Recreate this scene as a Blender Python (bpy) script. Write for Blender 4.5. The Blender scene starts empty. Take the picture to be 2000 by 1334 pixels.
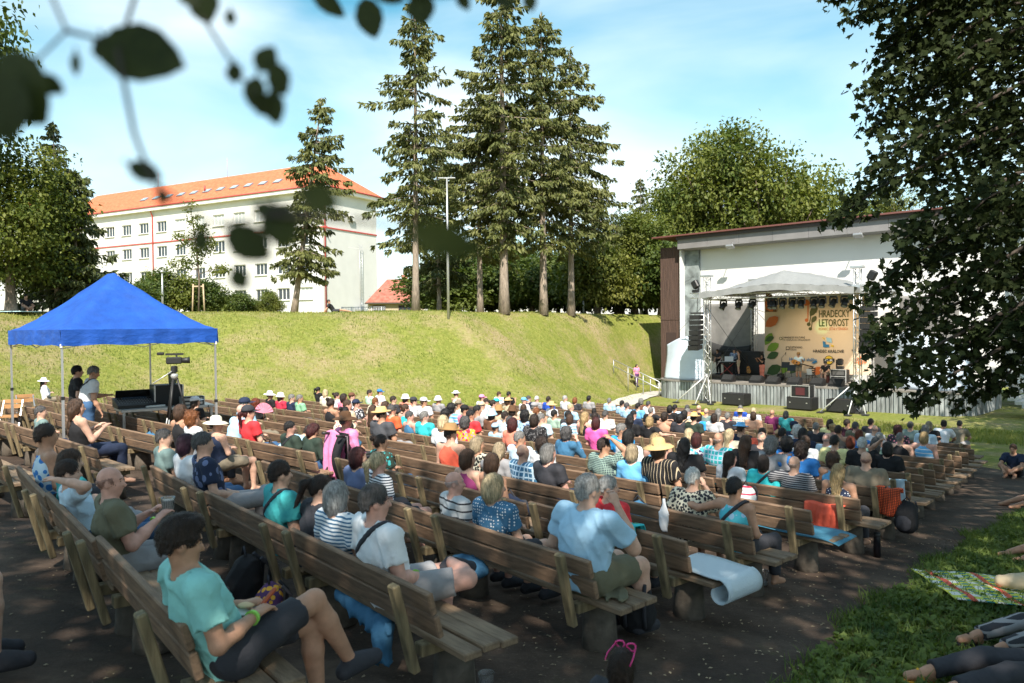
import bpy, math, random
import numpy as np
from mathutils import Vector, Matrix
random.seed(11); RNG = np.random.default_rng(11)
R = math.radians
scn = bpy.context.scene
COL = scn.collection
# ------------------------------------------------------------------ camera, sky, sun, exposure
CAMZ = 4.65                                   # metres above the lawn in front of the stage
PITCH, ROLL = R(1.05), R(0.6)
cam = bpy.data.cameras.new('camera'); cam.lens = 27.0; cam.sensor_width = 36.0
cam.clip_start = 0.05; cam.clip_end = 3000
cam.dof.use_dof = True; cam.dof.focus_distance = 17.0; cam.dof.aperture_fstop = 3.8
camo = bpy.data.objects.new('camera', cam); COL.objects.link(camo)
camo.matrix_world = Matrix.Translation((0, 0, CAMZ)) @ Matrix.Rotation(R(90) - PITCH, 4, 'X') @ Matrix.Rotation(-ROLL, 4, 'Z')
scn.camera = camo
SUN_EL = R(47)
world = bpy.data.worlds.new('World'); scn.world = world; world.use_nodes = True
def build_world():
    nt = world.node_tree; nt.nodes.clear(); N = nt.nodes.new; L = nt.links.new
    out = N('ShaderNodeOutputWorld'); bg = N('ShaderNodeBackground'); bg.inputs['Strength'].default_value = 0.118
    sky = N('ShaderNodeTexSky'); sky.sky_type = 'NISHITA'; sky.sun_disc = False
    sky.sun_elevation = SUN_EL; sky.sun_rotation = math.pi
    sky.air_density = 1.0; sky.dust_density = 0.8; sky.ozone_density = 1.0
    tc = N('ShaderNodeTexCoord'); mp = N('ShaderNodeMapping'); mp.inputs['Scale'].default_value = (1.0, 1.0, 3.0)
    mp.inputs['Rotation'].default_value = (0, R(14), R(20))
    L(tc.outputs['Generated'], mp.inputs['Vector'])
    n1 = N('ShaderNodeTexNoise'); n1.inputs['Scale'].default_value = 1.7; n1.inputs['Detail'].default_value = 7; n1.inputs['Roughness'].default_value = 0.46
    n1.inputs['Distortion'].default_value = 0.35
    L(mp.outputs['Vector'], n1.inputs['Vector'])
    cr = N('ShaderNodeValToRGB'); cr.color_ramp.elements[0].position = 0.40; cr.color_ramp.elements[1].position = 0.72
    cr.color_ramp.elements[1].color = (0.85, 0.85, 0.85, 1)
    L(n1.outputs['Fac'], cr.inputs['Fac'])
    hs = N('ShaderNodeHueSaturation'); hs.inputs['Hue'].default_value = 0.462; hs.inputs['Saturation'].default_value = 1.28; hs.inputs['Value'].default_value = 1.0
    L(sky.outputs['Color'], hs.inputs['Color'])
    mx = N('ShaderNodeMixRGB'); mx.inputs['Color2'].default_value = (6.4, 7.0, 7.2, 1)
    L(cr.outputs['Color'], mx.inputs['Fac']); L(hs.outputs['Color'], mx.inputs['Color1'])
    L(mx.outputs['Color'], bg.inputs['Color']); L(bg.outputs['Background'], out.inputs['Surface'])
build_world()
sun = bpy.data.lights.new('sun', 'SUN'); sun.energy = 4.7; sun.angle = R(0.53); sun.color = (1.0, 0.93, 0.82)
suno = bpy.data.objects.new('sun', sun); COL.objects.link(suno)
suno.location = (0, -60, 60); suno.rotation_euler = (R(90) - SUN_EL, 0, 0)      # light travels +Y and down
scn.view_settings.view_transform = 'Standard'; scn.view_settings.look = 'None'
scn.view_settings.gamma = 1.0; scn.view_settings.exposure = 0.80
scn.render.engine = 'CYCLES'
scn.cycles.max_bounces = 5; scn.cycles.diffuse_bounces = 3; scn.cycles.glossy_bounces = 2; scn.cycles.transmission_bounces = 4
scn.cycles.transparent_max_bounces = 6; scn.cycles.caustics_reflective = False; scn.cycles.caustics_refractive = False
scn.cycles.use_denoising = True
# ------------------------------------------------------------------ frames of the place
AX, AY = 0.695, 0.719                          # facing of the seating (u); rows run along v = (AY, -AX)
ROT = math.atan2(-AX, AY)                      # local x along the rows, local y towards the stage
def uv(x, y): return AX * x + AY * y, AY * x - AX * y
def xy(u, v): return AX * u + AY * v, AY * u - AX * v
OX, OY = 14.8, 42.85                           # middle between the two front stage towers
US = np.array([-60, -30, -8, 0, 1.7, 3.4, 4.3, 5.8, 7.1, 8.4, 9.5, 11.9, 16.8, 22, 30.4, 37, 44, 200.])
ZS = np.array([-0.9, -1.2, -1.55, -1.82, -2.12, -2.36, -2.44, -2.57, -2.70, -2.80, -2.90, -3.12, -3.55, -3.95, -4.45, -4.65, -4.65, -4.65])
TOE = np.array([(-60, -6), (-27, 13.5), (-17.6, 22.5), (-13, 29.5), (-4, 34), (3.2, 40), (5.0, 45), (6.5, 49.5), (8.2, 54), (10.4, 58.8), (18, 66), (44, 92)], float)
TOEW = np.array([12.5, 12.5, 12.5, 12.5, 12, 10.5, 9, 7, 5.5, 4.2, 4.2, 4.2])
def toe_dist(x, y):
    best = np.full(x.shape, 1e9); sg = np.ones(x.shape); wd = np.full(x.shape, 12.5)
    for i in range(len(TOE) - 1):
        a, b = TOE[i], TOE[i + 1]; d = b - a; L2 = d @ d
        t = np.clip(((x - a[0]) * d[0] + (y - a[1]) * d[1]) / L2, 0, 1)
        ex, ey = x - a[0] - t * d[0], y - a[1] - t * d[1]
        r = np.hypot(ex, ey); s = np.sign(d[0] * ey - d[1] * ex)
        m = r < best; best = np.where(m, r, best); sg = np.where(m, s, sg); wd = np.where(m, TOEW[i] * (1 - t) + TOEW[i + 1] * t, wd)
    toe_dist.width = wd; return best * sg                              # positive beyond the toe of the bank (its far left side)
def sstep(t): t = np.clip(t, 0, 1); return t * t * (3 - 2 * t)
def H(x, y):
    x = np.asarray(x, float); y = np.asarray(y, float)
    u, v = AX * x + AY * y, AY * x - AX * y
    zb = np.interp(u, US, ZS)
    zb = zb + sstep((v + 1.8) / 7.0) * 0.75 * np.clip(1 - (u - 12) / 20, 0, 1)        # low bank on the right
    s = toe_dist(x, y)
    top = 0.95 + 0.006 * np.clip(s - 12, 0, 200)
    w = sstep((s + 0.6) / toe_dist.width)
    bump = 0.10 * np.sin(x * .45 + 1.1) * np.sin(y * .37) * np.clip(s, 0, 6) / 6
    z = zb * (1 - w) + top * w + bump
    return z + CAMZ
def Hs(x, y): return float(H(np.array([x]), np.array([y]))[0])
MW = camo.matrix_world.copy(); FPX = 1500.0
def ray(px, py):
    d = MW.to_3x3() @ Vector(((px - 1000) / FPX, -(py - 667) / FPX, -1.0)); return d / d.y
def unproject(px, py, h):
    """point where the view through a photo pixel is h metres above the ground"""
    d = ray(px, py); y = np.arange(0.8, 110, 0.02)
    e = CAMZ + d.z * y - H(d.x * y, y) - h
    i = int(np.argmax(e <= 0)) if (e <= 0).any() else len(y) - 1
    return Vector((d.x * y[i], y[i], CAMZ + d.z * y[i]))
def at(px, py, Y):
    d = ray(px, py); return Vector((d.x * Y, Y, CAMZ + d.z * Y))
def project(p):
    q = MW.inverted() @ Vector(p); return 1000 + FPX * q.x / -q.z, 667 - FPX * q.y / -q.z
# ------------------------------------------------------------------ materials
MATS = {}
def lin(c):
    return tuple((v / 12.92 if v <= 0.04045 else ((v + 0.055) / 1.055) ** 2.4) for v in c)
def hexc(h): return lin(tuple(int(h[i:i + 2], 16) / 255 for i in (0, 2, 4)))
def M(name, col=(.5, .5, .5), rough=.7, metal=0, noise=0.0, nscale=8.0, col2=None, bump=0.0, bscale=40.0, coords='Object', trans=0, alpha=1, spec=None, emit=None, detail=4, stretch=None, sub=0, distort=0.0):
    if name in MATS: return MATS[name]
    m = bpy.data.materials.new(name); m.use_nodes = True; nt = m.node_tree
    b = nt.nodes['Principled BSDF']; N = nt.nodes.new; L = nt.links.new
    b.inputs['Roughness'].default_value = rough; b.inputs['Metallic'].default_value = metal
    b.inputs['Base Color'].default_value = (*col, 1)
    if spec is not None: b.inputs['Specular IOR Level'].default_value = spec
    if trans: b.inputs['Transmission Weight'].default_value = trans
    if alpha < 1: b.inputs['Alpha'].default_value = alpha
    if emit: b.inputs['Emission Color'].default_value = (*emit[0], 1); b.inputs['Emission Strength'].default_value = emit[1]
    if noise or col2 or bump:
        tc = N('ShaderNodeTexCoord'); src = tc.outputs[coords]
        if stretch:
            mp = N('ShaderNodeMapping'); mp.inputs['Scale'].default_value = stretch; L(src, mp.inputs['Vector']); src = mp.outputs['Vector']
        if noise or col2:
            n = N('ShaderNodeTexNoise'); n.inputs['Scale'].default_value = nscale; n.inputs['Detail'].default_value = detail; n.inputs['Distortion'].default_value = distort
            L(src, n.inputs['Vector'])
            cr = N('ShaderNodeValToRGB'); cr.color_ramp.elements[0].position = .32; cr.color_ramp.elements[1].position = .68
            c2 = col2 if col2 else tuple(v * (1 + noise) for v in col)
            c1 = col if col2 else tuple(v * (1 - noise) for v in col)
            cr.color_ramp.elements[0].color = (*c1, 1); cr.color_ramp.elements[1].color = (*c2, 1)
            L(n.outputs['Fac'], cr.inputs['Fac']); L(cr.outputs['Color'], b.inputs['Base Color'])
        if bump:
            n2 = N('ShaderNodeTexNoise'); n2.inputs['Scale'].default_value = bscale; n2.inputs['Detail'].default_value = 4; L(src, n2.inputs['Vector'])
            bp = N('ShaderNodeBump'); bp.inputs['Strength'].default_value = bump; bp.inputs['Distance'].default_value = .02
            L(n2.outputs['Fac'], bp.inputs['Height']); L(bp.outputs['Normal'], b.inputs['Normal'])
    MATS[name] = m; return m
def leafmat(name, c1, c2, scale=.6, translucent=.35, spec=.3):
    """foliage: colour varies from clump to clump, light passes through the leaf"""
    if name in MATS: return MATS[name]
    m = bpy.data.materials.new(name); m.use_nodes = True; nt = m.node_tree; nt.nodes.clear(); N = nt.nodes.new; L = nt.links.new
    out = N('ShaderNodeOutputMaterial'); d = N('ShaderNodeBsdfPrincipled'); d.inputs['Roughness'].default_value = .55; d.inputs['Specular IOR Level'].default_value = spec
    t = N('ShaderNodeBsdfTranslucent'); mix = N('ShaderNodeMixShader'); mix.inputs[0].default_value = translucent
    tc = N('ShaderNodeTexCoord'); n = N('ShaderNodeTexNoise'); n.inputs['Scale'].default_value = scale; n.inputs['Detail'].default_value = 3
    n2 = N('ShaderNodeTexNoise'); n2.inputs['Scale'].default_value = scale * 9
    L(tc.outputs['Object'], n.inputs['Vector']); L(tc.outputs['Object'], n2.inputs['Vector'])
    ad = N('ShaderNodeMath'); ad.operation = 'ADD'; L(n.outputs['Fac'], ad.inputs[0])
    ml = N('ShaderNodeMath'); ml.operation = 'MULTIPLY_ADD'; ml.inputs[1].default_value = .8; ml.inputs[2].default_value = -.4; L(n2.outputs['Fac'], ml.inputs[0]); L(ml.outputs[0], ad.inputs[1])
    cr = N('ShaderNodeValToRGB'); cr.color_ramp.elements[0].position = .3; cr.color_ramp.elements[1].position = .7
    cr.color_ramp.elements[0].color = (*c1, 1); cr.color_ramp.elements[1].color = (*c2, 1)
    L(ad.outputs[0], cr.inputs['Fac']); L(cr.outputs['Color'], d.inputs['Base Color'])
    g = N('ShaderNodeMixRGB'); g.blend_type = 'MULTIPLY'; g.inputs[0].default_value = 1; g.inputs[2].default_value = (1.25, 1.3, .55, 1)
    L(cr.outputs['Color'], g.inputs[1]); L(g.outputs['Color'], t.inputs['Color'])
    L(d.outputs[0], mix.inputs[1]); L(t.outputs[0], mix.inputs[2]); L(mix.outputs[0], out.inputs['Surface'])
    MATS[name] = m; return m
# ------------------------------------------------------------------ mesh helpers
def mesh_np(name, V, F, mat=None, smooth=False, matidx=None):
    """V (n,3) floats, F (m,k) ints all faces with k corners"""
    V = np.asarray(V, np.float32); F = np.asarray(F, np.int32); k = F.shape[1] if len(F) else 3
    me = bpy.data.meshes.new(name); me.vertices.add(len(V)); me.vertices.foreach_set('co', V.ravel())
    me.loops.add(F.size); me.loops.foreach_set('vertex_index', F.ravel())
    me.polygons.add(len(F)); me.polygons.foreach_set('loop_start', np.arange(0, F.size, k, dtype=np.int32))
    if smooth: me.polygons.foreach_set('use_smooth', np.ones(len(F), bool))
    for m in (mat if isinstance(mat, (list, tuple)) else [mat]):
        if m: me.materials.append(m)
    if matidx is not None: me.polygons.foreach_set('material_index', np.asarray(matidx, np.int32))
    me.update(calc_edges=True); me.validate(); return me
class MB:
    """collects simple shapes into one mesh"""
    def __init__(s): s.v = []; s.f = []; s.sm = []; s.mi = []; s.cur = 0
    def add(s, vs, fs, smooth=False):
        o = len(s.v); s.v.extend([tuple(p) for p in vs]); s.f.extend([tuple(i + o for i in f) for f in fs])
        s.sm.extend([smooth] * len(fs)); s.mi.extend([s.cur] * len(fs)); return s
    def box(s, c, d, rot=None, bev=0.0):
        x, y, z = d[0] / 2, d[1] / 2, d[2] / 2
        if bev <= 0:
            vs = [(-x, -y, -z), (x, -y, -z), (x, y, -z), (-x, y, -z), (-x, -y, z), (x, -y, z), (x, y, z), (-x, y, z)]
            fs = [(0, 3, 2, 1), (4, 5, 6, 7), (0, 1, 5, 4), (1, 2, 6, 5), (2, 3, 7, 6), (3, 0, 4, 7)]
        else:                                    # chamfered block: 24 corners
            b = min(bev, x * .49, y * .49, z * .49); vs = []; idx = {}
            for sx in (-1, 1):
                for sy in (-1, 1):
                    for sz in (-1, 1):
                        for a in range(3):
                            p = [sx * (x - b), sy * (y - b), sz * (z - b)]; p[a] = (sx * x, sy * y, sz * z)[a]
                            idx[(sx, sy, sz, a)] = len(vs); vs.append(tuple(p))
            fs = []
            for a in range(3):
                o = [i for i in range(3) if i != a]
                for sg in (-1, 1):
                    q = []
                    for (p0, p1) in ((-1, -1), (1, -1), (1, 1), (-1, 1)):
                        k = [0, 0, 0]; k[a] = sg; k[o[0]] = p0; k[o[1]] = p1; q.append(idx[(*k, a)])
                    fs.append(tuple(q))
                    for s2 in (-1, 1):
                        if o[0] > a or True:
                            pass
            for a in range(3):                   # edge strips
                o = [i for i in range(3) if i != a]
                for s0 in (-1, 1):
                    for s1 in (-1, 1):
                        k = [0, 0, 0]; k[o[0]] = s0; k[o[1]] = s1; k2 = list(k); k[a] = -1; k2[a] = 1
                        fs.append((idx[(*k, o[0])], idx[(*k2, o[0])], idx[(*k2, o[1])], idx[(*k, o[1])]))
            for sx in (-1, 1):
                for sy in (-1, 1):
                    for sz in (-1, 1): fs.append(tuple(idx[(sx, sy, sz, a)] for a in range(3)))
        c = Vector(c)
        if rot is not None: vs = [rot @ Vector(p) + c for p in vs]
        else: vs = [Vector(p) + c for p in vs]
        return s.add(vs, fs)
    def bar(s, a, b, w, h, up=(0, 0, 1), bev=0.0):
        a = Vector(a); b = Vector(b); d = b - a; L = d.length; y = d / L; up = Vector(up)
        if abs(y.dot(up)) > .99: up = Vector((1, 0, 0))
        x = y.cross(up).normalized(); z = x.cross(y)
        return s.box((a + b) / 2, (w, L, h), Matrix((x, y, z)).transposed(), bev)
    def tube(s, pts, rad, n=8, cap=True, smooth=True):
        pts = [Vector(p) for p in pts]; rs = rad if isinstance(rad, (list, tuple)) else [rad] * len(pts)
        vs = []; fs = []; ref = None
        for i, p in enumerate(pts):
            t = (pts[min(i + 1, len(pts) - 1)] - pts[max(i - 1, 0)])
            t = t.normalized() if t.length > 1e-9 else Vector((0, 0, 1))
            if ref is None:
                ref = Vector((0, 0, 1)) if abs(t.z) < .9 else Vector((1, 0, 0))
            x = t.cross(ref).normalized(); y = x.cross(t).normalized(); ref = y
            for k in range(n):
                a = 2 * math.pi * k / n; vs.append(p + (x * math.cos(a) + y * math.sin(a)) * rs[i])
        for i in range(len(pts) - 1):
            for k in range(n):
                fs.append((i * n + k, i * n + (k + 1) % n, (i + 1) * n + (k + 1) % n, (i + 1) * n + k))
        s.add(vs, fs, smooth)
        if cap:
            o = len(s.v) - len(vs); s.f.append(tuple(o + k for k in range(n))[::-1]); s.f.append(tuple(o + (len(pts) - 1) * n + k for k in range(n)))
            s.sm += [False, False]; s.mi += [s.cur] * 2
        return s
    def lathe(s, prof, c=(0, 0, 0), n=20, axis='z', smooth=True, sx=1.0, sy=1.0):
        vs = []; fs = []
        for (r, z) in prof:
            for k in range(n):
                a = 2 * math.pi * k / n; vs.append((c[0] + r * math.cos(a) * sx, c[1] + r * math.sin(a) * sy, c[2] + z))
        for i in range(len(prof) - 1):
            for k in range(n): fs.append((i * n + k, i * n + (k + 1) % n, (i + 1) * n + (k + 1) % n, (i + 1) * n + k))
        return s.add(vs, fs, smooth)
    def prism(s, poly, axis, a, b, smooth=False):
        """closed 2D outline extruded between a and b; axis says which coordinate is extruded"""
        n = len(poly)
        def mk(p, t): return {'x': (t, p[0], p[1]), 'y': (p[0], t, p[1]), 'z': (p[0], p[1], t)}[axis]
        vs = [mk(p, a) for p in poly] + [mk(p, b) for p in poly]
        fs = [tuple(range(n))[::-1], tuple(range(n, 2 * n))] + [(i, (i + 1) % n, n + (i + 1) % n, n + i) for i in range(n)]
        return s.add(vs, fs, smooth)
    def mesh(s, name, mats=None):
        me = bpy.data.meshes.new(name); me.from_pydata([tuple(p) for p in s.v], [], s.f)
        for m in (mats if isinstance(mats, (list, tuple)) else [mats]):
            if m: me.materials.append(m)
        me.polygons.foreach_set('use_smooth', s.sm); me.polygons.foreach_set('material_index', s.mi); me.update(); return me
    def build(s, name, mat, parent=None, loc=None, rz=0.0):
        return obj(name, s.mesh(name, mat), parent, loc, rz)
def obj(name, me, parent=None, loc=None, rz=0.0, mat=None):
    o = bpy.data.objects.new(name, me); COL.objects.link(o)
    if parent is not None: o.parent = parent
    if loc is not None: o.location = loc
    if rz: o.rotation_euler = (0, 0, rz)
    if mat is not None: setmat(o, mat)
    return o
def setmat(o, m, slot=0):
    if len(o.material_slots) <= slot: o.data.materials.append(m)
    o.material_slots[slot].link = 'OBJECT'; o.material_slots[slot].material = m
def tag(o, label=None, cat=None, group=None, kind=None):
    if label: o['label'] = label
    if cat: o['category'] = cat
    if group: o['group'] = group
    if kind: o['kind'] = kind
    return o
def thing(name, label, cat, loc=(0, 0, 0), rz=0.0, group=None):
    o = bpy.data.objects.new(name, None); COL.objects.link(o); o.empty_display_size = .2
    o.location = loc; o.rotation_euler = (0, 0, rz); return tag(o, label, cat, group)
def text_mesh(s, size, mat, depth=0.0, align='LEFT', bold=False, sx=1.0):
    cu = bpy.data.curves.new('lettering', 'FONT'); cu.body = s; cu.size = size; cu.align_x = align; cu.resolution_u = 2
    cu.extrude = depth
    if bold: cu.offset = size * .018
    o = bpy.data.objects.new('lettering', cu); COL.objects.link(o)
    dg = bpy.context.evaluated_depsgraph_get(); me = bpy.data.meshes.new_from_object(o.evaluated_get(dg))
    bpy.data.objects.remove(o); bpy.data.curves.remove(cu)
    if sx != 1.0:
        for v in me.vertices: v.co.x *= sx
    me.materials.clear(); me.materials.append(mat); return me
# ------------------------------------------------------------------ the ground
def vleft(u): return np.interp(u, [-8, 0, 6, 12, 20, 31, 33], [-24, -27.5, -28, -29, -25.2, -23, -22.5])
def vright(u): return np.interp(u, [-8, -2, 1, 2.5, 4.6, 7, 9.4, 13.6, 20, 24, 26, 31, 33], [2.5, 1.4, -.5, -1.5, -2.2, -2.6, -2.75, -3.0, -3.2, -3.6, -8.5, -10.5, -10.5])
def mat_lawn():
    m = bpy.data.materials.new('mown grass'); m.use_nodes = True; nt = m.node_tree; b = nt.nodes['Principled BSDF']; N = nt.nodes.new; L = nt.links.new
    b.inputs['Roughness'].default_value = .9; b.inputs['Specular IOR Level'].default_value = .15
    tc = N('ShaderNodeTexCoord')
    def noise(sc, det, rough=.6):
        n = N('ShaderNodeTexNoise'); n.inputs['Scale'].default_value = sc; n.inputs['Detail'].default_value = det; n.inputs['Roughness'].default_value = rough
        L(tc.outputs['Object'], n.inputs['Vector']); return n.outputs['Fac']
    def ramp(f, stops):
        cr = N('ShaderNodeValToRGB'); el = cr.color_ramp.elements
        el[0].position, el[0].color = stops[0][0], (*stops[0][1], 1); el[1].position, el[1].color = stops[-1][0], (*stops[-1][1], 1)
        for p, c in stops[1:-1]: e = el.new(p); e.color = (*c, 1)
        L(f, cr.inputs['Fac']); return cr.outputs['Color']
    green = ramp(noise(5.0, 8, .75), [(.3, (.12, .155, .026)), (.5, (.22, .245, .05)), (.7, (.35, .34, .095))])
    dry = ramp(noise(7.0, 6, .7), [(.3, (.26, .20, .09)), (.7, (.50, .39, .24))])
    mask = ramp(noise(.22, 7, .75), [(.46, (0, 0, 0)), (.62, (.85, .85, .85))])
    mx = N('ShaderNodeMixRGB'); L(mask, mx.inputs[0]); L(green, mx.inputs[1]); L(dry, mx.inputs[2]); L(mx.outputs[0], b.inputs['Base Color'])
    bp = N('ShaderNodeBump'); bp.inputs['Strength'].default_value = .9; bp.inputs['Distance'].default_value = .12
    L(noise(9, 8, .75), bp.inputs['Height']); L(bp.outputs['Normal'], b.inputs['Normal'])
    return m
def mat_floor():
    m = bpy.data.materials.new('trodden asphalt'); m.use_nodes = True; nt = m.node_tree; b = nt.nodes['Principled BSDF']; N = nt.nodes.new; L = nt.links.new
    b.inputs['Roughness'].default_value = .92
    tc = N('ShaderNodeTexCoord')
    def noise(sc, det, rough=.6):
        n = N('ShaderNodeTexNoise'); n.inputs['Scale'].default_value = sc; n.inputs['Detail'].default_value = det; n.inputs['Roughness'].default_value = rough
        L(tc.outputs['Object'], n.inputs['Vector']); return n.outputs['Fac']
    def ramp(f, stops):
        cr = N('ShaderNodeValToRGB'); el = cr.color_ramp.elements
        el[0].position, el[0].color = stops[0][0], (*stops[0][1], 1); el[1].position, el[1].color = stops[-1][0], (*stops[-1][1], 1)
        for p, c in stops[1:-1]: e = el.new(p); e.color = (*c, 1)
        L(f, cr.inputs['Fac']); return cr.outputs['Color']
    base = ramp(noise(1.1, 8, .7), [(.32, (.026, .015, .009)), (.50, (.060, .037, .024)), (.7, (.13, .09, .062))])
    speck = ramp(noise(38, 3, .6), [(.60, (0, 0, 0)), (.72, (.75, .75, .75))])
    big = ramp(noise(.6, 3), [(.4, (.15, .15, .15)), (.65, (1, 1, 1))])
    ml = N('ShaderNodeMixRGB'); ml.blend_type = 'MULTIPLY'; ml.inputs[0].default_value = 1; L(speck, ml.inputs[1]); L(big, ml.inputs[2])
    mx = N('ShaderNodeMixRGB'); L(ml.outputs[0], mx.inputs[0]); L(base, mx.inputs[1]); mx.inputs[2].default_value = (.19, .145, .10, 1)
    moss = ramp(noise(.9, 6, .7), [(.62, (0, 0, 0)), (.72, (.55, .55, .55))])
    m2 = N('ShaderNodeMixRGB'); L(moss, m2.inputs[0]); L(mx.outputs[0], m2.inputs[1]); m2.inputs[2].default_value = (.10, .095, .03, 1)
    L(m2.outputs[0], b.inputs['Base Color'])
    bp = N('ShaderNodeBump'); bp.inputs['Strength'].default_value = .55; bp.inputs['Distance'].default_value = .03
    L(noise(22, 6, .7), bp.inputs['Height']); L(bp.outputs['Normal'], b.inputs['Normal'])
    return m
GRASS = mat_lawn(); FLOOR = mat_floor()
def inside_floor(x, y, marg=0.0):
    u, v = AX * x + AY * y, AY * x - AX * y
    return (u > -7.5 + marg) & (u < 31.6 - marg) & (v > vleft(u) + marg) & (v < vright(u) - marg)
def build_ground():
    def axis(lo, hi, step, far):
        core = list(np.arange(lo, hi + .01, step)); s = step; a = [lo]
        while a[-1] > -far: s *= 1.35; a.append(a[-1] - s)
        s = step; c = [hi]
        while c[-1] < far: s *= 1.35; c.append(c[-1] + s)
        return np.array(a[:0:-1] + core + c[1:])
    xs = axis(-34, 34, .6, 900); ys = axis(-12, 74, .6, 900)
    X, Y = np.meshgrid(xs, ys, indexing='ij'); Z = H(X, Y)
    Z = np.where(inside_floor(X, Y, .7), Z - .25, Z)
    V = np.stack([X, Y, Z], -1).reshape(-1, 3); nx, ny = len(xs), len(ys)
    i = np.arange(nx - 1)[:, None] * ny + np.arange(ny - 1)[None]
    F = np.stack([i, i + ny, i + ny + 1, i + 1], -1).reshape(-1, 4)
    tag(obj('lawn', mesh_np('lawn', V, F, GRASS, True)), kind='structure')
    us = np.arange(-7.5, 31.61, .3); T = np.linspace(0, 1, 90)
    jl = np.cumsum(RNG.normal(0, .05, len(us))); jl -= np.linspace(jl[0], jl[-1], len(us)); jr = .10 * np.sin(us * 2.3) + .06 * np.sin(us * 5.1 + 1)
    U = np.repeat(us[:, None], 90, 1); Vv = (vleft(us) + .15 * np.sin(us * 1.7))[:, None] * (1 - T) + (vright(us) + jr)[:, None] * T
    X = AX * U + AY * Vv; Y = AY * U - AX * Vv; Z = H(X, Y) + .03
    V = np.stack([X, Y, Z], -1).reshape(-1, 3); i = np.arange(len(us) - 1)[:, None] * 90 + np.arange(89)[None]
    F = np.stack([i, i + 1, i + 91, i + 90], -1).reshape(-1, 4)[:, ::-1]
    tag(obj('seating_floor', mesh_np('seating_floor', V, F[:, ::-1], FLOOR, True)), kind='structure')
build_ground()
def ribbon(name, pts, width, mat, lift=.045, step=.5):
    P = [Vector((x, y, 0)) for x, y in pts]; out = []
    for i in range(len(P) - 1):
        n = max(2, int((P[i + 1] - P[i]).length / step))
        p0 = P[max(i - 1, 0)]; p3 = P[min(i + 2, len(P) - 1)]
        for k in range(n):
            t = k / n; a, b = P[i], P[i + 1]
            out.append(.5 * ((2 * a) + (b - p0) * t + (2 * p0 - 5 * a + 4 * b - p3) * t * t + (3 * a - p0 - 3 * b + p3) * t ** 3))
    out.append(P[-1]); V = []; F = []
    for i, p in enumerate(out):
        d = (out[min(i + 1, len(out) - 1)] - out[max(i - 1, 0)]).normalized(); s = Vector((d.y, -d.x, 0))
        for k in range(5):
            q = p + s * width * (k / 4 - .5) * (1 + .06 * math.sin(i * 1.3)); V.append((q.x, q.y, Hs(q.x, q.y) + lift))
    for i in range(len(out) - 1):
        for k in range(4): a = i * 5 + k; F.append((a, a + 1, a + 6, a + 5))
    return tag(obj(name, mesh_np(name, V, F, mat, True)), kind='structure')
SAND = M('pale gravel', (.42, .36, .29), .95, noise=.25, nscale=9, bump=.4, bscale=50)
PAVE = M('pale concrete path', (.50, .47, .42), .9, noise=.14, nscale=4, bump=.2, bscale=60)
ribbon('front_path', [xy(32.2, v) for v in (-26, -22, -18, -14, -11)], 1.5, SAND, .04)
ribbon('concrete_path', [(5.6, 42.6), (6.4, 45.4), (7.6, 48.6), (9.1, 51.6), (10.6, 53.6)], 1.7, PAVE, .06)
def blades(name, P, h, w, mat, lean=.35, curve=True):
    """grass blades: one bent two-piece blade for each root point"""
    n = len(P); a = RNG.uniform(0, 2 * math.pi, n); hh = h * RNG.uniform(.55, 1.25, n); ww = w * RNG.uniform(.7, 1.3, n)
    dx, dy = np.cos(a), np.sin(a); l = lean * RNG.uniform(.2, 1.6, n) * hh; b = RNG.uniform(0, 2 * math.pi, n)
    lx, ly = np.cos(b) * l, np.sin(b) * l; V = np.empty((n, 5, 3), np.float32)
    V[:, 0] = P - np.stack([dx * ww, dy * ww, 0 * ww], -1) * .5; V[:, 1] = P + np.stack([dx * ww, dy * ww, 0 * ww], -1) * .5
    mid = P + np.stack([lx * .35, ly * .35, hh * .6], -1); V[:, 2] = mid + np.stack([dx * ww, dy * ww, 0 * ww], -1) * .42
    V[:, 3] = mid - np.stack([dx * ww, dy * ww, 0 * ww], -1) * .42; V[:, 4] = P + np.stack([lx, ly, hh], -1)
    i = np.arange(n)[:, None] * 5
    F = np.concatenate([i + [0, 1, 2], i + [0, 2, 3], i + [3, 2, 4]], 0)
    return obj(name, mesh_np(name, V.reshape(-1, 3), F, mat, False))
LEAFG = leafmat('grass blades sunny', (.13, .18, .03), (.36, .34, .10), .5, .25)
LEAFW = leafmat('lush weeds', (.045, .088, .020), (.185, .24, .055), 1.6, .3)
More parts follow.
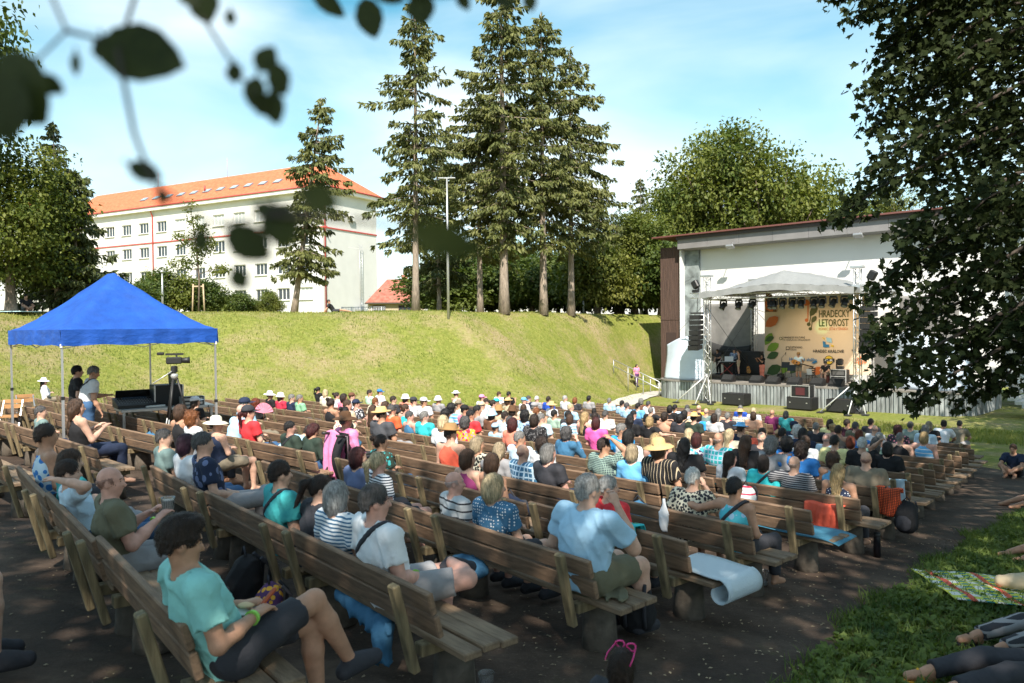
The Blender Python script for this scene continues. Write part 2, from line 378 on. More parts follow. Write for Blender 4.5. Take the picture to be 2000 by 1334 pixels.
def build_grass():
    n = 150000; x = RNG.uniform(-34, 13, n); y = RNG.uniform(13, 60, n); s = toe_dist(x, y)
    k = (s > -1.5) & (s < 16) & ~inside_floor(x, y); x, y = x[k], y[k]
    tag(blades('bank_grass', np.stack([x, y, H(x, y) - .01], -1), .10, .035, LEAFG), 'short sunlit grass tufts over the bank behind the benches', 'grass', kind='stuff')
    n = 26000; a, b = RNG.uniform(31.5, 38, n), RNG.uniform(-26, 6, n); x, y = AX * a + AY * b, AY * a - AX * b
    k = (abs(a - 32.2 - .1 * np.sin(b)) > .8); x, y = x[k], y[k]
    tag(blades('stage_front_grass', np.stack([x, y, H(x, y) - .01], -1), .14, .03, LEAFG), 'green grass strip in front of the stage', 'grass', kind='stuff')
    n = 130000; a, b = RNG.uniform(-2, 30, n), -3.2 + RNG.exponential(2.2, n); x, y = AX * a + AY * b, AY * a - AX * b
    k = (b > vright(a) + .02 + .1 * np.sin(a * 2.3) + .06 * np.sin(a * 5.1 + 1) - .12 * RNG.random(n)) & (x < y * .80 + 1.2) & (y > 1.2); x, y = x[k], y[k]
    patch = np.sin(x * 1.9 + 1) * np.sin(y * 1.6) + np.sin(x * 4.1) * .5 + RNG.normal(0, .5, len(x)) > -.75; x, y = x[patch], y[patch]
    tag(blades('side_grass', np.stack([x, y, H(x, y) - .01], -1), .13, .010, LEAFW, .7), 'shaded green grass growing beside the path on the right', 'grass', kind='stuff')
    # broad-leaved weeds: rosettes of pointed leaves
    n = 7500; a = RNG.uniform(-1, 20, n); b = vright(a) + np.abs(RNG.normal(0, 1.5, n)) + .02; x, y = AX * a + AY * b, AY * a - AX * b
    k = (x < y * .8 + 1) & (y > 1.5); x, y = x[k], y[k]; z = H(x, y); V = []; F = []
    for X0, Y0, Z0 in zip(x, y, z):
        for j in range(random.randint(4, 7)):
            t = random.uniform(0, 6.28); L = random.uniform(.03, .105); w = L * random.uniform(.22, .42); e = random.uniform(.3, 1.1); c, s_ = math.cos(t), math.sin(t)
            h1, h2 = L * .6 * math.sin(e), L * (.9 * math.sin(e) - random.uniform(0, .35)); r1, r2 = L * .55 * math.cos(e), L * 1.05 * math.cos(e); o = len(V); z0 = Z0 + random.uniform(0, .05)
            V += [(X0, Y0, z0), (X0 + c * r1 - s_ * w, Y0 + s_ * r1 + c * w, z0 + h1), (X0 + c * r1, Y0 + s_ * r1, z0 + h1 - .01), (X0 + c * r1 + s_ * w, Y0 + s_ * r1 - c * w, z0 + h1), (X0 + c * r2, Y0 + s_ * r2, z0 + h2)]
            F += [(o, o + 1, o + 2), (o, o + 2, o + 3), (o + 1, o + 4, o + 2), (o + 2, o + 4, o + 3)]
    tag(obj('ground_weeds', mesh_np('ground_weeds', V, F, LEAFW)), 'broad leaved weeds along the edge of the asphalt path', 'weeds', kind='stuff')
    # leaf litter and bits on the floor
    n = 5000; a = RNG.uniform(-3, 14, n); b = vleft(a) * .55 + (vright(a) - vleft(a) * .55) * RNG.random(n) ** .6; x, y = AX * a + AY * b, AY * a - AX * b; z = H(x, y) + .034; V = []; F = []
    for X0, Y0, Z0 in zip(x, y, z):
        L = random.uniform(.008, .022); t = random.uniform(0, 6.28); c, s_ = math.cos(t) * L, math.sin(t) * L; o = len(V)
        V += [(X0 - c, Y0 - s_, Z0), (X0 + s_ * .5, Y0 - c * .5, Z0 + .006), (X0 + c, Y0 + s_, Z0 + .002), (X0 - s_ * .5, Y0 + c * .5, Z0 + .004)]; F.append((o, o + 1, o + 2, o + 3))
    tag(obj('leaf_litter', mesh_np('leaf_litter', V, F, M('dry litter', (.35, .27, .17), .9, noise=.6, nscale=2.5))), 'small dry leaves and crumbs scattered over the trodden floor', 'litter', kind='stuff')
build_grass()
# ------------------------------------------------------------------ trees
BARK = M('grey brown bark', (.16, .12, .09), .95, noise=.45, nscale=6, bump=.8, bscale=14, stretch=(3, 3, .5))
BARKP = M('pale spruce bark', (.30, .24, .19), .95, noise=.35, nscale=5, bump=.8, bscale=16, stretch=(3, 3, .6))
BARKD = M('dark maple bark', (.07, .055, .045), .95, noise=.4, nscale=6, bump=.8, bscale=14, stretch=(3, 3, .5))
def unit(v): return v / np.maximum(np.linalg.norm(v, axis=-1, keepdims=True), 1e-9)
RH = np.array([(0, 0), (.32, .45), (0, 1), (-.32, .45)])
_ml = [(0, 0), (.10, .12), (.42, .06), (.34, .26), (.60, .44), (.36, .50), (.30, .66), (.16, .60), (0, 1.0)]
MAPLE = np.array(_ml + [(-x, y) for x, y in _ml[-2:0:-1]])
OVAL = np.array([(0, 0), (.22, .12), (.36, .38), (.34, .62), (.18, .86), (0, 1), (-.18, .86), (-.34, .62), (-.36, .38), (-.22, .12)])
def leaf_cloud(P, T, Nn, size, shape=RH, fold=.12):
    """one leaf for each point P: T is where its tip points, Nn roughly its face normal"""
    P = np.asarray(P); n = len(P); T = unit(T); B = unit(np.cross(T, Nn)); Nn = np.cross(B, T)
    sz = (size * RNG.uniform(.65, 1.3, n))[:, None, None]; k = len(shape)
    sx = shape[None, :, 0, None]; sy = shape[None, :, 1, None]
    V = P[:, None] + sz * (B[:, None] * sx + T[:, None] * sy + Nn[:, None] * (np.abs(sx) * fold * 2 - sy * sy * .15))
    i = np.arange(n)[:, None] * k
    tri = [(0, j, j + 1) for j in range(1, k - 1)]
    if k > 4:                                   # fan from a point on the midrib gives cleaner lobes
        tri = [(0, j, j + 1) for j in range(1, k - 1)]
    F = np.concatenate([i + np.array(t) for t in tri], 0)
    return V.reshape(-1, 3), F
def rand_dirs(n): return unit(RNG.normal(size=(n, 3)))
def crown_points(lobes, nclump, per, spread, shell=.55):
    vol = np.array([l[3] * l[4] * l[5] for l in lobes]) ** .67; pick = RNG.choice(len(lobes), nclump, p=vol / vol.sum())
    Lb = np.array(lobes)[pick]; d = rand_dirs(nclump); r = shell + (1 - shell) * RNG.random(nclump) ** .5
    r *= 1 + .10 * np.sin(d[:, 0] * 7 + Lb[:, 2]) * np.sin(d[:, 2] * 6)
    C = Lb[:, :3] + d * r[:, None] * Lb[:, 3:6]
    P = np.repeat(C, per, 0) + RNG.normal(0, 1, (nclump * per, 3)) * spread * np.array([1, 1, .65])
    return P, np.repeat(d, per, 0)
def limb_mesh(base, height, lobes, r0, lean=(0, 0), nl=7):
    mb = MB(); top = Vector((lean[0], lean[1], height)); pts = [Vector((lean[0] * t * t, lean[1] * t * t, height * t)) + Vector((.06 * math.sin(5 * t + r0 * 9), .05 * math.cos(4 * t), 0)) * height * .06 for t in np.linspace(0, 1, 9)]
    mb.tube(pts, [r0 * (1.35 if i == 0 else 1) * (1 - .86 * i / 8) for i in range(9)], 9)
    for k in range(nl):
        l = lobes[k % len(lobes)]; t = random.uniform(.25, .7); s = pts[int(t * 8)]
        e = Vector((l[0] + random.uniform(-.5, .5) * l[3], l[1] + random.uniform(-.5, .5) * l[4], l[2] + random.uniform(-.1, .5) * l[5])); m = (s + e) / 2 + Vector((0, 0, -.08 * (e - s).length))
        mb.tube([s, m, e], [r0 * .42 * (1 - t * .5), r0 * .25, r0 * .06], 6)
    return mb
TREE_CACHE = {}
def broadleaf(key, height, lobes, r0, leafm, nclump=380, per=46, spread=.55, size=.30, barkm=None, lean=(0, 0)):
    if key in TREE_CACHE: return TREE_CACHE[key]
    P, D = crown_points(lobes, nclump, per, spread)
    n = len(P); T = unit(D * .6 + rand_dirs(n) + np.array([0, 0, -.5])); Nn = unit(np.array([0, 0, 1.]) + rand_dirs(n) * .8 + D * .5)
    V, F = leaf_cloud(P, T, Nn, size)
    TREE_CACHE[key] = (limb_mesh((0, 0), height * .86, lobes, r0, lean).mesh('trunk', barkm or BARK), mesh_np('crown', V, F, leafm)); return TREE_CACHE[key]
def place_tree(name, pair, loc, label, cat, scale=1.0, rz=0.0, group=None, leafm=None, parts=('trunk', 'crown')):
    t = thing(name, label, cat, loc, rz, group); t.scale = (scale,) * 3 if not isinstance(scale, tuple) else scale
    for pn, me in zip(parts, pair):
        o = obj(pn, me, t)
        if pn == 'crown' and leafm: setmat(o, leafm)
    return t
def dome(rx, rz, zc, n=9, squash=.62, seed=0):
    """lobes that make up a broad crown"""
    rr = random.Random(seed); L = [(0, 0, zc, rx * .7, rx * .7, rz * .75)]
    for i in range(n):
        a = 6.283 * i / n + rr.uniform(-.3, .3); e = rr.uniform(-.75, .9); c = math.cos(e * 1.2)
        L.append((rx * .62 * math.cos(a) * c, rx * .62 * math.sin(a) * c, zc + rz * .72 * e, rx * rr.uniform(.3, .48), rx * rr.uniform(.3, .48), rz * rr.uniform(.24, .4)))
    return L
GREEN1 = leafmat('sunlit maple foliage', (.062, .095, .016), (.19, .205, .042), .45, .3)
GREEN2 = leafmat('deep green foliage', (.045, .08, .016), (.145, .175, .038), .45, .3)
GREEN3 = leafmat('yellow green foliage', (.075, .10, .018), (.22, .22, .05), .5, .3)
NEEDLE = leafmat('spruce needles', (.062, .080, .022), (.19, .195, .06), .8, .15)
NEEDLED = leafmat('dark spruce needles', (.05, .068, .026), (.14, .155, .055), .8, .15)
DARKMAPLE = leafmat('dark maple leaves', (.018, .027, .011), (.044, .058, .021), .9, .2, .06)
def spruce(key, height, base_h, rad, r0, dens=1.0, droop=.5, profile=None, lean=0.0, asym=0.0, seed=1, leafm=None, tuft=.35, gaps=0.22):
    if key in TREE_CACHE: return TREE_CACHE[key]
    rr = np.random.default_rng(seed); mb = MB(); tp = [Vector((lean * height * t, 0, height * t)) for t in np.linspace(0, 1, 12)]
    mb.tube(tp, [r0 * .78 * (1.3 if i == 0 else 1.0) * (1 - .96 * (i / 11)) + .012 for i in range(12)], 9)
    Ps = []; Ts = []; z = base_h; 
    while z < height - .25:
        f = (z - base_h) / (height - base_h); prof = (1 - f) ** .8 if profile is None else np.interp(f, *profile)
        nb = int(rr.integers(4, 7)); a0 = rr.uniform(0, 6.28)
        for b in range(nb):
            if rr.random() < gaps: continue
            a = a0 + 6.283 * b / nb + rr.normal(0, .25); L = rad * prof * rr.uniform(.45, 1.15) * (1 + asym * math.cos(a)) + .22
            if L < .15: continue
            z0 = z; z = z + rr.normal(0, .16); c, s = math.cos(a), math.sin(a); rise = .22 - .75 * (1 - f) * droop; nt = max(5, int(L * 9.5 * dens))
            t = np.sort(rr.uniform(.12, 1, nt)); bx = L * t; bz = z + L * (rise * t - droop * .55 * t * t + .38 * droop * t ** 3.2)
            mb.tube([(lean * z, 0, z), (c * L * .5 + lean * z, s * L * .5, z + L * (rise * .5 - droop * .1)), (c * L * .92 + lean * z, s * L * .92, z + L * (rise - droop * .17))], [.03 + .006 * L, .018, .006], 4, cap=False)
            for side in (-1, 1):
                ln = (.16 + .30 * L * (1 - t) * .55) * rr.uniform(.5, 1.2, nt); cx, cy = -s * side, c * side
                for q in (.4, 1.0):
                    px = c * bx + cx * ln * q + lean * z; py = s * bx + cy * ln * q; pz = bz - ln * q * .35 + rr.normal(0, .05, nt)
                    Ps.append(np.stack([px, py, pz], -1)); Ts.append(np.stack([c * .6 + cx * .5 + rr.normal(0, .3, nt), s * .6 + cy * .5 + rr.normal(0, .3, nt), -.55 - rr.random(nt) * .7], -1))
            Ps.append(np.stack([c * bx + lean * z, s * bx, bz], -1)); Ts.append(np.stack([c + rr.normal(0, .3, nt), s + rr.normal(0, .3, nt), -.2 + rr.normal(0, .3, nt)], -1)); z = z0
        z += rr.uniform(.34, .56) * (height / 20) ** .3
    ph = height - np.linspace(0, .9, 26); Ps.append(np.stack([0 * ph + lean * ph, 0 * ph, ph - .3], -1)); Ts.append(np.stack([rr.normal(0, .6, 26), rr.normal(0, .6, 26), np.ones(26) * .8], -1))
    P = np.concatenate(Ps); T = unit(np.concatenate(Ts)); Nn = unit(rand_dirs(len(P)) + np.array([0, 0, .6]))
    V, F = leaf_cloud(P, T, Nn, tuft, RH * np.array([.62, 1]), .25)
    TREE_CACHE[key] = (mb.mesh('trunk', BARKP), mesh_np('crown', V, F, leafm or NEEDLE)); return TREE_CACHE[key]
def build_bank_trees():
    g = 'tall spruces on the bank'
    def put(px, Y, pair, lab, sc=1.0, rz=0.0, name='spruce_tree', grp=g, py=616, cat='spruce', leafm=None):
        Y0 = Y
        while Y < Y0 + 24 and Hs(ray(px, py).x * Y, Y) < CAMZ + .8: Y += .5
        x = ray(px, py).x * Y; place_tree(name, pair, (x, Y, Hs(x, Y) - .05), lab, cat, (sc * .9 * Y / Y0, sc * .9 * Y / Y0, sc * Y / Y0), rz, grp, leafm)
    pf = ([0, .12, .3, .55, .75, 1], [.55, .85, 1.0, .85, .55, .05])
    put(812, 46, spruce('thin', 19.3, 4.2, 3.2, .30, .85, .55, ([0, .2, .42, .5, .62, .68, .8, .86, 1], [.7, .95, .75, .95, .95, .35, .5, .35, .1]), .012, .0, 3, gaps=.38), 'tall thin spruce with bare lower trunk and ragged top, left of the spruce group')
    put(985, 48, spruce('tall', 22.4, 4.6, 3.7, .42, 1.0, .6, pf, 0, 0, 5), 'tallest spruce, thick trunk, in the middle of the group')
    put(1062, 50, spruce('broad', 19.6, 5.0, 3.6, .36, 1.0, .65, pf, .0, .15, 7), 'broad spruce to the right of the tallest one', rz=.2)
    put(1116, 51, spruce('right', 17.4, 4.8, 3.6, .32, 1.0, .65, pf, .004, .25, 9), 'rightmost spruce of the group with long drooping boughs')
    put(938, 52, spruce('mid', 15.6, 4.4, 3.6, .30, 1.0, .6, pf, 0, 0, 11), 'lower spruce between the thin one and the tallest one')
    put(858, 56, spruce('back', 12.5, 2.4, 3.4, .24, 1.0, .55, pf, 0, 0, 13, NEEDLED), 'dark short spruce behind the lamp post')
    put(1170, 66, spruce('back', 12.5, 2.4, 3.4, .24, 1.0, .55, pf, 0, 0, 13, NEEDLED), 'short spruce behind the right end of the spruce group', .82, 2.0)
    put(574, 52, spruce('lean', 14.6, 3.0, 2.7, .30, .95, .55, ([0, .15, .3, .45, .6, .8, 1], [.9, .95, .8, 1.0, .85, .5, .05]), .16, .22, 17), 'leaning spruce with slanted bare trunk in front of the white building', name='leaning_spruce')
    put(1253, 92, spruce('far', 15.5, 2, 3.6, .28, .9, .4, None, 0, 0, 19, NEEDLED), 'distant dark spruce standing alone against the sky', 1.08, 0, grp=None)
    put(112, 37, spruce('far', 15.5, 2, 3.6, .28, .9, .4, None, 0, 0, 19, NEEDLED), 'spruce with thin spiky top behind the left trees', .60, 1.0, grp=None)
    put(150, 34, spruce('young', 7.0, .4, 2.5, .16, 1.2, .35, None, 0, 0, 23, NEEDLED), 'wide low spruce whose boughs reach towards the blue tent', .93, .0, grp=None)
    # broadleaved trees
    A = broadleaf('A', 13, dome(5.2, 6.0, 7.2, 11, seed=3), .38, GREEN1, 430, 48, .6, .30)
    B = broadleaf('B', 12, dome(4.4, 5.4, 6.6, 10, seed=8), .34, GREEN2, 400, 46, .5, .28)
    C = broadleaf('C', 15, dome(4.6, 7.2, 8.4, 13, seed=14), .36, GREEN3, 430, 46, .55, .30)
    D = broadleaf('D', 3.2, dome(1.9, 1.5, 1.6, 8, seed=21), .10, GREEN2, 170, 44, .25, .17)
    def bl(px, Y, pair, lab, sc=1.0, rz=0.0, leafm=None, name='broadleaf_tree', cat='tree', grp='broadleaved trees around the bank'):
        x = ray(px, 616).x * Y; place_tree(name, pair, (x, Y, Hs(x, Y) - .1), lab, cat, sc, rz, grp, leafm)
    bl(22, 35, A, 'sunny yellow green maple at the left edge behind the tent', (.62, .62, .60), .4)
    bl(-135, 33, B, 'tall dark maple cut off by the left edge of the picture', (.92, .92, 1.36), 2.4)
    bl(105, 41, B, 'dense green tree between the left maple and the white building', (.56, .56, .36), 1.4, GREEN1)
    bl(1405, 74, A, 'big round maple rising behind the roof of the screen building', (1.25, 1.25, 1.42), 2.0, GREEN1)
    bl(1500, 72, C, 'maple with pointed tufts at its top behind the screen roof', (1.25, 1.25, 1.45), 4.0, GREEN1)
    bl(1580, 76, A, 'lower maple on the right behind the screen roof', (1.25, 1.25, 1.55), 5.1)
    bl(1330, 80, B, 'darker tree left of the big maple behind the screen building', (1.0, 1.0, 1.12), 3.0)
    bl(1690, 84, B, 'deep green tree behind the right half of the screen roof', (1.3, 1.3, 1.55), .8)
    bl(1240, 68, A, 'wide green tree left of the brown boarded wall', (.86, .86, .72), 1.1, GREEN1)
    bl(1205, 80, B, 'green tree behind the right end of the spruces', (1.0, 1.0, .66), 4.4, GREEN3)
    bl(1165, 62, D, 'pale round bush right of the spruce trunks', (1.9, 1.9, 2.0), .3, GREEN3, 'bush', 'bush')
    bl(1290, 66, D, 'dark bush beside the railing near the brown wall', (2.1, 2.1, 2.2), 1.3, GREEN2, 'bush', 'bush')
    for i, (px, Y, sc) in enumerate(((880, 74, .8), (960, 78, .95), (1040, 76, .85), (1110, 80, .8))):
        bl(px, Y, B, 'shady tree filling the gaps ' + ('left of the lower spruce trunk', 'between the lower and the tallest spruce trunks', 'between the tallest and the broad spruce trunks', 'right of the broad spruce trunk')[i], (sc, sc, sc * .74), i * 1.3, GREEN2)
    for i, px in enumerate((870, 925, 985, 1040, 1090, 1140, 1215, 1262)):
        bl(px, 70 + (i % 3) * 2.5, D, 'dark leafy hedge bush below the trees, ' + ('right of the lamp post', 'left of the second trunk', 'behind the thickest trunk', 'right of the thickest trunk', 'between the two right trunks', 'right of the last spruce trunk', 'left of the steps', 'beside the steps')[i], (2.6, 2.2, 1.6 + .3 * (i % 2)), i * 1.1, GREEN2, 'bush', 'bush', 'hedge bushes behind the spruces')
    for i, (px, Y, sx, sz, lab) in enumerate(((330, 60, 1.5, 1.75, 'rounded leafy shrub left of the staked sapling'), (400, 62, 1.35, 1.45, 'rounded leafy shrub behind the staked sapling'), (285, 58, 1.2, 1.3, 'rounded shrub beside the slim lamp post'),
                       (455, 64, 1.2, 1.0, 'low dark shrub right of the sapling'), (500, 66, .8, .75, 'small loose shrub below the windows'), (528, 66, .7, 1.1, 'narrow shrub near the leaning spruce'), (232, 50, 1.5, 1.2, 'low shrub right behind the blue tent roof'))):
        bl(px, Y, D, lab, (sx * .85, sx * .85, sz * .74), i * .9, GREEN1 if i in (0, 4, 5) else GREEN2, 'shrub', 'shrub', 'shrubs below the white building')
    for i, (px, sc) in enumerate(((1745, 1.0),)):
        pine = broadleaf('pine', 16, [(0, 0, 15, 2.0, 2.0, .9), (-2.2, .4, 13.4, 2.2, 1.6, .5), (1.6, -.6, 12.6, 2.4, 1.8, .6), (-2.8, 0, 11.2, 1.9, 1.5, .45), (1.0, .8, 10.8, 2.0, 1.6, .6), (0, 0, 13.4, 1.4, 1.4, 1.0)], .3, GREEN3, 150, 40, .34, .20, BARKP)
        bl(px, 62, pine, 'airy pine with flat layered boughs above the screen roof', .98, 0, None, 'pine_tree', 'pine')
    # staked sapling
    P = at(388, 612, 50); x, y, z = P.x, P.y, Hs(P.x, P.y)
    t = thing('sapling', 'young slender tree tied to two stakes on the bank', 'sapling', (x, y, z))
    mb = MB(); mb.tube([(0, 0, 0), (.08, 0, 2.2), (-.1, .05, 4.4), (-.42, 0, 7.0)], [.07, .06, .045, .012], 7)
    for zz, dx, dz in ((2.6, 1.9, .5), (2.9, -1.5, .2), (4.0, 1.3, 1.1), (4.4, -1.2, .9), (5.2, .8, .7)):
        mb.tube([(0, 0, zz), (dx * .5, .1, zz + dz * .7), (dx, .1, zz + dz)], [.03, .02, .008], 5)
    mb.build('trunk', BARK, t)
    lob = [(1.4, .1, 2.9, .95, .5, .35), (-1.0, 0, 3.4, .8, .5, .45), (.7, 0, 4.6, .7, .5, .6), (-.9, 0, 4.9, .75, .5, .5), (.3, 0, 5.5, .45, .4, .4), (-.25, 0, 6.2, .35, .3, .7), (-.4, 0, 7.0, .22, .22, .5), (0, 0, 3.9, .5, .4, .7)]
    Pp, D2 = crown_points(lob, 120, 16, .16, .2); n = len(Pp); V, F = leaf_cloud(Pp, rand_dirs(n) + [0, 0, -.4], rand_dirs(n) + [0, 0, 1], .17); obj('crown', mesh_np('crown', V, F, GREEN1), t)
    WOODS = M('raw stake wood', (.50, .38, .25), .8, noise=.2)
    for sx in (-.45, .35): obj('stake', MB().tube([(sx, .1, 0), (sx * .8, .1, 2.0)], .05, 7).mesh('stake', WOODS), t)
    obj('crossbar', MB().bar((-.42, .1, 1.85), (.32, .1, 1.85), .05, .09).mesh('crossbar', WOODS), t)
build_bank_trees()
# the dark maple on the right, its boughs hanging in front of the stage
def build_maple():
    bx, by = 12.6, 11.5; t = thing('maple_tree', 'big dark shaded maple hanging its boughs over the right side', 'maple', (bx, by, Hs(bx, by) - .05))
    W = Vector((bx, by, Hs(bx, by) - .05))
    boughs = [((2240, -300), (1612, -12), 10.8, 420, .42), ((2240, -200), (1672, 36), 10.2, 420, .42), ((2240, -180), (1725, 125), 11.2, 380, .42), ((2240, -260), (1700, 0), 9.9, 380, .45), ((2240, -230), (1625, 0), 11.0, 330, .30), ((2240, -120), (1738, 90), 10.6, 420, .42), ((2240, -40), (1692, 190), 10.4, 470, .42), ((2240, 60), (1690, 262), 10.8, 430, .36),
              ((2300, 120), (1700, 335), 10.2, 420, .34), ((2300, 200), (1622, 436), 10.5, 560, .32), ((2300, 260), (1660, 400), 11.4, 420, .34), ((2250, 300), (1752, 478), 9.9, 420, .34), ((2300, 350), (1735, 540), 10.3, 420, .30),
              ((2300, 420), (1682, 592), 10.6, 400, .26), ((2300, 450), (1700, 655), 10.0, 380, .26), ((2300, 520), (1690, 690), 10.4, 360, .24), ((2300, 560), (1672, 772), 9.8, 430, .27), ((2300, 600), (1665, 792), 10.8, 300, .22), ((2280, 600), (1770, 800), 10.0, 330, .22),
              ((2280, 590), (1860, 802), 10.5, 280, .24), ((2280, 560), (1935, 770), 10.2, 260, .26), ((2250, 0), (1800, 60), 11.6, 430, .6), ((2250, 100), (1800, 170), 11.8, 430, .6), ((2250, 180), (1790, 280), 11.5, 430, .55), ((2250, 240), (1810, 380), 11.8, 420, .5),
              ((2250, 30), (1850, 130), 10.0, 360, .6), ((2250, 300), (1880, 430), 9.6, 380, .5), ((2250, 400), (1900, 560), 9.8, 330, .45), ((2250, 480), (1930, 660), 9.6, 260, .4), ((2250, -150), (1780, 20), 10.2, 360, .5), ((2250, 380), (1830, 500), 11.0, 300, .4), ((2250, 480), (1800, 620), 11.2, 240, .3), ((2250, 520), (1850, 720), 10.9, 260, .3)]
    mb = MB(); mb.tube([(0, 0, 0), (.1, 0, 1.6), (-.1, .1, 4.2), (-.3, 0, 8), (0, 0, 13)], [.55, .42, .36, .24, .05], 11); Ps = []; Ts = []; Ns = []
    for (a, b, Y, n, sp) in boughs:
        n = int(n * (1.5 if b[1] < 300 else 1.05)); sp *= .85
        A = at(a[0], a[1], Y + .4); B = at(b[0], b[1], Y); m = (A + B) / 2 + Vector((0, 0, .10 * (A - B).length)); st = Vector((0, 0, max(2.0, A.z - W.z - .6)))
        mb.tube([st, A - W, m - W, (m + 3 * B) / 4 - W + Vector((0, 0, .1)), B - W], [.085, .055, .03, .016, .005], 5, cap=False)
        tt = RNG.beta(2.2, 1.15, n); A_, m_, B_ = (np.array(q) for q in (A, m, B))
        C = ((1 - tt) ** 2)[:, None] * A_ + (2 * tt * (1 - tt))[:, None] * (2 * m_ - (A_ + B_) / 2) + (tt ** 2)[:, None] * B_
        s = sp * (1.15 - .85 * tt ** 3)[:, None]; off = RNG.normal(0, 1, (n, 3)) * s * np.array([1, 1.2, .75]); C = C + off
        d = np.array(B - A); d = d / np.linalg.norm(d); Ps.append(C - np.array(W)); Ts.append(d * .5 + rand_dirs(n) * .8 + np.array([0, 0, -.75])); Ns.append(np.array([-.2, -.3, 1.]) + rand_dirs(n) * .75)
    V1, F1 = leaf_cloud(np.concatenate(Ps), np.concatenate(Ts), unit(np.concatenate(Ns)), .108, MAPLE, .10)
    lob = [(0, 0, 10.5, 5.5, 5.5, 4.2), (1.5, -3, 8, 4.2, 4.2, 2.6), (3.8, 2, 9, 4, 4, 3), (-1.5, 4.5, 9.6, 3.6, 4.4, 3), (-3, -.5, 11.4, 3.2, 3.4, 3), (2, 5, 7, 3.6, 3.6, 2.4)]
    P, D = crown_points(lob, 620, 22, .6); keep = np.ones(len(P), bool)
    Q = P + np.array(W); pxs = 1000 + 1500 * Q[:, 0] / np.maximum(Q[:, 1], .1); keep = (pxs > 1905) & ((Q[:, 2] - CAMZ) > Q[:, 1] * .13) | (Q[:, 2] - CAMZ > Q[:, 1] * .47)
    P, D = P[keep], D[keep]; n = len(P); V2, F2 = leaf_cloud(P, D * .4 + rand_dirs(n) + [0, 0, -.6], rand_dirs(n) * .8 + [0, 0, 1], .24)
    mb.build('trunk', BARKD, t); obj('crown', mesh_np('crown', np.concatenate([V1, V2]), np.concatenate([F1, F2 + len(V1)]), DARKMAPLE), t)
build_maple()
# shade trees behind and beside the photographer
def build_shade_trees():
    E = broadleaf('E', 17, dome(6.2, 5.2, 10.8, 12, seed=31), .42, GREEN2, 350, 22, .6, .34)
    for i, (x, y, sc, lab) in enumerate(((-2.2, -5.2, 1.0, 'shade tree behind the photographer, on the left'), (6.5, -3.2, 1.05, 'shade tree behind the photographer, on the right'), (-9.5, -9.5, 1.0, 'shade tree far behind the left benches'),
                                   (15.0, 3.0, 1.0, 'shade tree on the right bank beside the path'), (21, 19, 1.05, 'shade tree right of the front rows'), (17.5, 11.5, 1.0, 'shade tree behind the dark maple on the right'), (27, 27, 1.0, 'shade tree on the lawn right of the stage'), (25.5, 20.5, 1.0, 'shade tree beside the lawn right of the front rows'))):
        place_tree('shade_tree', E, (x, y, Hs(x, y) - .1), lab, 'tree', sc, i * 1.7, 'shade trees around the audience')
build_shade_trees()
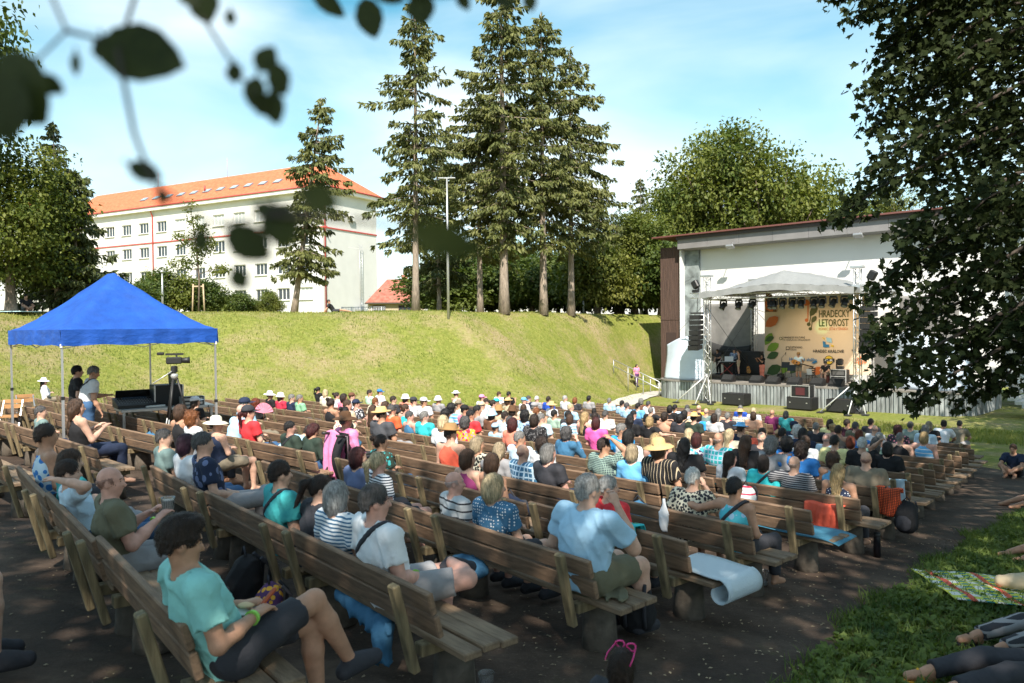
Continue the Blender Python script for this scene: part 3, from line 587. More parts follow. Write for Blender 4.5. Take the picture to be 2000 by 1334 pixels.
# a leafy branch that hangs close in front of the lens
def build_near_branch():
    LM = leafmat('backlit hornbeam leaf', (.018, .03, .006), (.045, .06, .014), 30, .22); TW = M('thin twig bark', (.05, .04, .035), .8)
    o = at(120, -420, .75 * .74); t = thing('overhanging_branch', 'out of focus leafy twigs hanging into the top left of the view', 'branch', o)
    NEAR = .74
    def pt(px, py, d): return at(px, py, d * NEAR) - o
    tw = [[(120, -420, .75), (300, -120, .70), (400, 40, .66), (470, 150, .64), (520, 210, .62)], [(120, -420, .75), (60, -100, .66), (130, 60, .62), (60, 130, .60), (0, 190, .58)], [(130, 60, .62), (190, 75, .61), (240, 90, .60)],
          [(520, -380, .9), (640, -110, .88), (700, -20, .86), (760, -8, .85), (850, -5, .84), (1000, -12, .83)], [(300, -120, .70), (230, 100, .6), (262, 260, .56), (300, 360, .55), (420, 440, .54), (520, 420, .53), (610, 380, .52)], [(520, 420, .53), (700, 430, .50), (860, 455, .47)]]
    for i, l in enumerate(tw):
        MB().tube([pt(*p) for p in l], [.0016 * (1 - .6 * k / (len(l) - 1)) for k in range(len(l))], 6).build('twig', TW, t)
    # leaf: centre pixel, length and width in pixels, turn in degrees (0 = tip to the right, 90 = tip down), distance
    lv = [(275, 105, 165, 110, 15, .60), (215, 95, 60, 60, 60, .61), (45, 175, 150, 130, 60, .58), (5, 210, 130, 110, 80, .57), (98, 165, 60, 36, 30, .60), (148, 125, 45, 22, 90, .61), (283, 335, 70, 38, 25, .56), (400, 10, 70, 60, 80, .66), (375, -10, 60, 50, 60, .66), (450, 35, 30, 20, 90, .65),
          (458, 143, 40, 32, 90, .64), (520, 115, 55, 44, -60, .63), (545, 155, 66, 46, 70, .62), (497, 180, 60, 40, 100, .63), (535, 210, 66, 46, 80, .62), (515, 205, 50, 40, 40, .62), (485, 475, 100, 66, 35, .54), (548, 440, 90, 75, 75, .53), (520, 410, 50, 34, 20, .53), (468, 545, 50, 38, 60, .54), (392, 470, 50, 36, 100, .55),
          (625, 388, 74, 54, 20, .51), (870, 470, 140, 62, 18, .47), (318, 385, 40, 26, 80, .55), (640, 5, 80, 34, 40, .87), (722, 35, 78, 50, 75, .86), (822, 18, 60, 52, 85, .85), (905, 2, 40, 24, 60, .84), (985, 4, 44, 20, 30, .83), (1035, 4, 36, 26, 80, .83), (760, -4, 60, 22, 10, .85)]
    for i, (px, py, l, w, a, d) in enumerate(lv):
        a = R(a); c = pt(px, py, d); T = Vector((math.cos(a), 0, -math.sin(a))); N_ = Vector((random.uniform(-.3, .3), -1, random.uniform(-.35, .35))).normalized(); k = d * NEAR / FPX
        B = T.cross(N_).normalized(); S = OVAL.copy(); S[:, 0] *= w * 1.05 / (l * .72); V = [c + (T * (y - .5) + B * x + N_ * (.10 * abs(x) - .05 * y * y)) * l * 1.05 * k for x, y in S] + [c + (T * (y - .5)) * l * 1.05 * k for y in (.25, .5, .75)]
        F = [(0, 1, 10), (1, 2, 11, 10), (2, 3, 11), (3, 4, 12, 11), (4, 5, 12), (5, 6, 12), (6, 7, 11, 12), (7, 8, 11), (8, 9, 10, 11), (9, 0, 10)]
        mb = MB(); mb.add(V, F, True); st = c - T * l * .52 * k
        mb.tube([st, st - T * l * .12 * k + Vector((0, 0, l * .06 * k))], .0008, 4); mb.build('leaf', LM, t)
build_near_branch()
# ------------------------------------------------------------------ buildings behind the bank
WALL = M('white render', (.64, .63, .61), .85, noise=.04, nscale=.6, bump=.15, bscale=30)
TRIMW = M('white painted trim', (.82, .81, .78), .6)
REDP = M('red painted metal', (.50, .07, .06), .5)
GLASS = M('dark window glass', (.035, .045, .055), .06, spec=.8)
GLASSB = M('pale window blind behind glass', (.55, .57, .56), .3)
def mat_tiles(name, c1, c2, sc=(3.0, 3.0, 3.0)):
    m = M(name, c1, .8, col2=c2, nscale=2.2, detail=6); nt = m.node_tree; N = nt.nodes.new; L = nt.links.new
    tc = N('ShaderNodeTexCoord'); w = N('ShaderNodeTexWave'); w.inputs['Scale'].default_value = 1.6; w.bands_direction = 'Z'; w.inputs['Distortion'].default_value = .4
    L(tc.outputs['Object'], w.inputs['Vector']); bp = N('ShaderNodeBump'); bp.inputs['Strength'].default_value = .5; bp.inputs['Distance'].default_value = .05
    L(w.outputs['Fac'], bp.inputs['Height']); L(bp.outputs['Normal'], nt.nodes['Principled BSDF'].inputs['Normal']); return m
ROOF = mat_tiles('orange clay tiles', (.50, .115, .045), (.62, .19, .085)); ROOFO = mat_tiles('old red clay tiles', (.30, .09, .06), (.42, .17, .12))
def build_school():
    K = Vector((-24.7, 101, 0)); a = Vector((-.878, .479, 0)); ang = math.atan2(-.479, .878)       # local +x = towards the corner K, local -y = front
    base = CAMZ + 1.2; t = thing('school_building', 'long white four storey building with orange tiled hip roof and red downpipes', 'building', (K.x, K.y, base), ang)
    Lf, Dp, He = 56.0, 11.2, CAMZ + 18.5 - base                     # local: x from -Lf..0, y 0..Dp, corner K at origin
    cols = [3.0 + 4.14 * k for k in range(13)]; zc = [CAMZ + z - base for z in (15.8, 12.05, 8.4, 4.85)]; ww, wh = 2.3, 1.62
    # front wall with window openings: one strip of wall pieces round each opening
    mb = MB(); xs = sorted([-Lf, 0] + [-c - ww / 2 for c in cols] + [-c + ww / 2 for c in cols]); zs = sorted([0, He] + [z - wh / 2 for z in zc] + [z + wh / 2 for z in zc])
    for i in range(len(xs) - 1):
        for j in range(len(zs) - 1):
            cx, cz = (xs[i] + xs[i + 1]) / 2, (zs[j] + zs[j + 1]) / 2
            hole = any(abs(cx + c) < ww / 2 for c in cols) and any(abs(cz - z) < wh / 2 for z in zc)
            if not hole: mb.add([(xs[i], 0, zs[j]), (xs[i + 1], 0, zs[j]), (xs[i + 1], 0, zs[j + 1]), (xs[i], 0, zs[j + 1])], [(0, 1, 2, 3)])
    for c in cols:
        for z in zc:
            x0, x1, z0, z1 = -c - ww / 2, -c + ww / 2, z - wh / 2, z + wh / 2
            mb.add([(x0, 0, z0), (x1, 0, z0), (x1, .3, z0), (x0, .3, z0), (x0, 0, z1), (x1, 0, z1), (x1, .3, z1), (x0, .3, z1)], [(0, 3, 2, 1), (4, 5, 6, 7), (0, 4, 7, 3), (1, 2, 6, 5)])
    mb.add([(0, 0, 0), (0, Dp, 0), (0, Dp, He), (0, 0, He)], [(0, 1, 2, 3)]); mb.add([(-Lf, Dp, 0), (-Lf, 0, 0), (-Lf, 0, He), (-Lf, Dp, He)], [(0, 1, 2, 3)]); mb.add([(0, Dp, 0), (-Lf, Dp, 0), (-Lf, Dp, He), (0, Dp, He)], [(0, 1, 2, 3)])
    mb.build('wall', WALL, t)
    fr = MB()                                                      # window frame: outer frame, two mullions, sill
    for x in (-ww / 2 + .05, -.34, .34, ww / 2 - .05): fr.box((x, .22, 0), (.09, .08, wh))
    for z in (-wh / 2 + .05, wh / 2 - .05): fr.box((0, .2205, z), (ww - .2, .078, .09))
    fr.box((0, -.02, -wh / 2 - .04), (ww + .16, .34, .07)); fm = fr.mesh('window', TRIMW); pm = MB().box((0, .26, 0), (ww - .1, .02, wh - .1)).mesh('pane', GLASS)
    for j, z in enumerate(zc):
        for i, c in enumerate(cols):
            w = obj('window', fm, t, (-c, 0, z)); p = obj('pane', pm, w)
            if j == 0 and i in (5, 4, 3, 6) or random.random() < .10: setmat(p, GLASSB)
    mb = MB(); mb.box((-Lf / 2 + .4, -.05, zc[0] - 2.35), (Lf + .9, .12, .16)); mb.box((.05, Dp / 2 + .02, zc[0] - 2.35), (.12, Dp, .16)); mb.build('string_course', REDP, t)
    mb = MB(); mb.box((-Lf / 2 + .4, -.35, He + .0), (Lf + 1.7, .72, .5)); mb.box((.35, Dp / 2 + .3, He + .0), (.72, Dp + .6, .5)); mb.build('cornice', TRIMW, t)
    mb = MB(); mb.tube([(-Lf, -.8, He + .3), (.85, -.8, He + .3)], .1, 8); mb.tube([(.85, -.8, He + .3), (.85, Dp + .8, He + .3)], .1, 8); mb.build('gutter', REDP, t)
    for x, y in ((-33.9, -.12), (.12, .35)):
        MB().tube([(x, y - .5, He + .2), (x, y, He - 1.0), (x, y, 0)], .09, 8).build('downpipe', REDP, t)
    rz = He + .28; ri = CAMZ + 23.4 - base; e = .85
    mb = MB(); mb.add([(e, -e, rz), (e, Dp + e, rz), (-Lf, Dp + e, rz), (-Lf, -e, rz), (-5.2, Dp / 2, ri), (-Lf, Dp / 2, ri)], [(3, 0, 4, 5), (0, 1, 4), (1, 2, 5, 4), (2, 3, 5)]); rf = mb.build('roof', ROOF, t)
    sl = (ri - rz) / (Dp / 2 + e)
    for k in range(11):
        x = -9.5 - k * 2.85; y = 1.6; z = rz + (y + e) * sl; rot = Matrix.Rotation(math.atan(sl), 3, 'X')
        o = MB().box((0, 0, 0), (1.25, 1.0, .18), rot).build('skylight', M('skylight frame', (.22, .23, .25), .5), t, (x, y, z + .08)); MB().box(rot @ Vector((0, 0, .10)), (1.0, .8, .03), rot).build('pane', M('skylight glass with painted sky reflection', (.30, .40, .46), .1), o)  # pale blue base colour of the pane stands in for reflected sky
    MB().tube([(0, 0, 0), (0, 0, 3.0)], .03, 5).build('lightning_rod', REDP, t, (-24, Dp / 2, ri - .1)); MB().tube([(0, 0, 0), (0, 0, 2.4)], .03, 5).build('lightning_rod', REDP, t, (-40, Dp / 2, ri - .1))
    MB().tube([(-24, 1.4, rz + 1.8), (-24, 1.4, rz + 2.6)], .12, 8).build('vent_pipe', REDP, rf)
    # left cross wing, a little lower
    mb = MB(); mb.add([(-Lf, -7, 0), (-Lf - 14, -7, 0), (-Lf - 14, -7, He - .6), (-Lf, -7, He - .6), (-Lf, 0, 0), (-Lf, 0, He - .6)], [(1, 0, 3, 2), (0, 4, 5, 3)]); mb.build('wing_wall', WALL, t)
    zr = He - .5; mb = MB(); mb.add([(-Lf + 1.2, -8, zr), (-Lf - 15, -8, zr), (-Lf - 15, Dp, zr), (-Lf + 1.2, Dp, zr), (-Lf - 6.5, -1.5, zr + 5.0), (-Lf - 6.5, Dp + 4, zr + 5.0)], [(1, 0, 4), (0, 3, 5, 4), (2, 1, 4, 5)]); mb.build('wing_roof', ROOF, t)
    # escape ladder and platform on the end wall
    st = M('galvanised steel', (.55, .56, .57), .4, .7); mb = MB()
    for y in (7.0, 7.5): mb.tube([(.35, y, 1.5), (.35, y, 10.5)], .035, 5)
    for z in np.arange(1.7, 10.4, .5): mb.tube([(.35, 7.0, z), (.35, 7.5, z)], .025, 5)
    mb.box((.7, 7.3, 1.5), (1.2, 2.2, .1)); 
    for y in (6.3, 8.3): mb.tube([(1.2, y, 1.5), (1.2, y, 2.6)], .035, 5)
    mb.build('ladder', st, t); MB().box((.25, 5.5, zc[0] - .6), (.35, 1.1, .8), None, .03).build('air_conditioner', TRIMW, t)
    for j, z in enumerate(zc[1:2]):
        w = obj('window', fm, t, (0, 6.2, z)); w.rotation_euler = (0, 0, R(90)); w.location.x = -.18; obj('pane', pm, w)
    MB().tube([(.2, 9.0, 3.4), (1.0, 9.6, 3.6)], .04, 6).build('wall_lamp', st, t)
build_school()
def build_cottage():
    p = at(775, 616, 78); g = Hs(p.x, p.y); t = thing('cottage', 'small house with weathered red tiled roof behind the spruces', 'house', (p.x, p.y, g - .2), R(12)); t.scale = (.68, .68, .80)
    OCH = M('ochre render', (.50, .42, .30), .9, noise=.1); MB().box((0, 3, 1.2), (8.2, 6, 2.4)).build('wall', OCH, t)
    mb = MB(); mb.add([(-4.6, -.6, 2.3), (4.6, -.6, 2.3), (4.6, 6.6, 2.3), (-4.6, 6.6, 2.3), (-1.2, 3, 5.4), (1.6, 3, 5.4)], [(0, 1, 5, 4), (1, 2, 5), (2, 3, 4, 5), (3, 0, 4)]); rf = mb.build('roof', ROOFO, t)
    MB().box((1.4, 2.6, 5.3), (.9, .6, 1.3)).build('chimney', M('chimney brick', (.38, .16, .11), .9, noise=.2), rf)
    MB().box((0, -.55, 2.22), (9.2, .18, .16)).build('gutter', M('dark gutter', (.08, .06, .05), .6), t)
    for x in (-2.6, 1.2):
        f = MB().box((x, -.02, 1.3), (1.9, .12, 1.25)).build('window', M('brown timber frame', (.10, .06, .04), .6), t)
        for k in range(3): MB().box((x - .6 + .6 * k, -.09, 1.3), (.5, .03, 1.05)).build('pane', GLASS, f)
build_cottage()
def lamp_post(px, pt, pb, Y, lab, double=True):
    p = unproject(px, pb, 0) if Y is None else at(px, pb, Y); Y = p.y; g = Hs(p.x, p.y); h = (at(px, pt, Y).z - g); GAL = M('galvanised pole', (.52, .53, .53), .45, .6)
    t = thing('lamp_post', lab, 'lamp post', (p.x, p.y, g - .05))
    MB().tube([(0, 0, 0), (0, 0, h * .55), (0, 0, h)], [.085, .07, .045], 10).build('pole', GAL, t)
    if double:
        MB().box((0, 0, h), (.95, .07, .06)).build('crossarm', GAL, t)
        for s in (-.33, .33): MB().box((s, -.08, h - .03), (.34, .26, .07), None, .015).build('lamp_head', GAL, t)
    else: MB().lathe([(.05, 0), (.13, .06), (.14, .14), (.0, .2)], (0, 0, h), 12).build('lamp_head', GAL, t)
lamp_post(876, 346, 627, None, 'tall grey floodlight post with flat crossarm on the bank')
lamp_post(318, 532, 614, 54, 'slim lamp post in front of the white building', False)
lamp_post(1140, 578, 614, 62, 'short white globe lamp right of the spruces', False)
def build_bank_railings():
    GAL = M('galvanised pole'); p0 = at(1236, 620, 50); 
    t = thing('stair_railing', 'galvanised handrails of the steps beside the brown wall', 'railing', (0, 0, 0)); mb = MB()
    A = Vector((8.2, 48.5, Hs(8.2, 48.5))); pts = []
    for off in (0, 1.6):
        a = Vector((7.2 + off, 54.5, Hs(7.2 + off, 54.5))); b = Vector((9.6 + off * .9, 50.2, Hs(9.6 + off * .9, 50.2)))
        for h in (1.0, .55): mb.tube([a + Vector((0, 0, h)), b + Vector((0, 0, h))], .03, 6)
        for k in range(4):
            q = a.lerp(b, k / 3); q.z = Hs(q.x, q.y); mb.tube([q, a.lerp(b, k / 3) + Vector((0, 0, 1.0))], .03, 6)
    mb.build('handrail', GAL, t)
    f = thing('low_fence', 'low grey rail fence on the bank below the white building', 'fence', (0, 0, 0)); mb = MB()
    a, b = at(668, 620, 60), at(752, 620, 60); n = 26
    for k in range(n + 1):
        q = a.lerp(b, k / n); q.z = Hs(q.x, q.y); mb.tube([q, q + Vector((0, 0, .75))], .02 if k % 6 else .05, 5)
    for h in (.2, .72): mb.tube([Vector((a.x, a.y, Hs(a.x, a.y) + h)), Vector((b.x, b.y, Hs(b.x, b.y) + h))], .025, 5)
    mb.build('rails', GAL, f)
build_bank_railings()
# ------------------------------------------------------------------ screen building and stage (local x along the front, y away from the audience)
def P2S(px, py, w):
    """photo pixel -> (x, z) on the plane w metres behind the front towers"""
    d = ray(px, py); n = (AX, AY); k = (AX * OX + AY * OY + w) / (AX * d.x + AY * d.y)
    q = Vector((d.x * k, k, CAMZ + d.z * k)); return AY * (q.x - OX) - AX * (q.y - OY), q.z
SO = (OX, OY, 0)
def sthing(name, label, cat, x=0, y=0, z=0, rz=0, group=None):
    c = OX + AY * x + AX * y, OY - AX * x + AY * y
    return thing(name, label, cat, (c[0], c[1], z), ROT + rz, group)
BLACK = M('black scuffed case', (.012, .012, .013), .55, noise=.3, nscale=6); ALU = M('bare aluminium truss', (.62, .63, .64), .35, .75); GRILL = M('black steel grille', (.02, .02, .02), .6, bump=.6, bscale=160)
STEELW = M('white steel tube', (.75, .75, .75), .4, .4)
def build_screen_building():
    t = sthing('screen_building', 'open air cinema building with white screen wall, brown boarded wings and slanted dark fascia', 'building', 0, 8.0)
    BR = M('brown weathered boards', (.085, .05, .038), .8, noise=.45, nscale=3.0, stretch=(6, 6, .25), bump=.3, bscale=30); SC = M('white screen paint', (.74, .735, .71), .8, noise=.03, nscale=.4)
    DK = M('dark stained concrete', (.22, .25, .25), .9, noise=.55, nscale=1.4, distort=.6); FA = M('grey sheet fascia', (.23, .22, .22), .55, noise=.1, nscale=1.2); RD = M('rusty red roof edge', (.17, .065, .055), .6)
    CO = M('pale plinth concrete', (.52, .50, .46), .9, noise=.15)
    MB().box((0, .6, 5.65), (19.0, 1.0, 9.1)).build('screen', SC, t)
    for s in (-1, 1):
        MB().box((s * 10.15, .3, 5.5), (1.26, .9, 9.4)).build('pillar', DK, t); MB().box((s * 10.72, -.25, 5.45), (.14, .7, 9.3)).build('reveal', TRIMW, t)
        x0, x1 = s * 10.8, s * 12.6; w = obj('wing_wall', MB().box((s * 11.7, 3.0, 5.4), (1.74, 6.6, 10.0)).mesh('wing_wall', BR), t)
        for k in range(12): obj('board', MB().box(((min(x0, x1) + .075 + k * .15), -.315, 5.4 + .04 * (k % 3)), (.142, .03, 9.9 - .1 * (k % 2)), None, .006).mesh('board', BR), w)
        for k in range(30): obj('board', MB().box((s * 12.585, -.2 + k * .215, 5.4), (.03, .20, 9.9), None, .006).mesh('board', BR), w)
        MB().box((s * 11.7, -.352, 3.2), (.8, .03, 1.9)).build('hatch', M('darker hatch', (.05, .03, .025), .8), w); MB().box((s * 11.7, -.34, 3.9 + 1.2), (1.8, .03, .05)).build('rail', BR, w)
        MB().box((s * 11.7, 2.8, .2), (1.9, 7.0, .45)).build('plinth', CO, t)
    # canted fascia: sheet panels that lean outwards
    pr = [(-.2, 10.05), (-.95, 10.15), (-.95, 11.0), (-.2, 11.0)]
    for k in range(9):
        a = -10.75 + k * 2.39; MB().prism([(y, z) for y, z in pr], 'x', a + .008, a + 2.382).build('fascia_panel', FA, t)
    MB().box((0, 2.6, 11.10), (25.4, 7.8, .10)).build('roof', RD, t); MB().box((0, -1.02, 10.95), (21.6, .1, .26)).build('drip_edge', M('dark drip edge', (.06, .05, .05), .6), t)
    GL = M('grey floodlight casing', (.35, .36, .37), .4, .5)
    for x in (-6.4, 2.0, 7.2):
        f = obj('floodlight', MB().box((0, 0, 0), (.55, .35, .16), Matrix.Rotation(R(-35), 3, 'X'), .03).mesh('floodlight', GL), t, (x, -1.35, 9.95)); MB().tube([(0, .1, .05), (0, .45, .35)], .03, 6).build('bracket', GL, f)
    MB().box((-11.9, -.37, .6 + 1.1), (.5, .02, .35)).build('warning_sign', M('white enamel sign', (.75, .72, .70), .4), t)
    # concrete steps and white railing on the right
    s = sthing('stage_steps', 'pale concrete steps with white tube handrails right of the stage', 'steps', 11.2, 3.2)
    for k in range(7): MB().box((.29 * k * -1 + 1.0, 0, .085 + .17 * k), (.31, 2.2, .17), None, .01).build('step', CO, s)
    for y in (-1.05, 1.05):
        mb = MB()
        for h in (1.0, .6): mb.tube([(1.5, y, h), (-1.0, y, 1.25 + h)], .028, 7)
        for x, z in ((1.4, .0), (.2, .6), (-.95, 1.15)): mb.tube([(x, y, z), (x, y, z + 1.05)], .028, 7)
        mb.build('handrail', STEELW, s)
build_screen_building()
SZ = 1.2                                                           # stage floor height
def build_platform():
    CO = M('streaked board marked concrete', (.25, .27, .27), .92, noise=.55, nscale=2.0, stretch=(2.2, 2.2, .35), bump=.4, bscale=22, distort=.3); DE = M('worn stage floor', (.22, .20, .175), .85, noise=.3, nscale=2.2)
    t = sthing('stage_platform', 'raised stage with ribbed streaked concrete front and rounded corners', 'stage', 0, 0)
    out = [(-9.2, 7.4), (-9.2, 3.6)] + [(-7.2 - 2.0 * math.cos(a), 3.2 - 2.0 * math.sin(a)) for a in np.linspace(.2, math.pi / 2, 9)] + [(7.2 + 2.0 * math.sin(a), 3.2 - 2.0 * math.cos(a)) for a in np.linspace(0, math.pi / 2 - .2, 9)] + [(9.2, 3.6), (9.2, 7.4)]
    MB().prism(out, 'z', -.3, SZ - .10).build('core', CO, t); MB().prism([(x * 1.012, y - .08 if y < 7 else y) for x, y in out], 'z', SZ - .10, SZ).build('deck', DE, t)
    # upright ribs cast into the front
    pts = [Vector((x, y)) for x, y in out]; mb = MB(); acc = 0
    for i in range(len(pts) - 1):
        a, b = pts[i], pts[i + 1]; d = (b - a); L = d.length; d /= L; n = Vector((d.y, -d.x)); s = (.21 - acc) % .21
        while s < L:
            c = a + d * s; w = .155 + .02 * math.sin(c.x * 9); q = c + n * .03; rot = Matrix.Rotation(math.atan2(d.y, d.x), 3, 'Z'); mb.box((q.x, q.y, .42), (w, .10, 1.36), rot, .02); s += .21
        acc = (L - (s - .21)) 
    tag(mb.build('ribs', CO, t), kind='stuff')
build_platform()
def truss(mb, a, b, size=.3, r=.024, step=.34, flat=None):
    a, b = Vector(a), Vector(b); d = b - a; L = d.length; y = d / L; up = Vector((0, 0, 1)) if abs(y.z) < .9 else Vector((0, 1, 0)); x = y.cross(up).normalized(); z = x.cross(y); h = size / 2
    cs = [x * h + z * h, x * h - z * h, -x * h - z * h, -x * h + z * h]
    for c in cs: mb.tube([a + c, b + c], r, 6)
    n = max(2, int(L / step)); s = L / n
    for f in range(4):
        c0, c1 = cs[f], cs[(f + 1) % 4]
        for k in range(n):
            p, q = (c0, c1) if (k + f) % 2 == 0 else (c1, c0); mb.tube([a + y * s * k + p, a + y * s * (k + 1) + q], r * .5, 4, cap=False)
TW = 4.35; TD = 6.0; TH = 7.5
def build_truss_roof():
    t = sthing('stage_roof_truss', 'aluminium truss towers carrying the grey canopy over the stage', 'stage roof', 0, 0)
    for x, y in ((-TW, 0), (TW, 0), (-TW, TD), (TW, TD)):
        z0 = 0 if y == 0 else SZ; mb = MB(); truss(mb, (x, y, z0 + .1), (x, y, TH)); o = mb.build('tower', ALU, t)
        MB().box((x, y, TH + .09), (.66, .42, .12), None, .02).build('head_block', ALU, o); MB().box((x, y, z0 + .06), (.7, .7, .1)).build('base_plate', M('dark steel plate', (.06, .06, .06), .6, .5), o)
        MB().box((x, y, 6.45), (.46, .46, .44), None, .02).build('sleeve_block', ALU, o)
        if y == 0:
            for dx, dy in ((-1.5 if x < 0 else -1.5, -1.1), (.7, -.9), (.1, .9 if False else -1.6)):
                MB().tube([(x, y, 1.75), (x + dx, y + dy, .08)], .032, 7).build('outrigger', STEELW, o); MB().box((x + dx, y + dy, .05), (.3, .3, .06)).build('foot_plate', M('dark steel plate'), o)
    bz = 6.32
    for a, b in (((-TW, 0, bz), (TW, 0, bz)), ((-TW, TD, bz), (TW, TD, bz)), ((-TW, 0, bz), (-TW, TD, bz)), ((TW, 0, bz), (TW, TD, bz)), ((0, 0, bz), (0, TD, bz))):
        mb = MB(); truss(mb, a, b, .29); mb.build('beam', ALU, t)
    for s in (-1, 1):                                              # short outrigger beams that carry the speakers
        mb = MB(); truss(mb, (s * TW, 0, 6.45), (s * (TW + 1.1), 0, 6.45), .28); mb.build('speaker_beam', ALU, t)
    # canopy skin: a low hip with a front peak that droops between its edges
    CN = M('grey canopy fabric', (.25, .255, .25), .7, noise=.06, bump=.25, bscale=3, trans=0); nx, ny = 44, 28; V = []; F = []
    for i in range(nx + 1):
        for j in range(ny + 1):
            u_, v_ = i / nx * 2 - 1, j / ny; x = u_ * (TW + .1); y = -.75 + v_ * (TD + 1.1)
            e = (1 - abs(u_)) ** .85; pk = min(1, v_ * 3.2 + .30) if v_ < .35 else 1.0; back = min(1, (1 - v_) * 2.6)
            z = 6.56 + 1.15 * e * min(pk, back + .25) + .03 * math.sin(u_ * 19) * (1 - v_) * (1 - e) - .10 * (1 - e) * math.sin(v_ * math.pi) + .018 * math.sin(u_ * 41 + v_ * 9)
            V.append((x, y, z))
    for i in range(nx):
        for j in range(ny): a = i * (ny + 1) + j; F.append((a, a + ny + 1, a + ny + 2, a + 1))
    cn = obj('canopy', mesh_np('canopy', V, F, CN, True), t)
    V = []; F = []
    for i in range(nx + 1):
        p = (i / nx * 2 - 1) * (TW + .1); z = 6.56 + 1.15 * (1 - abs(i / nx * 2 - 1)) ** .85 * .30 + .03 * math.sin((i / nx * 2 - 1) * 19)
        V += [(p, -.75, z), (p, -.80 + .03 * math.sin(i * 1.3), z - .34 - .03 * math.sin(i * .9))]
    for i in range(nx): F.append((2 * i, 2 * i + 1, 2 * i + 3, 2 * i + 2))
    obj('valance', mesh_np('valance', V, F, CN, True), cn)
    WI = M('dark steel cable', (.05, .05, .05), .5)
    for a, b in (((-TW, TD, 5.7), (0, TD - .35, 1.3)), ((-TW, 0, 5.7), (-TW + .1, TD, 1.3)), ((-TW, TD, 5.7), (-TW, 0, 1.4)), ((TW, 0, 5.6), (TW, TD, 1.4)), ((-TW, TD, 5.7), (TW, TD, 2.8)), ((0, TD, 2.5), (TW - .6, TD, 5.2)), ((-TW - .2, 0, 5.9), (-10.9, 7.4, 4.2))):
        MB().tube([a, b], .014, 5).build('brace_cable', WI, t)
build_truss_roof()
def build_backdrops():
    GR = M('grey mesh backdrop', (.21, .20, .19), .9, noise=.12, nscale=2, bump=.2, bscale=4); 
    def cloth(name, lab, cat, fn, nx, ny, mat, thick=0):
        V = [fn(i / nx, j / ny) for i in range(nx + 1) for j in range(ny + 1)]; F = [(i * (ny + 1) + j, (i + 1) * (ny + 1) + j, (i + 1) * (ny + 1) + j + 1, i * (ny + 1) + j + 1) for i in range(nx) for j in range(ny)]
        o = obj(name, mesh_np(name, V, F, mat, True), None, (OX, OY, 0), ROT)
        if thick: md = o.modifiers.new('thickness', 'SOLIDIFY'); md.thickness = thick
        return tag(o, lab, cat)
    cloth('mesh_backdrop', 'grey mesh sheet hung at the left side of the stage', 'backdrop', lambda a, b: (-8.0 + a * 3.6, 6.0 + .1 * math.sin(a * 9) + .05 * math.sin(b * 7), 6.1 - b * (3.7 + .55 * math.sin(a * 3.0) - .25 * a)), 24, 20, GR, .01)
    cloth('mesh_backdrop', 'dark grey mesh sheet at the right side of the stage behind the speaker column', 'backdrop', lambda a, b: (4.55 + a * 3.0, 5.9 + .1 * math.sin(a * 8), 6.2 - b * (3.4 + .5 * a)), 20, 16, GR, .01)
    cloth('black_drape', 'black cloth sagging below the left mesh sheet', 'drape', lambda a, b: (-8.1 + a * 3.6, 5.85 - .15 * math.sin(b * 3), 3.5 + .35 * (2 * a - 1) ** 2 - .5 * a - b * (.55 + .35 * math.sin(a * 6.5) ** 2)), 24, 8, M('black cloth', (.03, .03, .03), .9), .01)
    TP = M('white blue tarpaulin', (.62, .70, .80), .45, noise=.08, nscale=1.2, bump=.5, bscale=2.5)
    cloth('tarpaulin', 'white tarpaulin draped over gear at the left end of the stage', 'tarpaulin', lambda a, b: (-8.5 + 2.9 * a, 2.1 - .45 * math.sin(a * 3.1) + .07 * math.sin(b * 5 + a * 8) - .25 * b, SZ + (2.2 + .6 * math.sin(a * 1.9)) * (1 - b) + .02), 24, 20, TP, .015)
    cloth('tarpaulin', 'white blue tarpaulin draped over gear at the right end of the stage', 'tarpaulin', lambda a, b: (5.2 + 3.8 * a, 2.9 - .8 * math.sin(a * 3.1) + .12 * math.sin(b * 5 + a * 9) - .4 * b, SZ + (2.7 + .4 * math.sin(a * 5.2)) * (1 - b) + .02), 24, 20, TP, .015)
    # banner with its print
    BA = M('cream banner cloth', (.74, .58, .44), .8, noise=.04, nscale=1.0, bump=.15, bscale=2); w = 5.55
    x0, z1 = P2S(1493, 571, w); x1, _ = P2S(1700, 571, w); z0 = SZ + .45; z1 = 6.45
    bn = cloth('festival_banner', 'cream printed festival banner with green lettering behind the musicians', 'banner', lambda a, b: (x0 + (x1 - x0) * a, w + .02 * math.sin(a * 14) + .02 * math.sin(b * 6 + a * 5), z1 + (z0 - z1) * b), 40, 20, BA)
    OL = M('olive print', (.085, .09, .03), .7); ORG = M('orange print', (.62, .16, .04), .7); GRN = M('leaf green print', (.17, .30, .03), .7); DG = M('dark green print', (.045, .10, .03), .7); BK = M('black print', (.03, .03, .03), .7); BL = M('blue print', (.03, .19, .42), .7); LB = M('light blue print', (.33, .55, .72), .7); YE = M('yellow print', (.75, .50, .04), .7); DB = M('brown painted shadow', (.20, .09, .04), .7)
    Z7 = lambda zx, zy: P2S(1380 + zx / 4.765, 540 + zy / 4.765, w - .06)
    rotX = Matrix.Rotation(R(90), 4, 'X')
    def txt(s, zx, zy, caph, wid, mat, bold=True):
        x, z = Z7(zx, zy); _, zt = Z7(zx, zy - caph); xr, _ = Z7(zx + wid, zy); size = (zt - z) / .70; me = text_mesh(s, size, mat, 0, 'LEFT', bold)
        wd = max(v.co.x for v in me.vertices); k = (xr - x) / wd
        for v in me.vertices: v.co.x *= k
        o = obj('lettering', me, bn); o.matrix_local = Matrix.Translation((x, w - .06, z)) @ rotX; return o
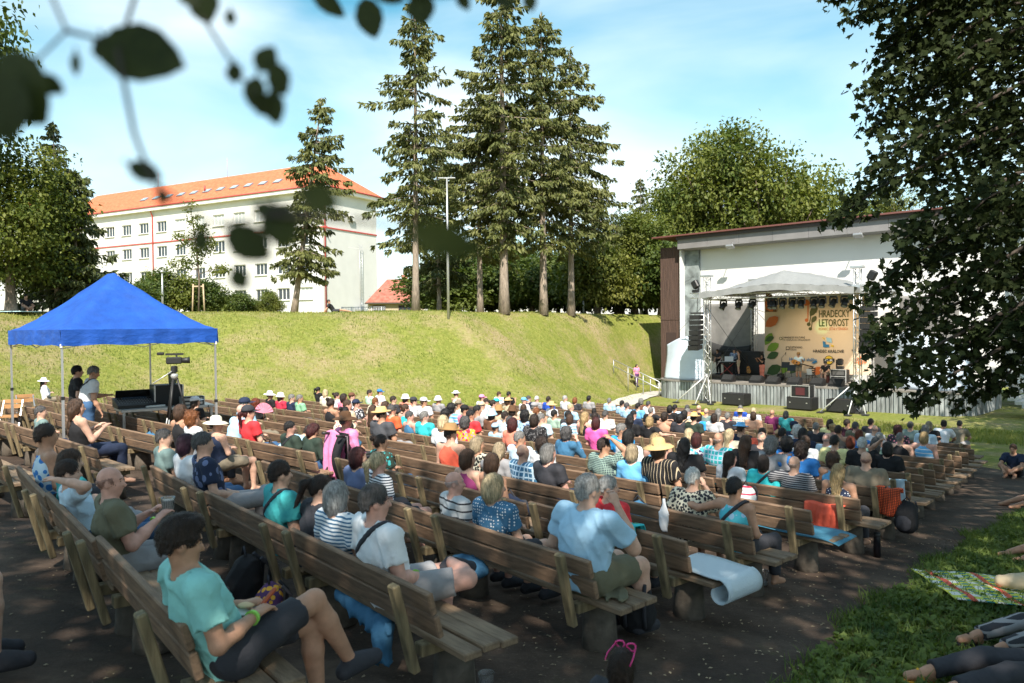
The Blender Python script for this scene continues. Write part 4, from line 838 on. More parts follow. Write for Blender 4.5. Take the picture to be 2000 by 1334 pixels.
    txt('HRADECKÝ', 1042, 380, 65, 292, OL); txt('LETOROST', 1042, 463, 65, 280, OL); txt('KONEC LÉTA V ŠIRÁKU', 1042, 500, 24, 270, ORG, False)
    txt('HRADECKÁ KULTURNÍ', 722, 575, 16, 192, BK); txt('A VZDĚLÁVACÍ SPOLEČNOST', 722, 598, 16, 244, BK, False); txt('LETNÍ KINO', 787, 668, 18, 104, BK); txt('ŠIRÁK', 787, 690, 16, 52, BK, False)
    txt('HRADEC KRÁLOVÉ', 990, 706, 26, 286, BK); txt('Hradecké služby', 768, 782, 28, 258, BL); txt('KO', 1350, 697, 20, 40, BK)
    lay = [0]
    def shape(poly, mat, name='print'):
        lay[0] += 1; yy = w - .05 - .0012 * (lay[0] % 9); pts = [Z7(*p) for p in poly]; me = MB().add([(x, yy, z) for x, z in pts], [tuple(range(len(pts)))]).mesh(name, mat); return obj(name, me, bn)
    def leafp(x, y, L, W, a, mat):
        a = R(a); c, s = math.cos(a), math.sin(a); q = []
        for (lx, ly) in [(0, 0), (.25, .36), (.55, .5), (.85, .3), (1, 0), (.85, -.3), (.55, -.5), (.25, -.36)]: q.append((x + c * lx * L - s * ly * W, y + s * lx * L + c * ly * W))
        shape(q, mat)
    def circ(x, y, r, mat, n=20): shape([(x + r * math.cos(6.283 * k / n), y + r * math.sin(6.283 * k / n)) for k in range(n)], mat)
    shape([(548, 150), (600, 160), (645, 240), (650, 330), (548, 330)], DB); leafp(546, 230, 120, 70, 55, ORG); leafp(546, 468, 150, 90, -38, ORG); leafp(546, 640, 130, 70, -62, GRN); leafp(560, 690, 130, 80, -30, GRN); leafp(546, 600, 90, 50, -25, DG); leafp(560, 760, 120, 70, -25, DG); leafp(560, 905, 150, 100, -28, DG); leafp(700, 905, 110, 70, -60, GRN); leafp(776, 905, 120, 70, -50, DG); leafp(1010, 918, 90, 80, -60, ORG); leafp(1195, 920, 60, 50, -60, ORG)  # the brown polygon paints a shadow on the banner's upper left corner
    leafp(878, 234, 90, 60, 12, ORG); shape([(938, 250), (950, 260), (946, 395), (938, 395)], ORG); circ(931, 407, 17, ORG); leafp(962, 372, 120, 62, -58, OL); shape([(966, 360), (974, 360), (962, 440), (954, 440)], OL); circ(950, 445, 18, OL); leafp(976, 430, 76, 44, -55, OL); shape([(978, 425), (985, 425), (978, 480), (971, 480)], OL); circ(965, 487, 16, OL)
    circ(690, 577, 15, DG); circ(690, 577, 10, BA); shape([(710, 555), (713, 555), (713, 600), (710, 600)], BK); shape([(738, 652), (772, 652), (772, 684), (738, 684)], BK); shape([(744, 658), (766, 658), (766, 678), (744, 678)], BA); shape([(778, 645), (781, 645), (781, 690), (778, 690)], BK)
    shape([(1112, 565), (1160, 575), (1166, 618), (1118, 606)], LB); shape([(1080, 602), (1106, 606), (1106, 632), (1138, 632), (1140, 658), (1084, 658)], BL); shape([(1072, 565), (1096, 570), (1094, 588)], YE); shape([(1154, 634), (1182, 640), (1178, 658), (1160, 652)], YE); leafp(975, 808, 60, 22, -20, BL)
    circ(1138, 778, 42, BK, 26); circ(1138, 778, 37, YE, 26); shape([(1086, 764), (1190, 764), (1190, 792), (1086, 792)], BK); txt('C·R', 1100, 788, 18, 76, TRIMW)
    circ(1432, 800, 24, ORG, 22)
    for k in range(7): leafp(1432 + 26 * math.cos(R(-180 + 30 * k)), 800 + 26 * math.sin(R(-180 + 30 * k)), 34, 12, -180 + 30 * k, ORG)
build_backdrops()
def build_stage_gear():
    LM = M('black lamp body', (.015, .015, .016), .45); g = 'moving head lamps under the front truss'
    lam = [(1413, .35, 'leftmost stage lamp, tilted left'), (1443, .0, 'second stage lamp from the left'), (1470, .25, 'third stage lamp from the left, near the rear tower'), (1506, .1, 'stage lamp just right of the rear left tower'), (1512, -.2, 'stage lamp left of the note emblem, half behind another'), (1529, 0, 'stage lamp above the left green light spot'), (1548, 0, 'small stage lamp above the orange note'), (1565, -.1, 'large stage lamp above the emblem'), (1590, 0, 'stage lamp above the lettering'), (1606, 0, 'twin blinder lamp above the lettering'), (1628, .3, 'stage lamp with open flaps near the right tower'), (1650, 0, 'rightmost stage lamp beside the right tower')]
    for i, (px, tl, lab) in enumerate(lam):
        x, z = P2S(px, 580, .15); t = sthing('stage_lamp', lab, 'stage lamp', x, .15, 6.17, 0, g)
        MB().box((0, 0, -.06), (.34, .22, .13), None, .03).build('base', LM, t)
        y = MB(); y.box((-.19, 0, -.26), (.05, .14, .32), None, .01); y.box((.19, 0, -.26), (.05, .14, .32), None, .01); y.box((0, 0, -.115), (.40, .14, .03)); y.build('yoke', LM, t)
        rot = Matrix.Rotation(tl, 4, 'Y') @ Matrix.Rotation(R(-28), 4, 'X'); h = MB(); h.lathe([(.0, .20), (.13, .17), (.155, .05), (.15, -.12), (.17, -.26), (.0, -.262)], (0, 0, 0), 14); o = h.build('head', LM, t); o.matrix_local = Matrix.Translation((0, 0, -.36)) @ rot
        MB().lathe([(0, -.266), (.13, -.266), (.13, -.27)], (0, 0, 0), 14).build('lens', M('lamp lens', (.25, .27, .28), .08), o)
        if i in (3, 6, 8, 10, 5, 11):                               # lamps that are lit in the picture: warm wash, two green spots
            green = i in (5, 11); ld = bpy.data.lights.new('lamp_beam', 'SPOT'); ld.energy = 260 if green else 170; ld.color = (.25, 1, .35) if green else (1, .80, .50); ld.spot_size = R(11 if green else 62); ld.spot_blend = .6; ld.shadow_soft_size = .12
            lo = bpy.data.objects.new('lamp_beam', ld); COL.objects.link(lo); lo.parent = t; lo.location = (0, .35, -.55); tv = Vector((0, 5.3, -1.2 if green else -2.6)); lo.rotation_euler = tv.to_track_quat('-Z', 'Y').to_euler()
    for s, lab in ((-1, 'black hanging line array speaker column on the left tower'), (1, 'black hanging line array speaker column on the right tower')):
        x = s * (TW + .62); t = sthing('line_array_speaker', lab, 'speaker', x, -.12, 3.15); n = 7 if s < 0 else 8
        for k in range(n):
            c = obj('cabinet', MB().prism([(-.30, 0), (.26, .03), (.26, .25), (-.30, .28)], 'x', -.34, .34).mesh('cabinet', BLACK), t, (0, -.004 * (n - k) ** 2, .30 * k + .05)); c.rotation_euler = (R((k - n) * -1.2), 0, 0); MB().box((0, -.306, .14), (.60, .012, .235)).build('grille', GRILL, c)
        MB().box((0, 0, .30 * n + .14), (.6, .5, .1)).build('fly_bar', M('dark steel plate'), t); MB().tube([(0, 0, .30 * n + .15), (0, .1, 3.2)], .02, 6).build('chain', M('dark steel plate'), t)
    for s, lab in ((-1, 'black stage lamp clamped on top of the left tower'), (1, 'black stage lamp clamped on top of the right tower')):
        t = sthing('tower_lamp', lab, 'stage lamp', s * (TW + .75), -.05, 6.62)
        MB().box((0, 0, .1), (.36, .26, .18), None, .03).build('base', LM, t); MB().box((0, 0, .5), (.4, .3, .5), Matrix.Rotation(.5 * s, 3, 'Y'), .06).build('head', LM, t); MB().box((-.2 * s, 0, .36), (.05, .14, .45), None, .01).build('yoke', LM, t)
    # subs on the grass and case stack
    for px, py, lab in ((1448, 800, 'black bass speaker on the grass, leftmost of three'), (1577, 812, 'black bass speaker on the grass under the case stack'), (1672 - 38 + 22, 817, 'black bass speaker on the grass beside the right tower')):
        x, _ = P2S(px - 12, py - 5, -.3); t = sthing('bass_speaker', lab, 'speaker', x, -.15, .02, R(-4), 'bass speakers in front of the stage')
        MB().box((0, 0, .36), (1.42, .82, .66), None, .02).build('cabinet', BLACK, t); MB().box((0, -.415, .36), (1.34, .012, .58)).build('grille', GRILL, t)
        for sx in (-.5, .45): MB().box((sx, -.425, .40), (.08, .006, .05)).build('badge', M('silver badge', (.6, .6, .6), .3, .5), t)
    x, _ = P2S(1510, 760, .4); CS = M('silver case edge', (.6, .6, .6), .35, .6)
    t = sthing('rack_case', 'dark flight case with silver edges stacked on the middle bass speaker', 'flight case', P2S(1565, 800, -.3)[0] + .02, -.15, .70); MB().box((0, 0, .33), (.98, .66, .62), None, .01).build('box', BLACK, t)
    for sx in (-.5, .5):
        for sy in (-.34, .34): MB().box((sx, sy, .33), (.045, .045, .64)).build('edge', CS, t)
    for z in (.02, .64): MB().box((0, -.345, z), (.98, .03, .04)).build('edge', CS, t)
    MB().box((0, -.34, .33), (.5, .02, .4)).build('panel', M('wine red rack front', (.09, .02, .025), .5), t)
    def wedge(x, y, z, lab, rz=0): 
        t = sthing('monitor_speaker', lab, 'speaker', x, y, z, rz, 'wedge monitor speakers along the stage edge'); MB().prism([(-.25, 0), (.30, 0), (.30, .12), (-.06, .42), (-.25, .34)], 'x', -.36, .36).build('cabinet', BLACK, t); MB().bar((0, .31, .14), (0, -.04, .43), .62, .012, (0, 1, 1)).build('grille', GRILL, t)
    for px, yy, lab in ((1423, 1.75, 'wedge monitor in front of the keyboard corner'), (1478, 1.9, 'wedge monitor in front of the violinist'), (1510, 1.6, 'wedge monitor on the stage edge above the case stack'), (1552, 1.8, 'wedge monitor at the feet of the guitarist'), (1597, 1.75, 'wedge monitor left of the drum box player'), (1634, 1.9, 'wedge monitor nearest the right tower')):
        wedge(P2S(px, 750, yy)[0], yy, SZ + .005, lab, R(180))
    # chair, stands, cases at the back
    WD = M('dark chair wood', (.06, .035, .025), .5); x = P2S(1583, 735, 3.6)[0]; t = sthing('folding_chair', 'dark slatted wooden chair between the guitarist and the drum box player', 'chair', x, 3.6, SZ)
    MB().box((0, 0, .45), (.42, .42, .03)).build('seat', WD, t)
    for sx in (-.18, .18):
        MB().bar((sx, -.18, 0), (sx, -.18, .45), .035, .035).build('leg', WD, t); MB().bar((sx, .2, 0), (sx, .24, .9), .035, .035).build('leg', WD, t)
    for z in (.6, .72, .84): MB().box((0, .23, z), (.38, .02, .07)).build('back_slat', WD, t)
    sh = MB().box((-.05, -.05, .62), (.3, .02, .42), Matrix.Rotation(.3, 3, 'X')).build('sheet_music', TRIMW, None); sh.matrix_world = Matrix.Translation(t.location) @ Matrix.Rotation(ROT, 4, 'Z'); tag(sh, 'white sheet of paper leaning on the dark chair', 'paper')
    def stand(px, y, h, lab, music=False):
        x = P2S(px, 745, y)[0]; t = sthing('music_stand' if music else 'microphone_stand', lab, 'stand', x, y, SZ); mb = MB()
        for a in (0, 2.1, 4.2): mb.tube([(0, 0, .25), (.32 * math.cos(a), .32 * math.sin(a), .01)], .012, 5)
        mb.tube([(0, 0, .1), (0, 0, h)], .014, 6)
        if not music: mb.tube([(0, 0, h), (.25, 0, h + .3)], .01, 5)
        mb.build('tripod', LM, t)
        if music: MB().box((0, .02, h), (.48, .05, .36), Matrix.Rotation(-.4, 3, 'X')).build('desk', LM, t)
        else: MB().lathe([(0, .03), (.028, .02), (.03, 0), (.016, -.05), (.014, -.16)], (.25, 0, h + .32), 8).build('microphone', LM, t)
    stand(1527, 3.2, 1.45, 'tall microphone stand left of the guitarist'); stand(1534, 3.0, 1.05, 'black music stand beside the tall microphone stand', True); stand(1602, 2.9, .75, 'low microphone stand in front of the drum box player'); stand(1546, 2.6, .9, 'black music stand behind the monitor left of the guitarist', True)
    x = P2S(1641, 735, 4.4)[0]; t = sthing('equipment_rack', 'silver edged equipment case at the right end of the banner', 'flight case', x, 4.4, SZ); MB().box((0, 0, .42), (.85, .6, .75)).build('box', BLACK, t)
    for sx in (-.43, .43): MB().box((sx, -.3, .42), (.05, .05, .78)).build('edge', CS, t)
    for z in (.04, .40, .80): MB().box((0, -.302, z), (.81, .046, .045)).build('edge', CS, t)
    for z in (.2, .6): MB().box((0, -.306, z), (.66, .02, .22)).build('drawer', M('rack drawer', (.10, .10, .10), .4), t)
    t = sthing('floor_lamp', 'black moving head lamp standing on the equipment case', 'stage lamp', x, 4.4, SZ + .82); MB().box((0, 0, .09), (.4, .3, .17), None, .03).build('base', LM, t); MB().box((0, 0, .42), (.34, .34, .40), None, .09).build('head', LM, t); MB().box((-.2, 0, .34), (.05, .14, .4), None, .01).build('yoke', LM, t)
    t = sthing('round_lamp', 'round black floor lamp below the banner', 'stage lamp', P2S(1525, 730, 4.6)[0], 4.6, SZ); MB().lathe([(0, 0), (.2, .02), (.24, .2), (.2, .38), (0, .42)], (0, 0, .03), 14).build('housing', LM, t); MB().box((0, 0, .02), (.4, .3, .04)).build('base', LM, t)
    # keyboard corner
    t = sthing('keyboard', 'black keyboard on a stand in the dark left corner of the stage', 'keyboard', P2S(1420, 725, 4.0)[0], 4.0, SZ + .25, R(20)); MB().box((0, 0, .82), (1.25, .34, .10), None, .02).build('body', LM, t); MB().box((0, -.08, .875), (1.1, .14, .02)).build('keys', TRIMW, t); mb = MB()
    for sx in (-.4, .4): mb.tube([(sx, -.2, 0), (-sx, .2, .77)], .02, 6)
    mb.build('stand', M('red painted metal'), t)
    MB().box((.1, .18, 1.02), (.55, .02, .34), Matrix.Rotation(-.3, 3, 'X')).build('notes', TRIMW, t)
    t = sthing('riser', 'low dark platform under the keyboard corner', 'platform', P2S(1432, 735, 4.4)[0], 4.6, SZ + .002); MB().box((0, 0, .12), (3.6, 2.4, .24), None, .02).build('deck', M('riser ply', (.10, .08, .06), .7, noise=.3), t)
    t = sthing('side_wall_cases', 'row of black amplifier boxes behind the keyboard corner', 'amplifier', P2S(1450, 700, 5.4)[0], 5.5, SZ + .25); MB().box((0, 0, .75), (2.6, .5, 1.5), None, .03).build('cabinet', BLACK, t); MB().box((0, -.26, .75), (2.4, .02, 1.3)).build('grille', GRILL, t)
    # cables on the stage floor
    CB = M('black rubber cable', (.015, .015, .015), .6)
    for k in range(7):
        x0 = -5 + k * 1.45; pts = [(x0 + i * .28, 2.6 + .35 * math.sin(i * 1.3 + k) + random.uniform(-.1, .1), SZ + .015) for i in range(9)]
        tag(obj('stage_cable', MB().tube(pts, .012, 5).mesh('stage_cable', CB), None, (OX, OY, 0), ROT), 'black cable winding over the stage floor, ' + ('left end', 'beside the left monitor', 'behind the second monitor', 'by the case stack', 'at the guitarist', 'before the drum box player', 'right end')[k], 'cable', 'cables on the stage floor')
build_stage_gear()
# ------------------------------------------------------------------ people: one skinned surface for each body, clothes and hair as separate pieces
def seg(a, b, ra, rb, k=.025, kx=1.0, ky=1.0, side=(1, 0, 0)):
    a, b = np.array(a, float), np.array(b, float); ab = b - a; L2 = max(float(ab @ ab), 1e-9); m = max(ra, rb) * max(kx, ky, 1) + k + .03
    side = np.array(side, float)
    if kx != 1 or ky != 1:
        ax = ab / math.sqrt(L2); sd = side - ax * (side @ ax); sd /= np.linalg.norm(sd); fr = np.cross(ax, sd)
    def f(x, y, z):
        px, py, pz = x - a[0], y - a[1], z - a[2]; t = np.clip((px * ab[0] + py * ab[1] + pz * ab[2]) / L2, 0, 1)
        qx, qy, qz = px - t * ab[0], py - t * ab[1], pz - t * ab[2]
        if kx == 1 and ky == 1: return np.sqrt(qx * qx + qy * qy + qz * qz) - (ra + t * (rb - ra))
        s = qx * sd[0] + qy * sd[1] + qz * sd[2]; w = qx * fr[0] + qy * fr[1] + qz * fr[2]; l = qx * ax[0] + qy * ax[1] + qz * ax[2]
        return (np.sqrt((s / kx) ** 2 + (w / ky) ** 2 + l * l) - (ra + t * (rb - ra))) * min(kx, ky)
    return (f, np.minimum(a, b) - m, np.maximum(a, b) + m, k)
def ell(c, r, k=.02, rot=None):
    c = np.array(c, float); r = np.array(r, float); m = r.max() + k + .03; Rm = None if rot is None else np.array(rot.to_3x3().transposed())
    def f(x, y, z):
        px, py, pz = x - c[0], y - c[1], z - c[2]
        if Rm is not None: px, py, pz = (Rm[i, 0] * px + Rm[i, 1] * py + Rm[i, 2] * pz for i in range(3))
        q = np.sqrt((px / r[0]) ** 2 + (py / r[1]) ** 2 + (pz / r[2]) ** 2); return (q - 1) * r.min()
    return (f, c - m, c + m, k)
def surface(prims, h, cuts=(), bumps=None):
    """blend the shapes on a grid and skin the zero level with quads"""
    lo = np.min([p[1] for p in prims], 0) - 2 * h; hi = np.max([p[2] for p in prims], 0) + 2 * h; n = np.ceil((hi - lo) / h).astype(int) + 1
    F = np.ones(n, np.float32); ax = [lo[i] + h * np.arange(n[i]) for i in range(3)]
    for f, a, b, k in prims:
        i0 = np.maximum(((a - lo) / h).astype(int), 0); i1 = np.minimum(((b - lo) / h).astype(int) + 2, n); s = tuple(slice(i0[i], i1[i]) for i in range(3))
        d = f(ax[0][s[0]][:, None, None], ax[1][s[1]][None, :, None], ax[2][s[2]][None, None, :]); g = F[s]; hh = np.clip(.5 + .5 * (g - d) / k, 0, 1); F[s] = g * (1 - hh) + d * hh - k * hh * (1 - hh)
    X, Y, Z = ax[0][:, None, None], ax[1][None, :, None], ax[2][None, None, :]
    if bumps: F = F + bumps(X, Y, Z)
    for c in cuts: F = np.maximum(F, c(X, Y, Z))
    S = F < 0; nx, ny, nz = F.shape; c8 = [(i, j, k) for i in (0, 1) for j in (0, 1) for k in (0, 1)]
    cn = sum(S[i:nx - 1 + i, j:ny - 1 + j, k:nz - 1 + k].astype(np.int8) for i, j, k in c8); act = (cn > 0) & (cn < 8); ids = np.argwhere(act); I, J, K = ids.T
    num = np.zeros(len(ids)); acc = np.zeros((len(ids), 3)); lookup = np.full(act.shape, -1, np.int64); lookup[act] = np.arange(len(ids))
    for axis in range(3):
        o = [q for q in range(3) if q != axis]
        for u_ in (0, 1):
            for v_ in (0, 1):
                d0 = [0, 0, 0]; d0[o[0]] = u_; d0[o[1]] = v_; d1 = list(d0); d1[axis] = 1
                A = F[I + d0[0], J + d0[1], K + d0[2]]; B = F[I + d1[0], J + d1[1], K + d1[2]]; m = (A < 0) != (B < 0); t = np.where(m, A / np.where(m, A - B, 1), 0)
                w = np.zeros((len(ids), 3)); w[:, o[0]] = u_; w[:, o[1]] = v_; w[:, axis] = t; acc += w * m[:, None]; num += m
    V = lo + (ids + acc / num[:, None]) * h; Q = []
    for axis in range(3):
        o = [(1, 2), (2, 0), (0, 1)][axis]; sl = [slice(1, -1)] * 3; sl[axis] = slice(0, -1); s2 = list(sl); s2[axis] = slice(1, None); a, b = S[tuple(sl)], S[tuple(s2)]; e = np.argwhere(a != b); off = np.ones(3, int); off[axis] = 0; e0 = e + off
        flip = b[tuple(e.T)]
        def cell(du, dv): q = e0.copy(); q[:, o[0]] -= du; q[:, o[1]] -= dv; return lookup[tuple(q.T)]
        q = np.stack([cell(1, 1), cell(0, 1), cell(0, 0), cell(1, 0)], 1); q[flip] = q[flip][:, ::-1]; Q.append(q)
    Q = np.concatenate(Q); Q = Q[(Q >= 0).all(1)]; return V, Q
ARMS = {  # elbow and wrist relative to the shoulder; x points outwards
    'lap': ((.06, .03, -.27), (-.08, .25, -.33)), 'side': ((.10, -.02, -.27), (.08, .2, -.36)), 'crossed': ((.06, .06, -.25), (-.20, .20, -.20)), 'back': ((.25, -.06, -.09), (.47, -.03, -.06)), 'cup': ((.05, .10, -.26), (-.06, .30, -.12)),
    'eat': ((.08, .05, -.26), (-.08, .29, -.22)), 'head': ((.17, .10, .13), (-.04, .0, .30)), 'behind': ((.27, .06, .13), (.0, -.13, .17)), 'knees': ((.06, .2, -.22), (-.06, .37, -.32)), 'chin': ((.05, .2, -.22), (-.12, .22, .06)), 'hang': ((.05, -.02, -.28), (.06, .08, -.50)),
    'phone': ((.06, .08, -.24), (-.08, .28, -.04)), 'desk': ((.05, .06, -.27), (.0, .30, -.26)), 'strum': ((.10, .0, -.26), (-.12, .22, -.30)), 'fret': ((.12, .10, -.22), (.16, .32, -.08)), 'violin': ((.06, .18, -.18), (.02, .38, .02)), 'bow': ((.16, .10, -.16), (.0, .32, .0)), 'prop': ((.10, -.16, -.24), (.16, -.30, -.42))}
POSES = {'p0': {}, 'p1': dict(yaw=38), 'p2': dict(lean=20, arms=('knees', 'knees'), yaw=8, pitch=8), 'p3': dict(arms=('crossed', 'crossed'), yaw=-28), 'p4': dict(arms=('lap', 'back')), 'p5': dict(arms=('phone', 'phone'), pitch=18), 'p6': dict(arms=('lap', 'head'), yaw=-20), 'p7': dict(lean=-14, yaw=-14, legs='cross'), 'p8': dict(lean=4, arms=('side', 'chin'), yaw=-8),
    'bend': dict(lean=62, arms=('knees', 'knees'), pitch=20), 'cupR': dict(arms=('lap', 'cup'), yaw=-8), 'boy': dict(lean=-24, arms=('eat', 'eat'), yaw=-6, pitch=10, legs='over'), 'behind': dict(lean=-20, arms=('lap', 'behind'), yaw=-10, legs='out'), 'cups': dict(lean=-8, arms=('cup', 'cup'), yaw=-22), 'down': dict(lean=8, pitch=26, yaw=-26), 'lookR': dict(yaw=-46),
    'stand': dict(stand=1, lean=2, arms=('hang', 'hang')), 'desk': dict(stand=1, lean=14, arms=('desk', 'hang'), pitch=16, yaw=-10), 'guitar': dict(stand=1, lean=2, arms=('fret', 'strum')), 'violin': dict(stand=1, lean=0, arms=('violin', 'bow'), yaw=24, pitch=8), 'walk': dict(stand=1, lean=4, arms=('hang', 'hang'), walk=1), 'drum': dict(lean=16, arms=('knees', 'knees'), pitch=10), 'lie': dict(lean=-72, arms=('behind', 'behind'), legs='up', pitch=30), 'floor': dict(lean=-34, arms=('prop', 'prop'), floor=1), 'floorsit': dict(lean=14, arms=('knees', 'knees'), floor=2, pitch=12)}
def skeleton(p):
    J = {}; st = p.get('stand'); ph = R(p.get('lean', -9)); pel = np.array([0, -.09, .55]) if not st else np.array([0, 0, .93]); d = np.array([0, math.sin(ph), math.cos(ph)]); fw = np.array([0, math.cos(ph), -math.sin(ph)])
    if p.get('floor'): pel = np.array([0, 0, .12])
    J['pel'] = pel; J['chest'] = pel + d * .30; J['neck'] = pel + d * .475; J['d'] = d
    hp = ph * .35 if ph < .5 else ph * .8
    J['head'] = J['neck'] + np.array([0, math.sin(hp) * .15 + .015, math.cos(hp) * .15]); J['hrot'] = Matrix.Rotation(R(p.get('yaw', 0)), 4, 'Z') @ Matrix.Rotation(-R(p.get('pitch', 0)), 4, 'X')
    for s, side, arm in ((-1, 'L', 0), (1, 'R', 1)):
        sh = pel + d * .425 + np.array([s * .185, 0, 0]); e, w = ARMS[p.get('arms', ('lap', 'lap'))[arm]]; J['sh' + side] = sh; lim = 1.0
        J['el' + side] = sh + np.array([e[0] * s, e[1], e[2]]); J['wr' + side] = sh + np.array([w[0] * s, w[1], w[2]]); J['hip' + side] = pel + np.array([s * .09, .02, -.01])
        lg = p.get('legs', 'sit')
        if st: kn, an = (s * .10, .03, .50), (s * .11, 0, .09)
        else: kn, an = (s * .12, .40, .53), (s * .12, .41, .10)
        if p.get('walk'): kn, an = ((s * .09, .14 * s + .04, .5), (s * .09, .26 * s - .06, .10 if s > 0 else .16))
        if lg == 'out': kn, an = (s * .15, .40, .54), (s * .14, .66, .10)
        if lg == 'cross' and s > 0: kn, an = (.30, .34, .60), (-.06, .42, .62)
        if lg == 'over' and s > 0: kn, an = (.0, .40, .68), (-.02, .62, .28)
        if lg == 'over' and s < 0: kn, an = (-.06, .40, .54), (-.05, .44, .10)
        if lg == 'up': kn, an = (s * .10, .36, .98), (s * .10, .62, .58)
        if p.get('floor') == 1: kn, an = (s * .13, .44, .17), (s * .13, .86, .10)
        if p.get('floor') == 2: kn, an = (s * .22, .36, .30), (-s * .10, .34, .09)
        J['kn' + side], J['an' + side] = np.array(kn), np.array(an)
    J['neckr'] = .056; return J
def headpt(J, v): return J['head'] + np.array(J['hrot'].to_3x3() @ Vector(v))
def body_prims(J, bw=1.0, fine=False, bare=True):
    P = []; pel, ch, nk = J['pel'], J['chest'], J['neck']; d = J['d']; hr = J['hrot']
    P += [seg(J['hipL'], J['hipR'], .11, .11, .04), seg(pel, ch, .118 * bw, .128 * bw, .05, 1.18, .86), seg(ch, pel + d * .40, .128 * bw, .085, .05, 1.25, .80), seg(J['shL'], J['shR'], .058, .058, .05), seg(pel + d * .40, J['head'] + np.array([0, -.012, -.03]), .062, .054, .03)]
    P += [ell(headpt(J, (0, -.006, .020)), (.071, .090, .088), .02, hr), ell(headpt(J, (0, .028, -.045)), (.056, .062, .074), .03, hr), ell(headpt(J, (0, .052, -.092)), (.028, .026, .021), .02, hr)]
    P += [seg(headpt(J, (0, .084, .0)), headpt(J, (0, .106, -.038)), .010, .015, .010), ell(headpt(J, (0, .082, -.068)), (.024, .013, .008), .008, hr), ell(headpt(J, (0, .078, .022)), (.050, .014, .010), .015, hr)]
    for s in (-1, 1): P.append(ell(headpt(J, (s * .073, -.006, -.018)), (.011, .022, .033), .008, hr)); P.append(ell(headpt(J, (s * .030, .066, -.032)), (.022, .020, .022), .015, hr))
    for side, s in (('L', -1), ('R', 1)):
        a, e, w = J['sh' + side], J['el' + side], J['wr' + side]; P += [seg(a, e, .052 * bw, .041 * bw, .03), seg(e, e * .55 + w * .45, .041 * bw, .041 * bw, .02), seg(e * .55 + w * .45, w, .041 * bw, .026, .02)]
        dr = w - e; dr /= np.linalg.norm(dr); sd = np.cross(dr, np.array([0, 0, 1.])); sd = sd / max(np.linalg.norm(sd), 1e-6); up = np.cross(sd, dr); c = w + dr * .045
        P.append(seg(w, w + dr * .08, .024, .034, .012, 1.25, .55, sd)); fr_ = .0088 if fine else .0115; curl = 1.0
        for q, (o, l) in enumerate(((-.031, .030), (-.0105, .036), (.0105, .038), (.031, .034))):
            k0 = w + dr * .095 + sd * o; k1 = k0 + (dr * math.cos(.45 * curl) - up * math.sin(.45 * curl)) * l; k2 = k1 + (dr * math.cos(1.15 * curl) - up * math.sin(1.15 * curl)) * l * .9
            P += [seg(k0 - dr * .02, k1, fr_ * 1.08, fr_, .004), seg(k1, k2, fr_, fr_ * .85, .004)]
        tb = w + dr * .03 - sd * s * .028; t1 = tb + (dr * .6 - sd * s * .75 - up * .2) * .038; P += [seg(tb, t1, fr_ * 1.35, fr_ * 1.15, .006), seg(t1, t1 + (dr * .9 - sd * s * .2 - up * .3) * .034, fr_ * 1.15, fr_, .004)]
        h, k_, an = J['hip' + side], J['kn' + side], J['an' + side]; P += [seg(h, k_, .092 * bw, .060 * bw, .03), seg(k_, k_ * .65 + an * .35, .056 * bw, .060 * bw, .02), seg(k_ * .65 + an * .35, an, .060 * bw, .036, .02)]
        f = foot_dir(J, side); P += [seg(an + np.array([0, 0, -.01]), an + f * .15 + np.array([0, 0, -.06]), .036, .030, .02, 1.0, 1.0), seg(an + np.array([0, 0, -.045]) - f * .035, an + f * .16 + np.array([0, 0, -.068]), .030, .026, .02)]
    return P
def foot_dir(J, side):
    v = J['kn' + side] - J['an' + side]; v = v / np.linalg.norm(v); f = np.array([0, 1., 0]); f = f - v * (f @ v) * .6; return f / np.linalg.norm(f)
def plane(p, n): p, n = np.array(p, float), np.array(n, float); n = n / np.linalg.norm(n); return lambda x, y, z: (x - p[0]) * n[0] + (y - p[1]) * n[1] + (z - p[2]) * n[2]
def wrinkle(a=.004, f=1.0): return lambda x, y, z: a * (.6 - (1 - np.abs(np.sin(f * (17 * z + 12 * x + 4 * np.sin(6 * y + 5 * x))))) ** 3 * 1.5 - .9 * (1 - np.abs(np.sin(f * (13 * z - 15 * x + 3 * np.sin(8 * y + 2 + 4 * z))))) ** 3 - .35 * np.sin(31 * z + 23 * y) * np.sin(27 * x + 9 * z))
def limited(prim, cut):
    f, a, b, k = prim; return (lambda x, y, z: np.maximum(f(x, y, z), cut(x, y, z)), a, b, k)
def shirt_prims(J, kind, bw=1.0):
    pel, ch, d = J['pel'], J['chest'], J['d']; g = .016; top = plane(pel + d * (.53 if kind != 'tank' else .462), d)
    P = [limited(seg(pel - d * .05, ch, .128 * bw + g, .130 * bw + g, .05, 1.20, .90), plane(pel - d * .10, -d)), limited(seg(ch, pel + d * .415, .130 * bw + g, .080 + g, .05, 1.25, .82), top)]
    if kind != 'tank':
        P.append(limited(seg(J['shL'], J['shR'], .064 + g * .6, .064 + g * .6, .05), top))
    else:
        for s in ('L', 'R'): P.append(limited(seg(J['sh' + s] * .62 + J['sh' + ('R' if s == 'L' else 'L')] * .38, J['chest'], .052, .10, .03), top))
    for s in ('L', 'R'):
        if kind == 'tank': continue
        a, e, w = J['sh' + s], J['el' + s], J['wr' + s]
        if kind == 'long': P += [seg(a, e, .062 * bw + .006, .054 * bw, .03), limited(seg(e, w, .054 * bw, .038, .02), plane(e + (w - e) * .93, w - e))]
        else: P.append(limited(seg(a, a + (e - a) * .85, .064 * min(bw, 1.12) + .012, .070 * min(bw, 1.1) + .013, .03), plane(a + (e - a) * (.66 if kind == 'tee' else .4), e - a)))
    return P
